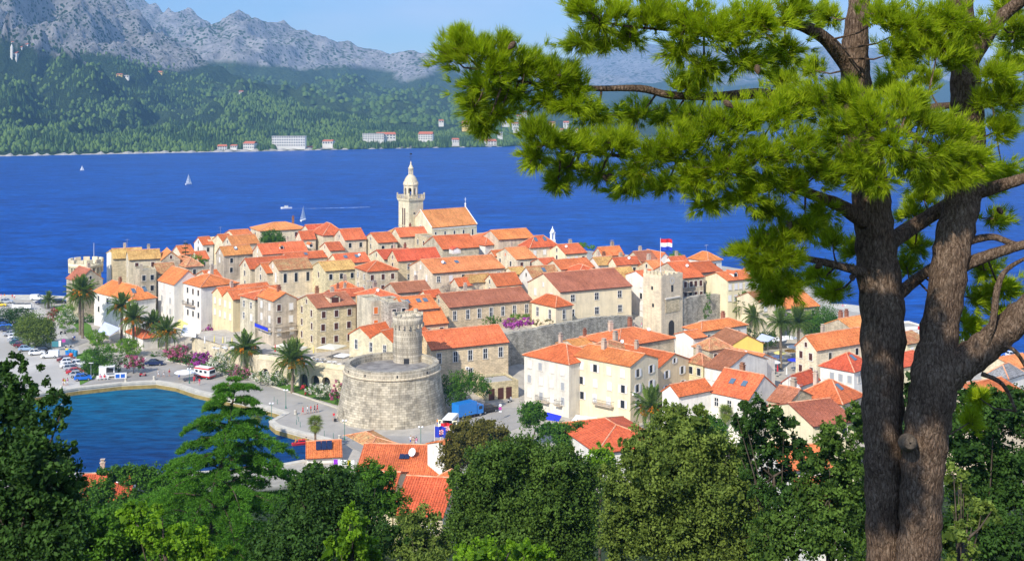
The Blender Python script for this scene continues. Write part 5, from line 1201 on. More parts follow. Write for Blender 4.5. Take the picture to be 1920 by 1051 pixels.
def palm(base, h, label, s=1.0, dates=True, nf=54, group='date palms along the waterfront', tr=.32):
    root = empty('palm', base, random.uniform(0, 6), label, 'palm', group)
    link('trunk', palm_trunk_mesh(h, tr), root)
    for i in range(nf):
        t = i/nf; ring = 0 if t < .2 else 1 if t < .5 else 2 if t < .8 else 3
        o = link('frond', random.choice(FRONDS[ring]), root, (0, 0, h))
        pitch = [-62, -30, -2, 22][ring]+random.uniform(-14, 12)
        o.rotation_euler = (random.uniform(-.3, .3), R(pitch), i*2.39996+random.uniform(-.2, .2)); sc_ = s*random.uniform(.88, 1.1); o.scale = (sc_, sc_, sc_)
    if dates: o = link('date_clusters', DATES, root, (0, 0, h)); o.scale = (s*1.15, s*1.15, s*1.3); o['kind'] = 'stuff'
    return root
# (crown px, crown py, ground py, size, dates, label)
PALMS = [(150, 553, 628, 1.05, 1, 'tall date palm with a slender trunk beside its twin above the hedge lawn'), (155, 548, 634, 1.05, 1, 'tall date palm with orange fruit beside the white dormer house'),
 (228, 575, 640, .95, 1, 'date palm growing in front of the white dormer house wall'), (250, 598, 652, 1.0, 1, 'heavily fruiting date palm left of the restaurant awnings'),
 (287, 608, 648, .8, 1, 'small fruiting date palm beside the yellow awning'), (312, 622, 662, .95, 1, 'fruiting date palm above the pink oleanders'),
 (91, 562, 578, .62, 0, 'lone palm on the lawn by the seaside parking'), (460, 655, 705, 1.05, 1, 'broad date palm rising over the arcade garden'),
 (548, 676, 736, 1.12, 1, 'biggest date palm with orange fruit in front of the arcade'),
 (1336, 573, 628, .98, 0, 'date palm standing against the dark town wall'), (1372, 568, 632, .98, 1, 'date palm with yellow fruit in front of the tall cream gable'),
 (1398, 575, 640, .9, 0, 'leaning date palm behind the market canopies'), (1416, 596, 650, .9, 0, 'shaded date palm at the end of the market canopies'),
 (1440, 560, 640, .85, 0, 'slim pale-trunked palm half behind the pine boughs'), (1464, 606, 692, .85, 0, 'palm with a tall ringed trunk on the market square'),
 (1497, 606, 668, 1.0, 0, 'dense palm left of the three-storey stone house'), (1222, 765, 812, 1.0, 1, 'date palm with orange fruit below the cream apartments')]
for px, py, gy, s_, dt, lb in PALMS:
    g = G(px, gy, 1.5); c = P(px, py, g.y); palm(g, max(2.5, c.z-1.5), lb, s_, bool(dt))
# fan palms
def fan_mesh(seed):
    r_ = np.random.default_rng(seed); V, Fc = [], []
    for k in range(18):
        a = R(-130+260*k/17); l_ = 1.0*(.85+.3*r_.random()); c, s_ = math.cos(a), math.sin(a); w_ = .055
        o = np.array([.9, 0, .0]); tip = o+np.array([c*l_, s_*l_, -.35*l_*(.6+.6*r_.random())]); p = np.array([-s_, c, 0])*w_; k0 = len(V); mid = (o+tip)/2+np.array([0, 0, .08])
        V += [o, mid-p, tip, mid+p]; Fc.append((k0, k0+1, k0+2, k0+3))
    k0 = len(V); V += [np.array([0, -.03, 0]), np.array([.9, -.02, .05]), np.array([.9, .02, .05]), np.array([0, .03, 0])]; Fc.append((k0, k0+1, k0+2, k0+3))
    return np_mesh('fan_leaf', np.array(V), np.array(Fc), M['leaf_palm2'], rnd=.3+.7*r_.random(len(Fc)))
M['leaf_palm2'] = leaf_mat('fan_palm_leaf', (.07, .10, .02), (.20, .26, .045), .3)
FANS = [fan_mesh(91), fan_mesh(92)]
def fan_palm(base, h, label, s=1.0, n=40):
    root = empty('fan_palm', base, 0, label, 'palm', 'fan palms'); link('trunk', palm_trunk_mesh(h, .2), root)
    for i in range(n):
        o = link('leaf', random.choice(FANS), root, (0, 0, h-.9*s*max(0, i/n-.5)))
        o.rotation_euler = (0, R(-75+i/n*150+random.uniform(-10, 10)), i*2.4); o.scale = (s*random.uniform(.9, 1.1),)*3
for px, py, gy, s_, lb in ((591, 792, 850, .95, 'wind-blown fan palm on a thin trunk at the harbour edge'), (1566, 648, 705, .85, 'bright fan palm in front of the orange roofs by the pine'), (482, 778, 822, .8, 'small fan palm half hidden by the cedar'), (122, 862, 900, .75, 'yellowish fan palm behind the dark left-hand oak'), (1360, 772, 830, .9, 'fan palm tops peeping over the holm oak')):
    g = G(px, gy, 1.5); c = P(px, py, g.y); fan_palm(g, max(2, c.z-1.5), lb, s_)
# ---- shrubs and trees in the town
def blob(px, py, rx, ry, Y, dy=None):
    """an ellipsoid lobe: centre pixel and pixel radii at distance Y"""
    c = P(px, py, Y); k = Y/F; return ((c.x, c.y, c.z), (rx*k, dy or rx*k, ry*k))
def shrub(name, gpx, gpy, lobes, label, m, leaf=.32, fl=None, cat='shrub', pc=22, pl=50, z=1.5, **kw):
    g = G(gpx, gpy, z); return tree(name, g, [blob(*l, g.y) if len(l) == 4 else blob(*l) for l in lobes], label, m, cat, leaf, pl, pc, flowers=fl, **kw)
shrub('hedge', 20, 610, [(5, 590, 30, 10), (35, 590, 25, 12), (50, 603, 14, 12), (28, 605, 16, 10)], 'dark hedge dividing the two car parks', 'leaf_dark', .4)
shrub('round_tree', 68, 652, [(60, 612, 32, 24), (75, 625, 30, 25), (50, 618, 22, 18), (85, 612, 16, 16)], 'big rounded olive-green tree in the car park', 'leaf_olive', .42, cat='tree', pl=70)
shrub('oleander', 100, 602, [(95, 590, 10, 13), (104, 587, 9, 10)], 'reddish oleander on the access road verge', 'leaf_autumn', .3, ('fl_red', 6, .25))
shrub('oleander', 128, 606, [(124, 595, 18, 14), (134, 602, 14, 10)], 'white flowering oleander beside the access road', 'leaf_mid', .3, ('fl_white', 10, .28))
shrub('hedge', 128, 622, [(112, 598, 10, 6), (122, 610, 12, 6), (136, 622, 14, 6), (150, 634, 14, 7)], 'clipped bright hedge along the access road', 'leaf_bright', .3)
shrub('laurel', 125, 592, [(118, 580, 16, 8), (130, 577, 14, 8)], 'bright green bush behind the seaside lawn', 'leaf_bright', .35)
shrub('hedge', 178, 604, [(165, 596, 14, 7), (178, 600, 12, 7)], 'low green bush below the white dormer house', 'leaf_mid', .35)
shrub('laurel', 186, 646, [(176, 628, 14, 10), (190, 630, 13, 9), (180, 640, 14, 7)], 'rounded green bush in front of the pale blue awning', 'leaf_bright', .35)
shrub('broad_tree', 182, 704, [(170, 672, 18, 20), (192, 665, 20, 18), (205, 680, 16, 16), (180, 690, 20, 10), (162, 695, 10, 14)], 'dense dark green tree behind the parked cars', 'leaf_mid', .36, cat='tree', pl=70)
shrub('laurel', 243, 668, [(235, 648, 18, 14), (250, 652, 18, 14), (243, 642, 14, 10)], 'rounded yellow-green tree above the pink bush', 'leaf_autumn2' if 'leaf_autumn2' in M else 'leaf_bright', .36, cat='tree')
shrub('oleander', 250, 700, [(240, 677, 12, 10), (256, 676, 13, 10), (262, 683, 9, 7)], 'round pink oleander beside the food kiosk', 'leaf_mid', .3, ('fl_pink', 26, .3))
shrub('oleander', 222, 702, [(220, 680, 8, 16), (226, 668, 6, 12)], 'slim white oleander between the kiosk and the pink bush', 'leaf_mid', .3, ('fl_white', 10, .25))
shrub('oleander', 334, 680, [(322, 660, 15, 9), (340, 656, 12, 10), (330, 668, 12, 8)], 'pink oleander at the road bend below the palms', 'leaf_mid', .3, ('fl_pink', 22, .3))
shrub('oleander', 352, 690, [(350, 672, 14, 12), (362, 668, 9, 10)], 'green oleander with few pink flowers beside the magenta bush', 'leaf_dark', .3, ('fl_pink', 5, .25))
shrub('bougainvillea', 378, 692, [(375, 672, 15, 10), (388, 668, 8, 7), (366, 678, 8, 6)], 'magenta bougainvillea beside the ambulance', 'leaf_mid', .28, ('fl_magenta', 30, .3))
shrub('oleander', 415, 705, [(412, 678, 18, 14), (425, 690, 14, 10), (400, 686, 10, 9)], 'large white oleander behind the ambulance', 'leaf_mid', .3, ('fl_white', 20, .28))
shrub('bougainvillea', 396, 640, [(400, 615, 12, 8), (392, 622, 12, 7), (408, 622, 8, 6)], 'dusky purple bougainvillea over the cafe pergola', 'leaf_autumn', .28, ('fl_magenta', 16, .28))
shrub('oleander', 500, 722, [(488, 705, 16, 9), (512, 708, 18, 10), (528, 716, 12, 9)], 'white oleander hedge below the arcade arches', 'leaf_mid', .3, ('fl_white', 12, .28))
shrub('oleander', 598, 750, [(588, 730, 14, 9), (606, 730, 16, 10), (615, 738, 10, 8)], 'white oleander hedge beside the bastion', 'leaf_mid', .3, ('fl_white', 20, .3))
shrub('oleander', 572, 742, [(570, 727, 7, 8), (577, 734, 6, 6)], 'small red oleander under the biggest palm', 'leaf_mid', .25, ('fl_red', 22, .25))
shrub('oleander', 634, 758, [(634, 728, 9, 16), (628, 740, 8, 12)], 'tall pink oleander against the bastion wall', 'leaf_mid', .28, ('fl_pink', 24, .28))
shrub('ivy_tree', 870, 770, [(845, 722, 22, 22), (870, 712, 22, 18), (895, 720, 22, 18), (910, 730, 12, 12), (855, 740, 24, 22)], 'glossy green tree between the bastion and the garages', 'leaf_dark2' if 'leaf_dark2' in M else 'leaf_mid', .34, cat='tree', pl=80)
shrub('bougainvillea', 975, 612, [(960, 606, 18, 7, 266), (985, 602, 14, 6, 266)], 'magenta bougainvillea on top of the town wall', 'leaf_autumn', .28, ('fl_magenta', 26, .3), z=10)
shrub('laurel', 922, 612, [(918, 604, 14, 10, 264), (930, 600, 10, 10, 264)], 'bright green bush on the wall below the long hall', 'leaf_mid', .32, z=10)
shrub('laurel', 968, 598, [(965, 594, 14, 6, 270), (982, 592, 12, 5, 270)], 'loose light green bush behind the bougainvillea', 'leaf_bright', .32, z=10)
shrub('laurel', 1012, 607, [(1005, 604, 12, 5, 268), (1030, 603, 8, 6, 268)], 'small bushes beside the cream pavilion', 'leaf_autumn', .3, z=10)
shrub('round_tree', 510, 466, [(510, 444, 19, 13, 385), (502, 450, 14, 8, 385), (520, 450, 14, 8, 385)], 'domed green tree on the skyline before the long hipped house', 'leaf_mid', .5, cat='tree', z=13, pl=60)
shrub('hedge', 455, 462, [(448, 457, 14, 4, 385), (468, 457, 12, 3.5, 385)], 'dark hedge strip below the mottled skyline roof', 'leaf_dark', .4, z=13)
shrub('laurel', 372, 492, [(368, 482, 12, 5, 345), (380, 490, 10, 5, 345)], 'vine terrace bush below the araucaria', 'leaf_bright', .35, z=9)
shrub('round_tree', 1098, 462, [(1092, 459, 10, 5, 420), (1108, 463, 8, 4, 420)], 'bright pine crown on the skyline right of the white belfry', 'leaf_bright', .45, cat='tree', z=11)
shrub('round_tree', 1268, 486, [(1266, 478, 12, 6, 405), (1278, 484, 8, 5, 405)], 'bright green tree on the skyline behind the flag', 'leaf_bright', .45, cat='tree', z=7)
shrub('ivy', 1327, 605, [(1328, 560, 5, 22, 296), (1326, 585, 9, 14, 290)], 'dark ivy column at the end of the tall rubble wall', 'leaf_mid', .3)
shrub('laurel', 1300, 630, [(1322, 625, 16, 14, 280), (1350, 622, 14, 12, 280), (1395, 628, 20, 14, 278), (1440, 635, 24, 14, 276)], 'dark evergreen shrubs beneath the palms', 'leaf_dark', .4)
shrub('broad_tree', 1552, 640, [(1545, 598, 28, 22), (1565, 612, 22, 20), (1530, 612, 20, 20), (1555, 628, 24, 16), (1510, 600, 16, 16)], 'large green plane tree behind the three-storey stone house', 'leaf_mid', .4, cat='tree', pl=80)
shrub('bare_thicket', 855, 560, [(838, 542, 13, 12, 292), (852, 548, 12, 9, 292)], 'bare grey thicket beside the scrap of red roof', 'twig', .5, pc=30, wd=.06, z=9)
shrub('bare_thicket', 895, 556, [(895, 540, 12, 11, 290), (880, 550, 12, 8, 290)], 'bare grey thicket above the long brown roof', 'twig', .5, pc=30, wd=.06, z=9)
shrub('laurel', 205, 660, [(200, 650, 12, 8), (214, 652, 10, 7)], 'low bright bush beside the waterfront pavilion path', 'leaf_bright', .3)
shrub('hedge', 300, 668, [(292, 664, 10, 5), (306, 668, 10, 5)], 'low clipped hedge at the road bend', 'leaf_mid', .3)
shrub('laurel', 282, 650, [(280, 640, 9, 8), (288, 644, 8, 6)], 'round dark bush at the corner of the pavilion', 'leaf_mid', .3)
shrub('oleander', 448, 712, [(440, 694, 14, 9), (456, 700, 13, 9)], 'pale pink oleander below the broad palm', 'leaf_mid', .3, ('fl_pink', 9, .26))
shrub('laurel', 470, 708, [(468, 694, 12, 9), (480, 700, 10, 8)], 'green bush at the start of the arcade', 'leaf_mid', .3)
# araucaria: tiers
g = P(348, 490, 344); ar_ = empty('araucaria', (g.x, g.y, 8), 0, 'dark tiered araucaria on the old town skyline', 'tree'); zt = 64-(455-200)/2100*344-8
b = MB(); b.tube([(0, 0, 0), (0, 0, zt)], [.22, .05], 6); b.build('trunk', M['bark'], ar_)
Vs = []
for i in range(6):
    z = zt*(.52+.48*i/5.2); rr_ = 2.0*(1-i/6.3)+.3; lob = [((rr_*.55*math.cos(t), rr_*.55*math.sin(t), z), (rr_*.5, rr_*.5, .16)) for t in np.linspace(0, 6.28, 6)[:-1]]
    V, Fq, rnd, _ = leaf_cloud(lob, 90, 14, .3, .4, .2); link('branch_tier', np_mesh('branch_tier', V, Fq, M['leaf_dark'], rnd=rnd), ar_)
# ------------------------------------------------------------------ the near slope
def near_tree(name, gx, Y, lobes, label, m, leaf=.16, pl=130, pc=66, cat='tree', shell=.45, **kw):
    X = (gx-CX)/F*Y; lobes = [blob(*l[:4], l[4] if len(l) > 4 else Y+random.uniform(-1, 1)) for l in lobes]
    kw.setdefault('wd', .6)
    for (c_, r_) in list(lobes):                 # side sprays that break the outline
        if np.mean(r_) > .5:
            for _ in range(2):
                d_ = rand_dirs(1)[0]; d_[2] = abs(d_[2])*.9; lobes.append((tuple(np.array(c_)+d_*np.array(r_)*1.02), tuple(np.array(r_)*random.uniform(.22, .36))))
    return tree(name, (X, Y, gz(X, Y)-.2), lobes, label, m, cat, leaf, pl, pc, shell=shell, core=12, **kw)
near_tree('evergreen_oak', 20, 25, [(10, 735, 40, 50), (35, 800, 65, 60), (75, 870, 60, 60), (20, 900, 80, 80), (90, 945, 60, 60), (40, 1000, 90, 70), (115, 1010, 60, 60), (55, 705, 26, 34), (95, 770, 36, 40), (25, 675, 24, 28), (120, 900, 40, 40), (80, 735, 30, 22)],
          'dark evergreen oak with ragged twigs at the left edge', 'leaf_dark', .11, 260, 62)
near_tree('olive_shrub', 200, 42, [(190, 990, 60, 40), (240, 1010, 60, 40), (160, 1030, 60, 40), (300, 1020, 50, 40)], 'loose green shrub at the foot of the dark oak', 'leaf_mid', .15, 120, 55)
near_tree('bright_shrub', 320, 40, [(290, 995, 45, 40), (340, 1020, 50, 35), (380, 1040, 40, 25), (250, 960, 30, 22)], 'sunlit bright green shrub below the cedar', 'leaf_bright', .16, 110, 50)
near_tree('olive_tree', 560, 40, [(590, 960, 70, 60), (540, 1015, 60, 45), (630, 965, 70, 65), (580, 1020, 110, 50), (590, 925, 40, 30), (690, 1010, 60, 55), (620, 905, 50, 35)], 'broad shadowy olive tree right of the cedar', 'leaf_dark', .13, 170, 60)
near_tree('ash_tree', 690, 62, [(655, 905, 50, 32), (700, 900, 40, 35), (620, 930, 40, 30), (735, 940, 30, 40), (680, 950, 60, 35), (590, 900, 30, 25)], 'leafy green ash with open twigs in front of the near red roof', 'leaf_mid', .2, 90, 45, wd=.35)
near_tree('bright_shrub', 660, 36, [(665, 1000, 30, 45), (640, 1030, 35, 30), (690, 1035, 30, 25), (655, 965, 14, 20)], 'yellow-green young shrub in the gap between two dark trees', 'leaf_bright', .15, 120, 45)
near_tree('olive_tree', 790, 60, [(790, 975, 38, 30), (760, 1000, 40, 35), (820, 1015, 40, 35), (780, 1035, 60, 30)], 'grey-green olive in front of the near cream house', 'leaf_olive', .15, 120, 50)
near_tree('holm_oak', 970, 52, [(930, 870, 55, 40), (990, 860, 60, 40), (1050, 880, 55, 45), (900, 920, 55, 50), (970, 930, 80, 60), (1060, 945, 70, 60), (880, 985, 50, 50), (950, 1005, 90, 55), (1060, 1015, 70, 50), (1100, 900, 30, 35), (860, 905, 20, 25)],
          'rounded dense dark holm oak in the centre foreground', 'leaf_holm2' if 'leaf_holm2' in M else 'leaf_holm', .135, 180, 84)
near_tree('bright_shrub', 930, 33, [(900, 1040, 60, 22), (960, 1045, 50, 20), (1010, 1035, 35, 25), (860, 1045, 30, 18)], 'sunlit yellow-green bushes along the slope edge below the holm oak', 'leaf_bright', .13, 120, 45)
near_tree('holm_oak', 1290, 46, [(1265, 795, 40, 36), (1225, 840, 45, 40), (1300, 830, 55, 45), (1190, 855, 35, 35), (1350, 860, 60, 50), (1250, 890, 70, 50), (1180, 910, 50, 50), (1320, 930, 80, 60), (1200, 975, 70, 60), (1290, 1000, 90, 60), (1390, 960, 60, 65), (1400, 1020, 60, 45), (1165, 1020, 40, 40), (1390, 880, 35, 35), (1240, 770, 15, 18), (1310, 785, 20, 25)],
          'largest sunlit olive-green holm oak left of the pine trunks', 'leaf_olive', .135, 170, 84)
near_tree('holm_oak', 1450, 43, [(1430, 775, 38, 34), (1405, 800, 30, 28), (1465, 795, 34, 34), (1440, 835, 45, 34), (1490, 840, 36, 30), (1470, 890, 40, 30), (1520, 870, 30, 28), (1385, 790, 16, 16), (1425, 885, 34, 30), (1450, 935, 46, 36), (1500, 925, 36, 30), (1400, 840, 24, 22)],
          'dark open-crowned holm oak with white walls showing through', 'leaf_dark', .14, 120, 50)
near_tree('evergreen_oak', 1560, 41, [(1570, 830, 40, 38), (1600, 790, 26, 34), (1540, 930, 60, 50), (1590, 890, 45, 60), (1500, 990, 60, 60), (1570, 1000, 70, 60), (1450, 1010, 50, 50), (1630, 850, 30, 60), (1610, 960, 50, 60), (1535, 860, 26, 24)],
          'shaded evergreen oak crowding the left side of the pine trunks', 'leaf_holm', .14, 150, 58)
near_tree('evergreen_oak', 1850, 38, [(1840, 770, 50, 45), (1890, 770, 50, 50), (1800, 830, 40, 45), (1860, 850, 70, 60), (1900, 910, 60, 70), (1830, 930, 60, 60), (1800, 1000, 50, 60), (1880, 1010, 80, 60), (1810, 745, 25, 25)],
          'dark evergreen oak filling the right edge behind the pine', 'leaf_dark', .13, 170, 60)  # shade behind the trunks is put into the dark leaf colour
near_tree('olive_shrub', 1800, 30, [(1795, 900, 30, 40), (1840, 960, 40, 40), (1790, 1020, 40, 40)], 'pale olive sprays beside the right pine trunk', 'leaf_olive', .12, 120, 45)
near_tree('evergreen_oak', 1710, 45, [(1708, 730, 18, 40), (1712, 790, 20, 40), (1700, 850, 20, 40)], 'dark foliage showing between the two pine trunks', 'leaf_dark', .14, 130, 50)
near_tree('yellowing_tree', 890, 172, [(885, 808, 38, 22), (858, 835, 30, 26), (915, 815, 34, 22), (848, 862, 26, 24), (890, 850, 40, 30), (940, 825, 18, 18)], 'yellowing autumn tree beside the harbour flags', 'leaf_autumn', .34, 60, 26)
near_tree('leafy_tree', 998, 205, [(997, 770, 24, 18), (990, 785, 18, 16), (1008, 782, 14, 14)], 'bright green tree outside the white apartment house', 'leaf_bright2' if 'leaf_bright2' in M else 'leaf_mid', .34, 70, 24)
near_tree('leafy_tree', 1070, 190, [(1050, 808, 26, 16), (1085, 806, 24, 14), (1065, 825, 34, 16), (1020, 805, 16, 14)], 'bright green trees in front of the cafe awnings', 'leaf_mid', .34, 70, 24)
near_tree('bright_shrub', 1130, 100, [(1130, 850, 22, 18), (1120, 870, 22, 18), (1145, 875, 20, 18)], 'small lime-green tree below the long red roof', 'leaf_bright', .24, 90, 36)
near_tree('leafy_tree', 250, 120, [(215, 890, 26, 16), (260, 895, 35, 22), (310, 900, 40, 26), (350, 930, 50, 30), (180, 930, 40, 30), (260, 945, 60, 25)], 'mixed green trees on the shore behind the cedar', 'leaf_mid', .26, 70, 32)
near_tree('leafy_tree', 480, 100, [(575, 900, 30, 22), (590, 885, 25, 18), (560, 930, 40, 30)], 'shadowed tree on the shore between the cedar and the solar house', 'leaf_holm', .24, 80, 34)
near_tree('leafy_tree', 720, 118, [(705, 885, 22, 14), (730, 895, 16, 14), (690, 905, 26, 16)], 'vine-like tree beside the laundry terrace', 'leaf_mid', .24, 80, 30)
near_tree('leafy_tree', 1400, 150, [(1330, 800, 40, 18), (1400, 800, 30, 16), (1260, 830, 40, 18)], 'green garden trees below the white houses', 'leaf_mid', .3, 70, 28)
near_tree('leafy_tree', 1700, 160, [(1640, 810, 40, 18), (1700, 800, 40, 20), (1780, 790, 40, 20), (1860, 775, 40, 18)], 'green garden trees seen around the pine trunks', 'leaf_holm', .3, 70, 28)
# undergrowth covering the slope
Vs, k = [], 0
for i in range(150):
    Y = random.uniform(16, 170); X = random.uniform(-.52, .52)*Y; r_ = random.uniform(.7, 1.5)*(1+Y/120); Vs.append(((X, Y, gz(X, Y)+r_*.3), (r_, r_, r_*.75)))
V, Fq, rnd, _ = leaf_cloud(Vs, 26, 16, .34, .5, .3); tag(link('undergrowth', np_mesh('undergrowth', V, Fq, M['leaf_holm'], rnd=rnd)), 'tangled green undergrowth covering the hillside below the viewpoint', 'undergrowth', kind='stuff')
# ------------------------------------------------------------------ cedar
def needle_tris(pos, dirs, per, ln, wd, spread, rnd0=None):
    n = len(pos); idx = np.repeat(np.arange(n), per); m = len(idx)
    d_ = dirs[idx]+rand_dirs(m)*spread; d_ /= np.linalg.norm(d_, axis=1)[:, None]
    s_ = np.cross(d_, rand_dirs(m)); s_ /= np.linalg.norm(s_, axis=1)[:, None]+1e-9
    l_ = (ln*(.75+.5*rng.random(m)))[:, None]; p = pos[idx]+rng.normal(size=(m, 3))*ln*.12
    V = np.stack([p-s_*wd*.5, p+s_*wd*.5, p+d_*l_], 1).reshape(-1, 3)
    base = rng.random(n) if rnd0 is None else rnd0
    return V, np.arange(m*3).reshape(m, 3), np.clip(.6*base[idx]+.4*rng.random(m), 0, 1)
CY = 60.0; cb = P(372, 1075, CY); ct = P(447, 692, CY+1.0)
cedar = empty('cedar', (cb.x, cb.y, gz(cb.x, cb.y)-.3), 0, 'tall feathery cedar with layered drooping branches over the harbour basin', 'tree'); o0 = Vector(cedar.location)
top = ct-o0; low = Vector((0, 0, 0)); tb_ = MB(); tb_.tube([low, Vector((.4, 0, top.z*.3)), Vector((top.x*.6, 0, top.z*.65)), top], [.3, .22, .12, .02], 9); tb_.build('trunk', M['bark'], cedar, True)
pp, dd = [], []; br_n = 88; limb = MB()
for i in range(br_n):
    t = (i+.5)/br_n; h = .10+.88*t; z = top.z*h; xc = top.x*h if h > .3 else .4*h/.3*0+top.x*h
    az = i*2.39996+random.uniform(-.3, .3); ln = (9.4*(1-h)**.88+.5)*random.uniform(.7, 1.12); st = Vector((xc, 0, z)); d_ = Vector((math.cos(az), math.sin(az), 0)); sd_ = Vector((-d_.y, d_.x, 0)); path = []
    for k in range(7):
        u = k/6; path.append(st+d_*ln*u+Vector((0, 0, ln*(.30*u-.34*u*u*u*1.3))))
    limb.tube(path, [.075*(1-h*.6)*(1-.85*k/6)+.008 for k in range(7)], 4, cap=False)
    for k in range(int(18+ln*7)):
        u = random.uniform(.15, 1.0); f = u*6; j = min(5, int(f)); p = path[j].lerp(path[j+1], f-j); side = random.choice((-1, 1)); tl = ln*.34*(1.15-u)*random.uniform(.5, 1.1)+.25
        dr = (sd_*side*.85+d_*.75).normalized()
        for q in range(int(6+tl*14)):
            w_ = random.random(); pp.append(p+dr*tl*w_+Vector((random.gauss(0, .05), random.gauss(0, .05), -.22*tl*w_*w_-.05*random.random()))); dd.append(dr*.7+Vector((0, 0, random.uniform(-.25, .55))))
V, Fq, rnd = needle_tris(np.array(pp), np.array(dd), 5, .17, .040, .8); link('foliage', np_mesh('cedar_foliage', V, Fq, M['leaf_cedar'], rnd=rnd), cedar); limb.build('branches', M['bark'], cedar)
# ------------------------------------------------------------------ the great pine
PB = P(1690, 1120, 12.4); pine = empty('pine', (PB.x, PB.y, gz(PB.x, PB.y)-.3), 0, 'great twin-trunked pine leaning over the viewpoint with long leafy boughs', 'tree'); po = Vector(pine.location)
m_bark = mat('pine_bark', (.22, .16, .12), .95, .08); ob = N(m_bark, 'ShaderNodeTexCoord'); mp = N(m_bark, 'ShaderNodeMapping'); mp.inputs['Scale'].default_value = (1, 1, .32); L(m_bark, ob.outputs['Object'], mp.inputs[0])
vo = N(m_bark, 'ShaderNodeTexVoronoi', feature='DISTANCE_TO_EDGE'); vo.inputs['Scale'].default_value = 26; 
nw = noise(m_bark, mp.outputs[0], 9, 5, .6); wmix = mixc(m_bark, .12, mp.outputs[0], nw.outputs[1], 'ADD'); L(m_bark, wmix, vo.inputs['Vector'])
nb = noise(m_bark, mp.outputs[0], 40, 6, .7); nc = noise(m_bark, ob.outputs['Object'], 3.0, 4, .6)
c1 = ramp(m_bark, nb.outputs[0], [(.3, (.055, .036, .025)), (.50, (.165, .115, .08)), (.74, (.33, .255, .19))]); c2 = ramp(m_bark, vo.outputs['Distance'], [(.0, (.35, .33, .31)), (.10, (1, 1, 1))]); c3 = ramp(m_bark, nc.outputs[0], [(.35, (.72, .68, .66)), (.65, (1.15, 1.12, 1.08))])
L(m_bark, mixc(m_bark, 1, mixc(m_bark, .8, c1.outputs[0], c2.outputs[0], 'MULTIPLY'), c3.outputs[0], 'MULTIPLY'), bsdf(m_bark).inputs['Base Color'])
hb = N(m_bark, 'ShaderNodeMath', operation='MULTIPLY_ADD'); L(m_bark, vo.outputs['Distance'], hb.inputs[0]); hb.inputs[1].default_value = 1.6; L(m_bark, nb.outputs[0], hb.inputs[2]); bump(m_bark, hb.outputs[0], .9, .03)
LIMBS = []
def smooth_path(ps, n=6):
    out = []
    for i in range(len(ps)-1):
        p0, p1, p2, p3 = ps[max(0, i-1)], ps[i], ps[i+1], ps[min(len(ps)-1, i+2)]
        for k in range(n):
            t = k/n; out.append(.5*((2*p1)+(-p0+p2)*t+(2*p0-5*p1+4*p2-p3)*t*t+(-p0+3*p1-3*p2+p3)*t*t*t))
    out.append(ps[-1]); return out
def pine_limb(name, spec, n=14, sub=6, parent=None, lump=.05):
    """spec: (px, py, Y, width in px)"""
    ps = smooth_path([np.array([*(P(a, b_, Y)-po), w_*Y/F/2]) for a, b_, Y, w_ in spec], sub)
    b = MB(); b.tube([Vector(p[:3]) for p in ps], [max(.004, p[3])*(1+lump*math.sin(i*1.9+p[0]*9)) for i, p in enumerate(ps)], n)
    if lump > 0 and n >= 20:
        vv = np.array(b.v); ns = fbm(vv[:, 0]*8+vv[:, 2]*3, vv[:, 1]*8+vv[:, 2]*2, .9, 4, 5); cc = np.repeat(np.array([p[:3] for p in ps]), n, axis=0); dv = vv-cc; b.v = [tuple(x) for x in cc+dv*(1+.16*ns)[:, None]]
    LIMBS.extend([Vector(p[:3]) for p in ps])
    return b.build(name, m_bark, parent or pine, True)
pine_limb('trunk', [(1657, 1180, 12.5, 70), (1658, 1051, 12.5, 64), (1655, 900, 12.5, 68), (1655, 780, 12.5, 72), (1654, 620, 12.6, 78), (1645, 480, 12.7, 74), (1634, 380, 12.7, 68), (1618, 250, 12.7, 62), (1603, 140, 12.7, 54), (1608, 40, 12.7, 42), (1618, -80, 12.7, 30), (1622, -200, 12.7, 20)], 26, 8)
pine_limb('trunk', [(1716, 1180, 12.2, 92), (1722, 1051, 12.2, 78), (1728, 930, 12.2, 76), (1735, 820, 12.2, 82), (1752, 710, 12.2, 84), (1765, 600, 12.3, 68), (1785, 470, 12.4, 68), (1806, 360, 12.5, 66), (1815, 250, 12.5, 60), (1808, 120, 12.6, 52), (1800, 0, 12.6, 44), (1795, -140, 12.6, 30)], 26, 8)
pine_limb('limb', [(1752, 730, 12.2, 60), (1790, 690, 12.15, 64), (1850, 648, 12.1, 58), (1905, 600, 12.0, 54), (1980, 520, 11.9, 48), (2060, 400, 11.8, 40)], 22, 7)
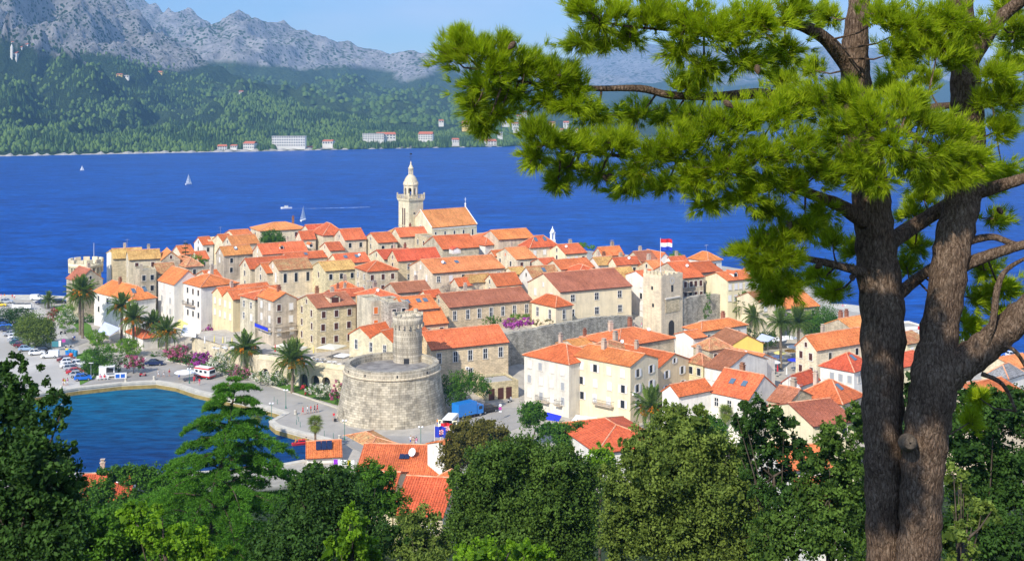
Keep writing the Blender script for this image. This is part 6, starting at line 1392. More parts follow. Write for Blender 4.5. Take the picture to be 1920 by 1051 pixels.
BR = [[(1420, 175, 12.6, 22), (1340, 181, 12.4, 17), (1255, 178, 12.3, 15), (1200, 166, 12.2, 14), (1110, 166, 12.1, 11), (1030, 160, 12.0, 8), (960, 150, 11.9, 5), (900, 130, 11.8, 3)],
      [(1612, 200, 12.7, 34), (1540, 190, 12.7, 26), (1420, 175, 12.6, 22)], [(1600, 140, 12.6, 34), (1560, 85, 12.4, 28), (1512, 52, 12.2, 22), (1440, 40, 12.1, 14), (1340, 60, 12.0, 9), (1240, 55, 11.9, 6), (1150, 45, 11.8, 4), (1100, 20, 11.7, 3)],
      [(1620, 415, 12.6, 32), (1580, 388, 12.4, 26), (1545, 373, 12.3, 22), (1480, 350, 12.2, 16), (1380, 320, 12.1, 12), (1270, 300, 12.0, 9), (1140, 290, 11.9, 6), (1010, 270, 11.8, 4)],
      [(1630, 512, 12.6, 20), (1580, 500, 12.5, 16), (1530, 488, 12.4, 13), (1480, 480, 12.3, 10), (1420, 470, 12.2, 6)], [(1665, 455, 12.7, 34), (1720, 420, 13, 28), (1770, 388, 12.9, 26), (1800, 370, 12.6, 24)],
      [(1675, 560, 12.8, 26), (1710, 530, 12.9, 22), (1750, 500, 12.7, 18)], [(1800, 500, 12.4, 26), (1850, 480, 12.3, 22), (1900, 464, 12.2, 18), (1990, 440, 12.1, 12)],
      [(1825, 362, 12.5, 30), (1875, 348, 12.3, 24), (1925, 332, 12.2, 20), (2000, 300, 12.1, 12)], [(1815, 452, 12.4, 16), (1862, 444, 12.3, 13), (1905, 458, 12.2, 11), (1950, 455, 12.2, 8)],
      [(1845, 655, 12.0, 16), (1862, 600, 11.9, 13), (1870, 540, 11.9, 12), (1888, 505, 11.9, 9), (1930, 480, 11.8, 6)], [(1812, 130, 12.6, 30), (1870, 40, 12.4, 26), (1925, -5, 12.2, 22)],
      [(1618, 250, 12.8, 26), (1680, 215, 13.3, 20), (1760, 200, 13.6, 14), (1860, 190, 13.6, 8)], [(1800, 300, 12.4, 22), (1740, 270, 11.8, 14), (1690, 240, 11.5, 8)], [(1840, 700, 12.0, 9), (1880, 720, 11.9, 8), (1905, 770, 11.9, 5)], [(1855, 640, 12.0, 9), (1900, 655, 11.9, 8), (1925, 690, 11.9, 7)]]
for s_ in BR: pine_limb('branch', s_, 10, 5, lump=.04)
c = MB(); q = P(1706, 830, 11.86)-po; c.lathe([(.01, .035), (.06, .03), (.072, .012), (.085, -.05), (.10, -.18)], 16); o = c.build('cut_stub', noisy('cut_wood', (.06, .045, .03), (.14, .11, .08), 40), pine, False, q); o.rotation_euler = (R(75), 0, R(-12))
# needle pads: px, py, rx, ry, distance, tufts, droop (0 up, 1 hanging)
PADS = [(845, 105, 32, 34, 11.8), (885, 90, 42, 34, 11.7), (930, 120, 52, 46, 11.7), (985, 128, 50, 46, 11.8), (1040, 140, 48, 42, 11.9), (1075, 165, 34, 28, 12), (900, 160, 55, 30, 12.1), (960, 175, 60, 26, 12.1), (1030, 190, 55, 24, 12.1), (885, 205, 20, 34, 12.1), (930, 215, 34, 18, 12.2), (905, 240, 18, 16, 12.2), (860, 68, 12, 16, 11.7), (945, 80, 10, 16, 11.7),
 (1092, 12, 34, 26, 11.7), (1125, 45, 36, 22, 11.8), (1085, 80, 34, 16, 11.8), (1160, 20, 40, 26, 11.8), (1180, 68, 34, 18, 12), (1135, 85, 26, 10, 12),
 (1225, 30, 46, 40, 11.8), (1290, 40, 52, 46, 11.7), (1350, 60, 58, 50, 11.6), (1420, 40, 60, 46, 11.6), (1490, 20, 50, 34, 11.9), (1270, 95, 44, 34, 11.9), (1320, 125, 50, 34, 11.9), (1400, 115, 55, 34, 11.8), (1470, 100, 40, 30, 12), (1290, 160, 36, 22, 12.1), (1550, 30, 30, 24, 13.2),
 (1075, 200, 40, 20, 11.9), (1120, 215, 48, 24, 12.1), (1190, 215, 50, 26, 12.6), (1250, 215, 46, 24, 12.9), (1300, 225, 44, 26, 12.6), (1000, 245, 34, 24, 11.7), (1040, 265, 48, 30, 11.7), (1000, 295, 36, 20, 11.9), (1090, 275, 50, 28, 11.8), (1150, 270, 50, 30, 11.8), (1060, 315, 50, 20, 12.2), (1120, 325, 52, 20, 12.4), (1190, 320, 50, 26, 12), (1180, 355, 40, 16, 12.5), (1230, 290, 46, 34, 11.7), (1245, 345, 40, 20, 12.3), (1045, 342, 16, 18, 12.2),
 (1280, 270, 50, 40, 11.6), (1340, 240, 55, 40, 11.5), (1400, 220, 55, 40, 11.5), (1460, 210, 55, 40, 11.5), (1520, 190, 50, 36, 11.6), (1300, 330, 52, 36, 11.7), (1360, 310, 58, 42, 11.5), (1430, 290, 60, 44, 11.4), (1500, 270, 58, 44, 11.4), (1570, 250, 52, 44, 11.4), (1330, 380, 46, 22, 11.9), (1400, 365, 50, 28, 11.7), (1470, 345, 55, 30, 11.6), (1540, 320, 55, 36, 11.5), (1600, 310, 46, 36, 11.4), (1620, 215, 46, 40, 11.4), (1660, 270, 46, 42, 11.4), (1640, 340, 40, 28, 11.5), (1580, 180, 36, 30, 11.5), (1440, 395, 30, 12, 12),
 (1660, 30, 46, 34, 11.9), (1710, 50, 50, 40, 11.8), (1770, 40, 50, 36, 11.8), (1690, 95, 44, 28, 11.9), (1760, 90, 52, 30, 11.8), (1830, 60, 46, 34, 12), (1800, 110, 36, 20, 12), (1700, 190, 40, 34, 11.6), (1740, 230, 44, 36, 11.6), (1710, 300, 44, 34, 11.6), (1760, 290, 46, 34, 11.7), (1790, 245, 40, 30, 11.8), (1830, 300, 40, 26, 11.8), (1740, 340, 40, 20, 11.8), (1790, 330, 40, 20, 11.8), (1870, 140, 46, 26, 11.9), (1900, 180, 40, 30, 11.9), (1880, 240, 36, 26, 12.1), (1850, 185, 40, 26, 12.1), (1905, 60, 34, 50, 12.8), (1890, 10, 36, 30, 12.9),
 (1395, 472, 26, 10, 12.1), (1430, 455, 32, 20, 12.1), (1470, 440, 40, 26, 12), (1510, 425, 34, 24, 12), (1425, 495, 34, 18, 12.1), (1470, 485, 44, 26, 12), (1440, 525, 32, 18, 12.1), (1480, 535, 36, 22, 12.1), (1455, 555, 24, 12, 12.2), (1540, 400, 34, 22, 12.2), (1560, 450, 26, 20, 12.7), (1530, 515, 36, 16, 12.8), (1560, 545, 26, 16, 13), (1600, 470, 20, 24, 13.1),
 (1710, 400, 30, 20, 13.4), (1715, 460, 26, 22, 13.5), (1700, 500, 20, 18, 13.6), (1730, 370, 30, 20, 13.2), (1850, 505, 34, 20, 12.9), (1880, 540, 36, 22, 12.9), (1830, 560, 30, 18, 13), (1815, 610, 26, 18, 13.1), (1880, 590, 24, 14, 13), (1870, 410, 34, 16, 13), (1815, 660, 22, 20, 13.2), (1820, 790, 20, 20, 13.2), (1835, 745, 14, 14, 13.2), (1690, 130, 30, 24, 13.6), (1740, 150, 34, 24, 13.8), (1660, 160, 30, 22, 13.8), (1850, 350, 34, 16, 13.4), (1520, 130, 34, 24, 13.6), (1470, 150, 34, 22, 13.4), (1900, 120, 40, 40, 14), (1880, 320, 40, 24, 13.4)]
BOUGH = [(P(1612, -60, 12.7), .05), (Vector((3.2, 11, 66.6)), .045), (Vector((2.0, 9, 66.9)), .035), (Vector((.9, 7.2, 66.9)), .022), (Vector((0, 6.0, 66.6)), .01)]
b = MB(); b.tube([p-po for p, _ in BOUGH], [r for _, r in BOUGH], 9); b.build('branch', m_bark, pine, True); LIMBS.extend([p-po for p, _ in BOUGH])
for i in range(18):      # boughs reaching over the viewpoint, above the frame, that shade the trunks
    X_, Y_, Z_ = random.uniform(-.3, 2.3), random.uniform(6.3, 7.9), random.uniform(65.15, 66.3); k = F/Y_; PADS.append((CX+X_*k, HY-(Z_-CH)*k, random.uniform(.28, .42)*k, random.uniform(.16, .24)*k, Y_))
tp, td, tw_ = [], [], MB(); tnr = []
for (px, py, rx, ry, Y) in PADS:
    c = P(px, py, Y)-po; k = Y/F; rr_ = Vector((rx*k, max(rx, ry)*k*.9, ry*k)); near = min(LIMBS, key=lambda p: (p-c).length_squared); root_ = near
    m_ = near.lerp(c, .55)+Vector((0, 0, -.06)); tw_.tube([near, m_, c], [.014, .010, .005], 5, cap=False)
    nt_ = int((48+rx*ry*.045)*random.uniform(.65, 1.15)); outd = (c-near); outd = outd.normalized() if outd.length > .05 else Vector((-1, 0, .2)); tone = random.random()
    for i in range(nt_):
        d_ = Vector(rand_dirs(1)[0]); rad = min(1.35, abs(random.gauss(.55, .38))); p = c+Vector((d_.x*rr_.x, d_.y*rr_.y, d_.z*rr_.z))*rad
        dirv = (d_*.7+outd*.55+Vector((0, 0, .35+.2*random.random()))).normalized(); tp.append(p); td.append(dirv); tnr.append(.6*tone+.4*random.random())
        if i % 3 == 0: s_ = c.lerp(p, .15); tw_.tube([s_, s_.lerp(p, .6)+Vector((0, 0, -.012)), p], [.005, .0035, .002], 3, cap=False)
V, Fq, rnd = needle_tris(np.array(tp), np.array(td), 30, .115, .0085, .55, np.array(tnr)); link('needles', np_mesh('pine_needles', V, Fq, M['leaf_pine'], rnd=rnd), pine)
tag(tw_.build('twigs', m_bark, pine), kind='stuff')
cone_b = MB(); cone_b.lathe([(.002, -.045), (.018, -.035), (.026, -.012), (.024, .015), (.012, .04), (.002, .05)], 9); cone_me = cone_b.mesh('cone', noisy('cone_scales', (.07, .045, .03), (.16, .11, .07), 60, .9, .1, .6), True)
for px, py, Y in ((1365, 195, 11.2), (1147, 332, 12.0), (1137, 334, 12.0), (1480, 420, 11.9), (1598, 520, 12.3), (1600, 508, 12.3), (1535, 498, 12.2), (1875, 395, 12.3), (1745, 410, 12.6), (960, 85, 11.5), (1420, 130, 11.4)):
    o = link('cone', cone_me, pine, P(px, py, Y)-po); o.rotation_euler = (random.uniform(2, 4), random.uniform(-1, 1), 0); o.scale = (1.25,)*3
# ------------------------------------------------------------------ vehicles
M['tyre'] = mat('tyre', (.02, .02, .02), .8, .2); M['rim'] = mat('wheel_rim', (.45, .46, .48), .35, .5, .6); M['car_glass'] = mat('car_glass', (.02, .03, .045), .08, .6)
M['lamp_clear'] = mat('headlamp', (.75, .76, .78), .15, .6); M['lamp_red'] = mat('tail_lamp', (.45, .01, .01), .25, .5)
_paint = {}
def paint(c):
    if c not in _paint:
        m = mat('car_paint', c, .32, .5); bsdf(m).inputs['Coat Weight'].default_value = .6; bsdf(m).inputs['Coat Roughness'].default_value = .08; _paint[c] = m
    return _paint[c]
PROF = {  # side profiles: lower body outline and glasshouse (x along the car, z up); front towards +x
 'hatch': ([(-1.9, .35), (-1.95, .85), (-1.7, .98), (1.0, .98), (1.75, .82), (1.95, .6), (1.9, .3)], [(-1.72, .95), (-1.35, 1.44), (.15, 1.46), (.98, .95)]),
 'wagon': ([(-2.2, .35), (-2.25, .85), (-2.1, .98), (1.15, .98), (2.0, .82), (2.2, .58), (2.1, .3)], [(-2.1, .95), (-1.9, 1.44), (.3, 1.48), (1.12, .95)]),
 'sedan': ([(-2.2, .35), (-2.25, .88), (-1.5, 1.0), (1.05, .97), (1.95, .82), (2.2, .58), (2.1, .3)], [(-1.62, .97), (-1.0, 1.41), (.15, 1.43), (1.02, .95)]),
 'suv': ([(-2.15, .45), (-2.2, 1.0), (-2.0, 1.12), (1.1, 1.12), (1.95, .98), (2.15, .7), (2.1, .4)], [(-2.0, 1.1), (-1.75, 1.68), (.3, 1.7), (1.08, 1.1)]),
 'van': ([(-2.05, .35), (-2.1, 1.05), (-2.05, 1.12), (1.2, 1.08), (1.95, .95), (2.15, .65), (2.1, .32)], [(-2.04, 1.1), (-2.0, 1.82), (.35, 1.84), (1.2, 1.06)])}
_car_me = {}
def car_meshes(typ):
    if typ in _car_me: return _car_me[typ]
    lo, up = PROF[typ]; w = .86
    b = MB(); n = len(lo); ring = lambda pts_, y, ins: [(x*(1-ins*.03), y, z) for x, z in pts_]
    secs = [ring(lo, -w+.06, 1), ring(lo, -w, 0), ring(lo, w, 0), ring(lo, w-.06, 1)]
    base = 0
    sl, sr = ring(lo, -w, 0), ring(lo, w, 0)
    b.poly(list(sl)); b.poly(list(reversed(sr)))
    for i in range(n):
        j = (i+1) % n; b.poly([sl[j], sl[i], sr[i], sr[j]])
    # roof panel
    (x0, z0), (x1, z1), (x2, z2), (x3, z3) = up; wr = w*.78
    b.slab([(x1-.03, -wr, z1+.03), (x2+.05, -wr, z2+.03), (x2+.05, wr, z2+.03), (x1-.03, wr, z1+.03)], .06)
    # pillars
    for s_ in (-1, 1):
        for (xa, za, xb, zb) in ((x0, z0, x1, z1), (x3, z3, x2, z2), ((x0+x3)/2-.1, z0, (x1+x2)/2-.1, z1)):
            b.slab([(xa-.05, s_*(w-.02), za), (xa+.05, s_*(w-.02), za), (xb+.05, s_*(wr+.012), zb), (xb-.05, s_*(wr+.012), zb)] if s_ < 0 else [(xa+.05, s_*(w-.02), za), (xa-.05, s_*(w-.02), za), (xb-.05, s_*(wr+.012), zb), (xb+.05, s_*(wr+.012), zb)], .05)
    if typ == 'van':
        for s_ in (-1, 1): b.poly([(x0, s_*(w-.005), z0), (x0+2.3, s_*(w-.005), z0), (x1+2.2, s_*(wr+.02), z1), (x1, s_*(wr+.02), z1)][::s_*-1])
        b.poly([(x0-.01, w, z0), (x0-.01, -w, z0), (x1-.01, -wr, z1), (x1-.01, wr, z1)])
    body = b.mesh('body', M['paint_w'])
    g = MB(); A_ = [(x0, -w+.03, z0), (x3, -w+.03, z3), (x3, w-.03, z3), (x0, w-.03, z0)]; B_ = [(x1, -wr, z1), (x2, -wr, z2), (x2, wr, z2), (x1, wr, z1)]
    for i in range(4): j = (i+1) % 4; g.poly([A_[i], A_[j], B_[j], B_[i]])
    glass = g.mesh('windows', M['car_glass'])
    xl = lo[0][0]; xr = lo[-2][0]
    h = MB(); h.box(xr-.14, xr+.0, -.16, .16, lo[-2][1]-.02, lo[-2][1]+.14); hl = h.mesh('headlight', M['lamp_clear'])
    h = MB(); h.box(xl-.04, xl+.06, -.12, .12, .68, .86); tl = h.mesh('tail_light', M['lamp_red'])
    t = MB(); t.tube([(0, -.1, 0), (0, .1, 0)], .31, 14); tyre = t.mesh('wheel', M['tyre']); t = MB(); t.tube([(0, -.112, 0), (0, .112, 0)], .19, 10); rim = t.mesh('rim', M['rim'])
    _car_me[typ] = (body, glass, hl, tl, tyre, rim, xl, xr, w); return _car_me[typ]
_bodies = {}
def car(px, py, rz, col, typ, label, group=None, name='car', z=1.56, s=1.0):
    body, glass, hl, tl, tyre, rim, xl, xr, w = car_meshes(typ)
    if (typ, col) not in _bodies: bm_ = body.copy(); bm_.materials[0] = paint(col); _bodies[(typ, col)] = bm_
    root = empty(name, G(px, py, z), R(rz), label, 'van' if typ == 'van' else 'car', group); root.scale = (s, s, s)
    link('body', _bodies[(typ, col)], root); link('windows', glass, root)
    for y in (-.58, .58): link('headlight', hl, root, (0, y, 0)); link('tail_light', tl, root, (0, y, 0))
    for x in (xl*.64, xr*.62):
        for y in (-w+.06, w-.06): o = link('wheel', tyre, root, (x, y, .31)); link('rim', rim, o)
    return root
SIL, WHT, RED, BLU, NVY, BLK, MAR, GRN, YEL, LBL = (.42, .44, .47), (.80, .80, .80), (.50, .015, .025), (.01, .14, .62), (.012, .025, .09), (.012, .012, .014), (.16, .012, .02), (.02, .10, .10), (.75, .55, .02), (.30, .42, .58)
CARS = [(156, 712, 16, BLU, 'hatch', 'bright blue hatchback, last of the parked row by the quay'), (147, 706, 16, SIL, 'hatch', 'silver hatchback squeezed beside the bright blue one'), (143, 700, 16, RED, 'sedan', 'red car parked between two silver ones'), (138, 693.5, 16, SIL, 'wagon', 'silver estate car above the red one'),
 (131, 688, 16, WHT, 'sedan', 'white car above the silver estate'), (148, 685, 16, WHT, 'hatch', 'white hatchback against the hedge'), (130, 681.5, 16, WHT, 'hatch', 'white hatchback with dark windows below the dark red car'), (125, 677, 16, MAR, 'sedan', 'dark red car at the top of the parked row'),
 (50, 657, 14, LBL, 'hatch', 'pale blue hatchback under the round tree'), (41, 650, 14, MAR, 'hatch', 'maroon hatchback next to the pale blue one'), (34, 645.5, 14, GRN, 'hatch', 'dark teal hatchback next to the maroon one'), (31, 641, 14, SIL, 'sedan', 'silver saloon in the shady row'), (30, 634.5, 14, WHT, 'hatch', 'white hatchback in the shady row'),
 (22, 629, 14, SIL, 'sedan', 'silver saloon next to the dark blue cars'), (15, 620, 14, NVY, 'wagon', 'dark blue estate in the tree shade'), (8, 613, 14, BLU, 'sedan', 'blue saloon in the tree shade'), (4, 606, 14, NVY, 'hatch', 'navy hatchback at the far end of the shady row'), (6, 600, 14, WHT, 'hatch', 'white hatchback at the far end of the shady row'),
 (82, 661, 20, BLK, 'suv', 'black off-roader with roof box behind the white van'), (69, 664.5, 20, WHT, 'hatch', 'white hatchback half hidden by the black off-roader'), (94, 670, 188, WHT, 'van', 'white delivery van on the car park'),
 (12, 568, 8, SIL, 'hatch', 'silver hatchback alone on the seaside parking'), (70, 562, 8, WHT, 'van', 'white van with a rack on the seaside parking'), (81, 569, 8, NVY, 'sedan', 'dark blue saloon behind the lone lawn palm'), (113, 568, 8, BLK, 'wagon', 'dark estate car by the seaside hedge'), (1, 574, 8, YEL, 'hatch', 'yellow hatchback at the edge of the seaside parking'),
 (290, 684, 8, NVY, 'sedan', 'dark blue saloon driving on the harbour road'), (915, 772, 38, BLK, 'suv', 'black car parked beyond the blue truck'),
 (1886, 667, 8, BLU, 'hatch', 'blue hatchback on the right-hand quay'), (1900, 669, 8, WHT, 'hatch', 'white hatchback on the right-hand quay'), (1914, 672, 8, NVY, 'wagon', 'dark blue estate on the right-hand quay')]
for px, py, rz, c_, ty, lb in CARS: car(px, py, rz, c_, ty, lb, 'parked cars')
def boxy(name, g, rz, label, cat, parts, wheels=()):
    root = empty(name, g, R(rz), label, cat)
    for nm, boxes, m in parts:
        b = MB()
        for bx in boxes: b.box(*bx)
        o = b.build(nm, m, root)
        md = o.modifiers.new('bevel', 'BEVEL'); md.width = .05; md.segments = 2; md.limit_method = 'ANGLE'
    _, _, _, _, tyre, rim, *_ = car_meshes('van')
    for (x, y, s_) in wheels: o = link('wheel', tyre, root, (x, y, .31*s_)); o.scale = (s_, 1.1, s_); link('rim', rim, o)
    return root
BT = paint((.012, .20, .62))
tk = boxy('box_truck', G(876, 782, 1.56), 40, 'bright blue box truck parked behind the bastion', 'truck', [('cargo_box', [(-3.0, 1.6, -1.15, 1.15, .75, 3.2)], BT), ('chassis', [(-2.9, 3.2, -.95, .95, .5, .74)], M['iron']), ('cab', [(1.75, 3.35, -1.05, 1.05, .6, 2.3)], BT), ('windscreen', [(3.3, 3.37, -.9, .9, 1.4, 2.15)], M['car_glass']), ('side_window', [(2.2, 3.1, -1.07, 1.07, 1.45, 2.1)], M['car_glass']), ('tail_light', [(-3.03, -2.98, -1.0, -.7, .85, 1.05)], M['lamp_red'])], [(x, y, 1.3) for x in (-1.9, 2.6) for y in (-.9, .9)])
mb = boxy('minibus', G(845, 802, 1.56), 78, 'white minibus with its two rear doors swung open beside the bastion', 'minibus', [('roof', [(-2.5, 2.0, -.98, .98, 2.2, 2.45)], M['paint_w']), ('side_panel', [(-2.5, 2.4, -1.0, -.94, .45, 2.2)], M['paint_w']), ('side_panel', [(-2.5, 2.4, .94, 1.0, .45, 2.2)], M['paint_w']), ('floor', [(-2.5, 2.4, -.94, .94, .45, .55)], M['iron']), ('bonnet', [(2.0, 2.9, -.95, .95, .45, 1.2)], M['paint_w']), ('windscreen', [(1.95, 2.05, -.9, .9, 1.2, 2.2)], M['car_glass']), ('interior', [(.2, .3, -.93, .93, .55, 2.2)], M['iron']), ('side_window', [(-1.8, 1.7, -1.01, -.99, 1.3, 1.95)], M['car_glass'])], [(x, y, 1.05) for x in (-1.6, 1.9) for y in (-.88, .88)])
for s_ in (-1, 1):
    b = MB(); b.box(0, .9, -.03, .03, .5, 2.2); o = b.build('rear_door', mat('cream_paint', (.80, .74, .52), .4, .4), mb, False, (-2.5, s_*.99, 0), R(180-s_*100+(0 if s_ < 0 else 0)))
    b = MB(); b.box(.22, .7, -.04, .04, 1.45, 2.0); b.build('door_window', M['car_glass'], o)
am = boxy('ambulance', G(384, 708, 1.56), -28, 'white and red camper ambulance parked on the harbour road', 'ambulance', [('body', [(-2.4, 2.3, -1.0, 1.0, .75, 2.15)], M['paint_w']), ('skirt', [(-2.42, 2.32, -1.02, 1.02, .4, .75)], paint((.55, .015, .02))), ('roof_stripe', [(-2.35, 2.0, -.98, .98, 2.15, 2.45)], paint((.55, .015, .02))), ('roof', [(-2.2, 1.8, -.8, .8, 2.45, 2.6)], M['paint_w']), ('windscreen', [(2.26, 2.33, -.85, .85, 1.3, 2.0)], M['car_glass'])], [(x, y, 1.05) for x in (-1.5, 1.5) for y in (-.92, .92)])
for x in (-1.6, -.3, 1.1):
    b = MB(); b.box(x-.4, x+.4, -1.012, -1.001, 1.4, 1.95); b.build('side_window', M['car_glass'], am)
b = MB(); b.box(-2.42, -2.401, -.6, .6, 1.3, 2.0); b.build('rear_window', M['car_glass'], am)
def scooter(px, py, rz, col, label, z=1.56):
    r_ = empty('scooter', G(px, py, z), R(rz), label, 'scooter', 'parked scooters'); 
    for x in (-.6, .6): b = MB(); b.tube([(x, -.05, .25), (x, .05, .25)], .25, 12); b.build('wheel', M['tyre'], r_)
    b = MB(); b.box(-.75, -.1, -.16, .16, .4, .72); b.box(-.1, .4, -.15, .15, .25, .34); b.box(.4, .5, -.18, .18, .3, .95); b.build('body', paint(col), r_)
    b = MB(); b.box(-.7, -.1, -.15, .15, .725, .82); b.build('seat', M['tyre'], r_); b = MB(); b.tube([(.45, -.3, 1.0), (.45, .3, 1.0)], .03, 6); b.build('handlebar', M['tyre'], r_)
scooter(956, 753, 60, (.5, .5, .5), 'grey scooter by the garage doors'); scooter(268, 705, 20, RED, 'red scooter on the quay road'); scooter(128, 651, 10, SIL, 'silver scooter behind the white van'); scooter(118, 626, 30, BLK, 'black scooter on the access road bend')
# ------------------------------------------------------------------ people
def skin_person(pose):
    """one continuous body grown over a joint skeleton"""
    J = {'pelvis': (0, 0, .95), 'waist': (0, 0, 1.08), 'chest': (0, 0, 1.32), 'neck': (0, 0, 1.48), 'head': (0, .02, 1.62), 'top': (0, .01, 1.72)}
    Rr = {'pelvis': (.15, .11), 'waist': (.13, .10), 'chest': (.16, .11), 'neck': (.05, .05), 'head': (.085, .10), 'top': (.05, .06)}
    E = [('pelvis', 'waist'), ('waist', 'chest'), ('chest', 'neck'), ('neck', 'head'), ('head', 'top')]
    for s_, n in ((-1, 'l'), (1, 'r')):
        sw = {'stand': 0, 'walk': .22*s_, 'sit': 0}[pose]; arm = {'stand': .03, 'walk': -.2*s_, 'sit': .12}[pose]
        J.update({'sh'+n: (s_*.19, 0, 1.41), 'el'+n: (s_*.25, arm*.6, 1.13), 'wr'+n: (s_*.24, arm+.08, .90), 'ha'+n: (s_*.235, arm+.11, .80)})
        if pose == 'sit': J.update({'hip'+n: (s_*.10, 0, .92), 'kn'+n: (s_*.12, .45, .95), 'an'+n: (s_*.12, .47, .52), 'to'+n: (s_*.12, .62, .48)})
        else: J.update({'hip'+n: (s_*.10, 0, .90), 'kn'+n: (s_*.11, sw*.6+.02, .50), 'an'+n: (s_*.11, sw-.02, .09), 'to'+n: (s_*.125, sw+.14, .04)})
        Rr.update({'sh'+n: (.07, .07), 'el'+n: (.045, .045), 'wr'+n: (.033, .033), 'ha'+n: (.04, .025), 'hip'+n: (.095, .1), 'kn'+n: (.06, .065), 'an'+n: (.042, .045), 'to'+n: (.04, .035)})
        E += [('chest', 'sh'+n), ('sh'+n, 'el'+n), ('el'+n, 'wr'+n), ('wr'+n, 'ha'+n), ('pelvis', 'hip'+n), ('hip'+n, 'kn'+n), ('kn'+n, 'an'+n), ('an'+n, 'to'+n)]
    ks = list(J); me = bpy.data.meshes.new('body'); me.from_pydata([J[k] for k in ks], [(ks.index(a), ks.index(b)) for a, b in E], [])
    o = bpy.data.objects.new('tmp', me); COL.objects.link(o); md = o.modifiers.new('skin', 'SKIN'); md.use_smooth_shade = True
    for i, k in enumerate(ks): me.skin_vertices[0].data[i].radius = Rr[k]; me.skin_vertices[0].data[i].use_root = (k == 'pelvis')
    o.modifiers.new('sub', 'SUBSURF').levels = 1
    dg = bpy.context.evaluated_depsgraph_get(); out = bpy.data.meshes.new_from_object(o.evaluated_get(dg)); bpy.data.objects.remove(o); return out
BODY = {p: skin_person(p) for p in ('stand', 'walk', 'sit')}
hb_ = MB(); hb_.lathe([(.098, 1.60), (.105, 1.66), (.095, 1.72), (.06, 1.765), (.005, 1.78)], 12); 
SKIN = mat('skin', (.52, .30, .20), .6, .3); _cl = {}
def cloth(c):
    if c not in _cl: _cl[c] = mat('cloth', c, .85, .1)
    return _cl[c]
HAIRC = [mat('hair', c, .7, .2) for c in ((.03, .02, .012), (.12, .07, .03), (.35, .25, .12), (.3, .3, .3))]
_pm = {}
def person(px, py, rz, shirt, legs, label, pose='walk', z=1.56, bare=False, s=1.0, group='people on the harbour road', xyz=None):
    k = (pose, shirt, legs, bare)
    if k not in _pm:
        me = BODY[pose].copy(); me.materials.clear()
        for m in (SKIN, cloth(shirt), cloth(legs)): me.materials.append(m)
        mi = []
        for p in me.polygons:
            c = p.center; arm = abs(c.x) > .21
            if c.z > 1.46 or (arm and c.z < 1.22): i = 0
            elif c.z > .98: i = 0 if bare else 1
            elif c.z > .55 or (pose == 'sit' and c.z > .8): i = 2
            else: i = 0
            mi.append(i)
        me.polygons.foreach_set('material_index', mi); me.polygons.foreach_set('use_smooth', [True]*len(mi)); _pm[k] = me
    r_ = empty('person', xyz or G(px, py, z), R(rz), label, 'person', group); r_.scale = (s, s, s)
    link('body', _pm[k], r_); h = hb_.mesh('hair', random.choice(HAIRC), True); o = link('hair', h, r_, (0, -.005, 0))
    return r_
rd, wh, bk, bl_, pk, orr, gy, pu = (.62, .03, .05), (.75, .75, .75), (.02, .02, .025), (.04, .12, .5), (.72, .25, .38), (.70, .24, .04), (.3, .3, .32), (.25, .05, .35)
PPL = [(568, 777, 120, rd, rd, 'person in a red shirt leading the group on the road'), (576.5, 776, 120, wh, gy, 'person in white walking with the red-shirted group'), (583, 774.5, 120, rd, bk, 'person in a red shirt and dark shorts in the middle of the group'), (590, 773.5, 120, bk, bk, 'person dressed in black beside the last red shirt'), (595, 772.5, 120, rd, rd, 'person in a red shirt closing the walking group'),
 (626, 788, 170, rd, gy, 'person in a red shirt pulling a suitcase at the foot of the bastion'), (770, 833, 40, wh, bl_, 'person in white near the flagpoles'), (777, 842, 30, pu, bk, 'person in a purple top and black skirt near the flagpoles'), (781, 836, 30, pk, wh, 'person in a pink top by the harbour house'), (800, 853, 60, bl_, bk, 'person in dark blue pushing a load beside the flagpoles'), (806, 854, 60, rd, bl_, 'person in red and blue beside the flagpoles'),
 (821, 800, 200, orr, bl_, 'crew member in orange left of the open minibus'), (835, 805, 250, orr, bk, 'crew member in orange at the minibus doors'), (844, 810, 90, pk, pk, 'person in pink standing behind the minibus'), (853, 806, 90, bk, wh, 'person in black behind the minibus'), (883, 782, 10, rd, bk, 'person in a red top beside the blue truck'), (890, 781, 10, wh, gy, 'person in white beside the blue truck'),
 (118.5, 722, 80, rd, wh, 'person with a red top on the quay by the parked cars'), (121.5, 723, 80, YEL, wh, 'person with a yellow backpack on the quay'), (126.5, 722, 80, pk, wh, 'person in pale pink on the quay'), (297, 706, 100, wh, wh, 'person in white strolling on the quay'), (307, 706.5, 100, (.6, .55, .5), wh, 'person in beige strolling on the quay'), (317.5, 705.5, 260, rd, gy, 'person with a red top strolling on the quay'),
 (336, 711, 20, bl_, bl_, 'person in blue beside the white parasol'), (374, 722, 20, rd, pk, 'person with a red bag beside the ambulance'), (364, 718, 20, rd, rd, 'person in red near the ambulance'), (2, 560, 0, pk, wh, 'sunbather standing on the sea wall, left of the pair'), (8.5, 560, 0, orr, wh, 'person in orange on the sea wall'), (23, 561, 0, rd, gy, 'bare-legged person in red on the sea wall'), (27, 561, 0, wh, rd, 'person in white and red on the sea wall'),
 (1580, 580, 0, pk, wh, 'person in pink standing at the round pier'), (1585, 580, 0, wh, bl_, 'person in white standing at the round pier'), (1440, 671, 0, bk, bk, 'person in black crossing the market square'), (137, 640, 30, wh, rd, 'person in white and red by the scooter'), (140, 640, 30, bl_, wh, 'person in blue by the scooter')]
for px, py, rz, sh_, lg, lb in PPL: person(px, py, rz, sh_, lg, lb, random.choice(('walk', 'walk', 'stand')))
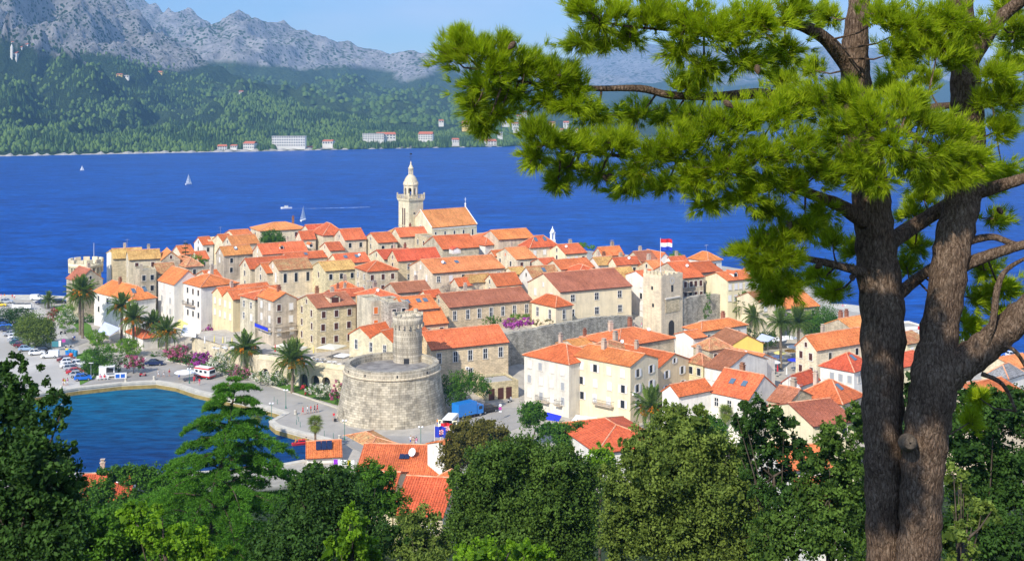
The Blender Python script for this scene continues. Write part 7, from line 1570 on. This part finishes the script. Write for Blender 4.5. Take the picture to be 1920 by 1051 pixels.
for i, (px, py, c_, lb) in enumerate([(1167, 616, wh, 'person in white on the gate landing'), (1180, 618, bl_, 'person in blue on the gate landing'), (1203, 616, pk, 'person in pink on the gate landing'), (1190, 617, gy, 'person in grey on the gate landing')]):
    person(px, py, 30*i, c_, wh, lb, 'stand', 6.9)
sc_ = MB(); sc_.box(-.25, .25, -.14, .14, .08, .62); g = G(628.5, 790, 1.56)
su = empty('suitcase', g, .4, 'dark wheeled suitcase behind the red-shirted walker', 'suitcase'); sc_.build('shell', M['iron'], su); b = MB(); b.tube([(-.15, .1, .6), (-.15, .1, 1.0), (.15, .1, 1.0), (.15, .1, .6)], .015, 5); b.build('handle', M['alu'], su)
# ------------------------------------------------------------------ street furniture
M['lampgreen'] = mat('lamp_green', (.02, .16, .11), .5, .4); M['globe'] = mat('lamp_globe', (.82, .82, .80), .3, .4)
def lamp(px, top, base, label, m='lampgreen', globe=True, z=1.55):
    g = G(px, base, z); h = (base-top)/F*g.y; r_ = empty('street_lamp', g, 0, label, 'street lamp', 'street lamps')
    b = MB(); b.lathe([(.16, 0), (.16, .12), (.09, .5), (.055, .6), (.045, h-.35)], 10); b.build('post', M[m], r_)
    if globe:
        b = MB(); b.tube([(-.35, 0, h-.35), (.35, 0, h-.35)], .03, 6); b.build('cross_arm', M[m], r_)
        for x in (-.3, .3): b = MB(); b.lathe([(.02, -.22), (.15, -.18), (.21, 0), (.15, .16), (.02, .22)], 12); b.build('globe', M['globe'], r_, True, (x, 0, h-.1))
    else: b = MB(); b.box(-.5, .5, -.12, .12, h-.3, h-.18); b.build('lamp_head', M['globe'], r_)
for a in ((646, 787, 824, 'green globe lamp in front of the bastion, left one'), (789, 799, 838, 'green globe lamp near the flagpoles'), (536, 730, 765, 'green globe lamp behind the red-shirted group'), (509, 755, 786, 'green globe lamp at the quay corner beside the cedar'), (355, 690, 718, 'green globe lamp beside the white parasol'), (270, 671, 690, 'lamp beside the pink oleander'), (911, 732, 760, 'lamp in front of the garage doors')): lamp(*a)
lamp(170.5, 678, 710, 'flat-headed lamp behind the blue hatchback', 'alu', False); lamp(175.5, 667, 705, 'taller flat-headed lamp beside the first one', 'alu', False); lamp(65, 562, 580, 'lamp on the seaside parking', 'alu', False)
for px, py, lb in ((554, 776, 'stone mooring bollard near the red-shirted group'), (637, 823, 'stone mooring bollard by the bastion lamp'), (115, 730, 'stone mooring bollard at the car park corner'), (236, 715, 'stone mooring bollard opposite the blue crates'), (289, 711.5, 'stone mooring bollard where the quay bends')):
    r_ = empty('bollard', G(px, py, 1.6), 0, lb, 'bollard', 'stone bollards'); b = MB(); b.lathe([(.34, 0), (.3, .1), (.26, .6), (.32, .68), (.32, .8), (.1, .9)], 14); b.build('shaft', M['quay'], r_, True)
for i, (px, py) in enumerate([(557, 784), (560, 790), (556, 795), (563, 800), (608, 817), (625, 821), (662, 826), (690, 827), (520, 757), (514, 752)]):
    r_ = empty('quay_post', G(px, py, 1.6), 0, 'thin green iron post along the quay edge', 'post', 'thin green quay posts'); b = MB(); b.lathe([(.05, 0), (.04, .9), (.07, .95), (.01, 1.02)], 8); b.build('shaft', M['lampgreen'], r_)
def sign(name, px, base, h, label, panels, cat='sign', rz=0):
    g = G(px, base, 1.56); r_ = empty(name, g, R(rz), label, cat); b = MB(); b.tube([(0, 0, 0), (0, 0, h)], .035, 6); b.build('pole', M['alu'], r_)
    for nm, kind, x, z, w_, hh, m in panels:
        b = MB()
        if kind == 'disc': b.tube([(x, -.06-.01, z), (x, -.04, z)], w_, 18)
        else: b.box(x-w_/2, x+w_/2, -.07, -.04, z, z+hh)
        b.build(nm, m, r_)
M['sign_p'] = mat('sign_magenta', (.45, .06, .30), .5); M['sign_g'] = mat('board_teal', (.06, .22, .25), .5)
sign('parking_sign', 938, 786, 3.2, 'no-parking sign on a white pole with a round white and purple disc', [('round_plate', 'disc', 0, 2.9, .28, 0, M['paint_w']), ('no_parking_disc', 'disc', 0, 2.25, .32, 0, M['sign_p']), ('small_plate', 'box', 0, 1.5, .5, .3, M['paint_w'])])
sign('notice_sign', 119.5, 655, 2.6, 'purple notice sign beside the access road', [('panel', 'box', 0, 1.9, .9, .8, M['sign_p'])])
sign('info_board', 97, 657, 2.4, 'teal information board behind the white van', [('panel', 'box', .9, 1.0, 1.7, 1.4, M['sign_g']), ('map_panel', 'box', 2.1, 1.1, .6, 1.5, M['paint_w']), ('second_post', 'box', 2.4, 0, .07, 2.4, M['alu'])], 'board')
for px, py, c_, lb in ((126, 664, (.02, .22, .5), 'blue recycling bin with yellow lid, first of the row'), (131, 665, (.02, .2, .45), 'blue recycling bin beside the yellow-lidded one'), (137, 666, (.03, .22, .4), 'dull blue recycling bin in the row'), (142, 667.5, (.02, .2, .42), 'blue recycling bin at the end of the row'), (133, 673, (.75, .10, .02), 'orange-red litter bin near the recycling bins'), (127, 673, (.02, .15, .55), 'low blue tub near the recycling bins')):
    r_ = empty('bin', G(px, py, 1.56), 0, lb, 'bin', 'recycling bins'); b = MB(); b.lathe([(.42, 0), (.5, .9), (.5, 1.2)], 12); b.build('tub', mat('bin_plastic', c_, .5), r_, True); b = MB(); b.lathe([(.52, 1.2), (.4, 1.45), (.02, 1.55)], 12); b.build('lid', mat('bin_lid', (.7, .5, .03) if 'yellow lid' in lb else c_, .5), r_, True)
for px, lb in ((31, 'white trailer crate with a dark lid, left of three'), (40, 'white trailer crate, middle of three'), (52, 'white trailer crate with a dark lid, right of three')):
    boxy('trailer', G(px, 580, 1.56), 10, lb, 'trailer', [('crate', [(-1.1, 1.1, -.7, .7, .5, 1.7)], M['paint_w']), ('load', [(-.8, .8, -.5, .5, 1.7, 1.95)], M['iron']), ('drawbar', [(1.1, 2.0, -.05, .05, .5, .58)], M['iron'])], [(-.2, -.75, .8), (-.2, .75, .8)])
kq = G(200, 708, 1.56); ki = empty('food_kiosk', kq, R(14), 'white food kiosk trailer with an open serving hatch', 'kiosk')
b = MB(); b.box(-1.7, 1.7, 0, 2.2, .35, 2.55); b.build('cabin', M['paint_w'], ki); b = MB(); b.box(-.1, 1.45, -.03, -.003, 1.2, 2.2); b.build('hatch', M['iron'], ki); b = MB(); b.slab([(-.2, -1.0, 2.75), (1.55, -1.0, 2.75), (1.55, 0, 2.5), (-.2, 0, 2.5)], .05); b.build('awning', M['paint_w'], ki); b = MB(); b.box(-.2, 1.5, -.4, -.004, 1.05, 1.15); b.build('counter', M['alu'], ki); b = MB(); b.box(-1.75, 1.75, -.05, 2.25, 2.55, 2.65); b.build('roof', M['globe'], ki)
q = G(226, 709, 1.56); cf = empty('chest_freezer', q, R(14), 'blue and white ice-cream chest freezer beside the kiosk', 'freezer'); b = MB(); b.box(-1.3, 1.3, 0, .8, 0, 1.15); b.build('cabinet', M['paint_w'], cf)
for x in (-.65, .5): b = MB(); b.box(x-.45, x+.45, -.02, -.003, .15, 1.0); b.build('door', mat('freezer_blue', (.02, .12, .5), .4), cf)
bq = G(192, 712, 1.56); be = empty('bench', bq, R(14), 'white bench with seated people beside the kiosk', 'bench')
for nm, bx in (('seat', (-1.3, 1.3, 0, .5, .42, .48)), ('backrest', (-1.3, 1.3, .5, .56, .5, .95)), ('leg', (-1.2, -1.1, 0, .5, 0, .42)), ('leg', (1.1, 1.2, 0, .5, 0, .42))): b = MB(); b.box(*bx); b.build(nm, M['paint_w'], be)
for x, lb in ((-.5, 'person in pink sitting on the quay bench'), (.4, 'person in red sitting on the quay bench')):
    p = be.matrix_basis @ Vector((x, .28, -.42)); person(0, 0, 194, pk if x < 0 else rd, wh, lb, 'sit', xyz=p)
def parasol(px, base, label, r_=1.8, h=2.5, m='paint_w', closed=False, z=1.56, group='cafe parasols', sq=False):
    root = empty('parasol', G(px, base, z), R(20), label, 'parasol', group); b = MB(); b.tube([(0, 0, 0), (0, 0, h+.15)], .03, 6); b.build('pole', M['alu'], root); b = MB()
    if closed: b.lathe([(.05, h*.38), (.2, h*.42), (.16, h*.75), (.03, h)], 8)
    else:
        n = 4 if sq else 8; b.lathe([(r_, h-.42), (r_*.98, h-.30), (r_*.5, h-.02), (.02, h+.12)], n)
    b.build('canopy', M[m], root); b = MB(); b.lathe([(.3, 0), (.3, .08), (.04, .12)], 10); b.build('base', M['iron'], root)
M['cv_yellow'] = mat('canvas_yellow', (.72, .62, .22), .85, .1); M['cv_cream'] = mat('canvas_cream', (.66, .63, .50), .85, .1); M['cv_blue'] = mat('canvas_blue', (.03, .05, .55), .8, .1); M['cv_pale'] = mat('canvas_pale_blue', (.55, .60, .82), .85, .1); M['cv_red'] = mat('canvas_red', (.6, .04, .06), .85, .1); M['cv_orange'] = mat('canvas_orange', (.7, .32, .06), .85, .1)
parasol(347, 714, 'big white parasol on the harbour road', 2.4, 2.4)
for px, py, m_, lb in ((384, 652, 'paint_w', 'closed white parasol left of the closed yellow ones'), (402, 650, 'cv_yellow', 'closed yellow parasol, first of the row over the garden wall'), (418, 652, 'cv_yellow', 'closed yellow parasol in the middle of the row'), (423, 652, 'cv_cream', 'closed cream parasol beside the yellow ones'), (435, 654, 'cv_yellow', 'closed yellow parasol at the end of the row'), (588, 671, 'cv_yellow', 'closed yellow parasol between the big canopies'), (516, 668, 'cv_red', 'closed pink-red parasol on the restaurant terrace')): parasol(px, py, lb, 1, 2.9, m_, True, 6.3)
for px, py, r_, h, m_, lb in ((622, 672, 3.6, 3.1, 'cv_cream', 'very large cream canopy on the restaurant terrace'), (548, 672, 3.6, 2.8, 'cv_cream', 'second large cream canopy left of the palm crown'), (642, 685, 2.0, 2.6, 'paint_w', 'white square parasol near the twin-gabled house'), (530, 664, 2.2, 2.4, 'cv_cream', 'cream parasol at the back of the restaurant terrace')): parasol(px, py, lb, r_, h, m_, False, 6.3, sq=True)
for px, py, m_, lb in ((1416+5, 657, 'paint_w', 'white market canopy beside the yellow gable'), (1440, 655, 'paint_w', 'second white market canopy'), (1458, 653, 'paint_w', 'third white market canopy by the palm trunk'), (1478, 650, 'paint_w', 'fourth white market canopy'), (1486, 668, 'paint_w', 'white parasol by the stone house'), (1482, 676, 'cv_orange', 'orange parasol on the market square'), (1462, 680, 'cv_yellow', 'yellow parasol on the market square'), (1458, 688, 'cv_pale', 'pale blue parasol on the market square'), (1452, 698, 'paint_w', 'white parasol behind the white gable'), (1488, 694, 'cv_blue', 'blue parasol beside the stone house')): parasol(px, py, lb, 2.3 if 'canopy' in lb else 1.5, 2.8, m_, group='market canopies')
parasol(1475, 712, 'closed white parasol at the corner of the stone house', 1, 3.0, 'paint_w', True); parasol(1458, 705, 'closed red parasol beside the palm trunk', 1, 2.8, 'cv_red', True)
for i in range(22):
    px, py = random.uniform(530, 650), random.uniform(676, 690); py = min(max(py, 668+(px-530)*.14), 694)
    if i > 14: px, py = random.uniform(395, 440), random.uniform(655, 659)
    r_ = empty('cafe_table', G(px, py, 6.32), random.uniform(0, 1.5), 'small white-clothed cafe table on the terrace', 'table', 'cafe tables'); b = MB(); b.box(-.45, .45, -.45, .45, .70, .76); b.build('top', M['paint_w'], r_); b = MB(); b.tube([(0, 0, 0), (0, 0, .7)], .05, 6); b.build('leg', M['iron'], r_)
def awning(key_or_pts, label, m, name='awning', legs=True):
    pts_ = key_or_pts; c = sum((Vector(p) for p in pts_), Vector())/4; r_ = empty(name, (c.x, c.y, 1.56), 0, label, 'awning'); o_ = Vector(r_.location); b = MB(); b.slab([Vector(p)-o_ for p in pts_], .06); b.build('canvas', M[m], r_)
    if legs:
        for p in pts_[:2]: b = MB(); q_ = Vector(p)-o_; b.tube([(q_.x, q_.y, 0), q_], .04, 5); b.build('post', M['alu'], r_)
awning([P(183, 621, 300), P(206, 629, 290), P(226, 615, 296), P(196, 603, 306)], 'pale blue awning over the waterfront restaurant', 'cv_pale')
awning([P(327, 612, 292), P(346, 616, 288), P(353, 606, 293), P(336, 598, 298)], 'yellow awning below the white balcony house', 'cv_yellow')
awning([P(338, 628, 285), P(367, 632, 282), P(368, 616, 287), P(345, 608, 291)], 'white awning beside the garden wall', 'paint_w')
awning([P(1070, 790, 213), P(1164, 798, 207), P(1167, 789, 210), P(1080, 777, 216)], 'long white cafe awning along the cream apartments', 'paint_w')
awning([P(1023, 786, 217), P(1048, 789, 214), P(1053, 779, 217), P(1026, 772, 220)], 'deep blue awning of the white apartment house', 'cv_blue')
awning([P(1415, 638, 262), P(1440, 640, 258), P(1452, 632, 262), P(1428, 625, 267)], 'blue and white striped stall awning behind the market canopies', 'cv_pale')
T('pavilion', 236, 268, 287, 634, 617, 'H', 288, 'orange', 'white', (3, 1, 'd'), (2, 1, 'd'), 'low waterfront restaurant pavilion with an orange hipped roof between the palms', A=40, base=1.5, chim=0)
def balcony(key, face, at, z, w_, d_=1.0, m='iron', slab='chim', drape=None):
    h = HOUSES[key]; r_ = empty('balcony', (at, 0, z) if face == 'f' else (0, at, z), 0 if face == 'f' else -math.pi/2); r_.parent = h['root']
    b = MB(); b.box(-w_/2, w_/2, -d_, -.005, -.15, 0); b.build('slab', M[slab], r_); b = MB(); k = int(w_/.22)
    for i in range(k+1): x = -w_/2+w_*i/k; b.box(x-.015, x+.015, -d_, -d_+.03, 0, .95)
    b.box(-w_/2, w_/2, -d_-.01, -d_+.04, .95, 1.0)
    for s_ in (-1, 1): b.box(s_*w_/2-.02, s_*w_/2+.02, -d_, -.01, .93, .99)
    o = b.build('railing', M[m], r_); o['kind'] = 'stuff'
    if drape: b = MB(); b.box(-w_/2+.05, w_/2-.05, -d_-.06, -d_-.02, .05, .9); b.build('cloth', M[drape], r_)
H_ = HOUSES['s94']; balcony('s94', 'l', H_['W']*.55, H_['H']-8.6, 3.2); balcony('s94', 'l', H_['W']*.2, H_['H']-8.6, 1.6)
H_ = HOUSES['s95']; balcony('s95', 'l', H_['W']*.45, H_['H']-8.6, 4.6)
H_ = HOUSES['l11']; balcony('l11', 'l', H_['W']*.5, H_['H']-5.6, 6.0)
H_ = HOUSES['w15']; balcony('w15', 'l', H_['W']*.5, H_['H']-7.4, 8.0, 1.1, drape='cv_blue'); balcony('w15', 'f', H_['L']*.5, H_['H']-7.4, H_['L']*.9, 1.0)
H_ = HOUSES['w17']; balcony('w17', 'l', H_['W']*.5, H_['H']-6.4, 3.0)
H_ = HOUSES['b72']; balcony('b72', 'f', H_['L']*.25, H_['H']-3.6, 3.5)
H_ = HOUSES['b28']; balcony('b28', 'f', H_['L']*.5, H_['H']-.4, H_['L']*.9, 1.2)
for key, x, z in (('h102', 8.5, -5.2), ('h102', .6, -4.5), ('hall', 9, -8.4), ('s95', 1, -5.8), ('s94', 5, -6.2)): ac_unit(HOUSES[key]['root'], x, 0, HOUSES[key]['H']+z)
# roof clutter
def panel_array(key, x, yf, cols, w_, l_, tilt=0.0):
    h = HOUSES[key]; k = h['rise']/(h['span']/2); y0 = h['span']/2*yf; y1 = y0+l_
    for i in range(cols): b = MB(); x0 = x+i*(w_+.06); za, zb = h['H']+y0*k+.38, h['H']+y1*k+.38+tilt; b.slab([(x0, y0, za), (x0+w_, y0, za), (x0+w_, y1, zb), (x0, y1, zb)], .06); b.build('solar_panel', M['solar'], h['roof'])
panel_array('b62', 13, .35, 3, .8, 1.3); panel_array('n109', 6.4, .45, 2, .8, 1.2); panel_array('n112', 1.6, .35, 3, .9, 1.9, .35)
h = HOUSES['n109']; dish(h['roof'], 8.6, 4.2, h['H']+4.2*h['rise']/(h['span']/2)+.9, .7); dish(HOUSES['n113']['roof'], 6, 3, HOUSES['n113']['H']+2.6, .6)
for key in ('b31', 'b40', 'w17', 's97', 's97b', 's89', 'b44', 'b54', 's83', 'b66', 'l12', 'b72', 's91'):
    h = HOUSES[key]; dish(h['roof'], h['L']*random.uniform(.2, .8), h['W']*.3, h['H']+h['rise']*.62+.5, .4)
def tile_ribs(key, st=.36):
    h = HOUSES[key]; k = h['rise']/(h['span']/2); b = MB(); x = -.12
    while x < h['L']+.12:
        for s_ in (0, 1):
            y0 = -.35 if s_ == 0 else h['W']+.35; b.tube([(x, y0, h['H']-.35*k+.13), (x, h['W']/2, h['H']+h['rise']+.13)], .085, 5, cap=False)
        x += st
    b.build('tile_ribs', h['roof'].data.materials[0], h['roof'])['kind'] = 'stuff'
for key in ('n110', 'n110b', 'n109', 'n112', 'n113', 's92', 's90'): tile_ribs(key)
# laundry line
lq = P(648, 868, 186); ll = empty('laundry_line', (lq.x, lq.y, lq.z-1.2), R(-8), 'clothes line with white, purple and yellow laundry beside the solar house', 'laundry')
b = MB(); b.tube([(-2.2, 0, 1.9), (0, 0, 1.75), (2.2, 0, 1.9)], .015, 4); b.build('line', M['alu'], ll)
for x in (-2.2, 2.2): b = MB(); b.tube([(x, 0, -2), (x, 0, 2)], .04, 6); b.build('pole', M['alu'], ll)
for x, c_, w_ in ((-1.7, (.30, .04, .55), .7), (-.9, (.78, .78, .78), .7), (-.1, (.78, .78, .76), .6), (.6, (.75, .6, .03), .5), (1.2, (.78, .78, .78), .6)): b = MB(); b.box(x-w_/2, x+w_/2, -.02, .02, .9, 1.78); b.build('cloth', cloth(c_), ll)
# ------------------------------------------------------------------ boats and bird
def hull(b, L_, W_, H_, m=0):
    n = 9; ring = []
    for i in range(n):
        t = i/(n-1); hw = W_/2*(1-abs(2*t-1)**3*(.25 if t < .5 else 1.0)); x = L_*(t-.5); ring.append([(x, -hw, H_*(1+.25*t*t)), (x, -hw*.6, 0), (x, hw*.6, 0), (x, hw, H_*(1+.25*t*t))])
    for a, c in zip(ring, ring[1:]):
        for k in range(3): b.poly([a[k], a[k+1], c[k+1], c[k]], m)
        b.poly([a[3], a[0], c[0], c[3]], m)
    b.poly(ring[0], m); return b
def boat(name, px, py, rz, L_, label, sail=False, m='paint_w', cat='boat'):
    g = G(px, py, 0.0); r_ = empty(name, g, R(rz), label, cat); b = MB(); hull(b, L_, L_*.3, L_*.12); b.build('hull', M[m], r_)
    if sail:
        b = MB(); b.tube([(0, 0, 0), (0, 0, L_*1.35)], .06, 6); b.build('mast', M['alu'], r_); b = MB(); b.slab([(.1, 0, L_*.2), (.1, .25, L_*1.28), (-L_*.4, .7, L_*.2)], .03); b.build('mainsail', M['globe'], r_); b = MB(); b.slab([(L_*.46, 0, L_*.16), (.25, -.1, L_*.16), (.2, 0, L_*1.15)], .03); b.build('jib', M['globe'], r_)
    else: b = MB(); b.box(-L_*.15, L_*.18, -L_*.1, L_*.1, L_*.1, L_*.27); b.build('cabin', M[m], r_); b = MB(); b.box(-L_*.14, L_*.185, -L_*.102, L_*.102, L_*.18, L_*.24); b.build('window', M['car_glass'], r_)
    return r_, g
boat('sailboat', 354, 346, 60, 6.8, 'white sailboat under sail, alone on the open channel', True); boat('sailboat', 154, 320, 40, 4.2, 'tiny white sail far out on the channel', True); boat('sailboat', 569, 414, 75, 6.2, 'white sailboat passing just behind the skyline roofs', True)
r_, g = boat('motorboat', 537, 391, 186, 7, 'white motorboat trailing a long wake')
wk = MB(); a = Vector((3.4, 0, .05)); n = 24
for i in range(n):
    t0, t1 = i/n, (i+1)/n; f = lambda t: (3+48*t, -9*t*t-2*t, .4+1.4*math.sqrt(t))
    x0, y0, w0 = f(t0); x1, y1, w1 = f(t1); wk.poly([(x0, -y0-w0*.5, .03), (x1, -y1-w1*.5, .03), (x1, -y1+w1*.5, .03), (x0, -y0+w0*.5, .03)])
m_foam = noisy('wake_foam', (.10, .25, .62), (.60, .70, .85), .5, .6, .3, 0, .4, .6); tag(wk.build('wake', m_foam, None, False, g, 0), 'white foaming wake curving behind the motorboat', 'wake', kind='stuff')
r_, g = boat('dinghy', 565, 833, 20, 3.6, 'small red dinghy with a crew in the harbour basin', m='cv_red')
for x, lb in ((-1, 'person in an orange vest sitting in the red dinghy stern'), (0, 'person in an orange vest sitting amidships in the red dinghy'), (.9, 'person in an orange vest sitting in the red dinghy bow')): person(0, 0, 20+90, orr, bk, lb, 'sit', xyz=(g.x+x*.95, g.y+x*.3, -.35), group='dinghy crew')
q = P(115, 758, 240); gu = empty('gull', q, .5, 'white gull flying over the harbour basin', 'bird'); b = MB(); b.lathe([(.005, -.3), (.07, -.15), (.09, .05), (.05, .22), (.06, .28), (.005, .36)], 10); o = b.build('body', M['paint_w'], gu, True); o.rotation_euler = (0, R(90), 0)
for s_ in (-1, 1): b = MB(); b.slab([(-.08, 0, .02), (.1, 0, .02), (.08, s_*.35, .16), (-.06, s_*.35, .16)][::s_], .012); b.slab([(-.06, s_*.35, .16), (.08, s_*.35, .16), (-.05, s_*.75, .10)][::s_], .012); b.build('wing', M['sh_y'], gu)
# ------------------------------------------------------------------ buildings on the far shore
M['far_wall'] = mat('far_wall', (.72, .68, .60), .9); M['far_yel'] = mat('far_yellow', (.75, .52, .16), .9); M['far_roof'] = mat('far_roof', (.55, .16, .08), .9); M['far_win'] = mat('far_window', (.08, .09, .11), .3)
for (a, c, y0, y1, kind_, fl_, wn, lb), h0 in zip(FH, FHY):
    Y = h0.y; s_ = Y/F; g = P((a+c)/2, y1, Y); w_ = (c-a)*s_; hh = (y1-y0)*s_; rh = hh*.28 if kind_ != 'flat' else 0
    r_ = empty('far_house' if wn < 9 else 'far_hotel', g, R(rf.uniform(-12, 12)), lb or 'small house of the coastal town glimpsed through the pine boughs', 'house' if wn < 9 else 'hotel', None if lb else 'coastal town houses')
    d_ = min(w_*.8, 14); b = MB(); b.box(-w_/2, w_/2, 0, d_, -6, hh-rh); wm = M['far_yel'] if kind_ == 'yel' else M['far_wall']; b.build('wall', wm, r_)
    b = MB()
    if rh: b.slab([(-w_/2-.5, -.6, hh-rh), (w_/2+.5, -.6, hh-rh), (w_/2-.5, d_/2, hh), (-w_/2+.5, d_/2, hh)], .3); b.slab([(w_/2+.5, d_+.6, hh-rh), (-w_/2-.5, d_+.6, hh-rh), (-w_/2+.5, d_/2, hh), (w_/2-.5, d_/2, hh)], .3); b.slab([(-w_/2-.5, d_+.6, hh-rh), (-w_/2-.5, -.6, hh-rh), (-w_/2+.5, d_/2, hh)], .3)
    else: b.box(-w_/2-.4, w_/2+.4, -.4, d_+.4, hh-.5, hh)
    b.build('roof', M['far_roof'] if rh else M['far_wall'], r_)
    fh = (hh-rh)/fl_
    for f in range(fl_):
        for k in range(wn): b = MB(); x = -w_/2+w_*(k+.5)/wn; b.box(x-w_/wn*.28, x+w_/wn*.28, -.15, -.01, fh*f+fh*.3, fh*f+fh*.78); b.build('window', M['far_win'], r_)
h0 = terrain_hit(22, 108); g = P(22, 108, h0.y-3); s_ = g.y/F; ct_ = empty('village_steeple', g, 0, 'slim stone steeple of the hillside village church', 'steeple'); b = MB(); w_ = 2.0*s_; b.box(-w_, w_, -w_, w_, -5, 20*s_); b.build('shaft', M['far_wall'], ct_); b = MB(); b.lathe([(w_*1.2, 20*s_), (.05, 26*s_)], 6); b.build('spire', M['far_wall'], ct_)
# ------------------------------------------------------------------ the air over the channel
hz = MB(); hz.box(-9000, 9000, -500, 11500, -6, 1500)
m_h = bpy.data.materials.new('haze'); m_h.use_nodes = True; n_ = m_h.node_tree.nodes; n_.remove(n_['Principled BSDF']); pv = n_.new('ShaderNodeVolumePrincipled')
pv.inputs['Color'].default_value = (.30, .60, 1.0, 1); pv.inputs['Density'].default_value = 1.3e-4; pv.inputs['Anisotropy'].default_value = 0.0
m_h.node_tree.links.new(pv.outputs[0], n_['Material Output'].inputs['Volume'])
tag(hz.build('haze', m_h), 'bluish summer haze over the sea channel', 'haze', kind='stuff')
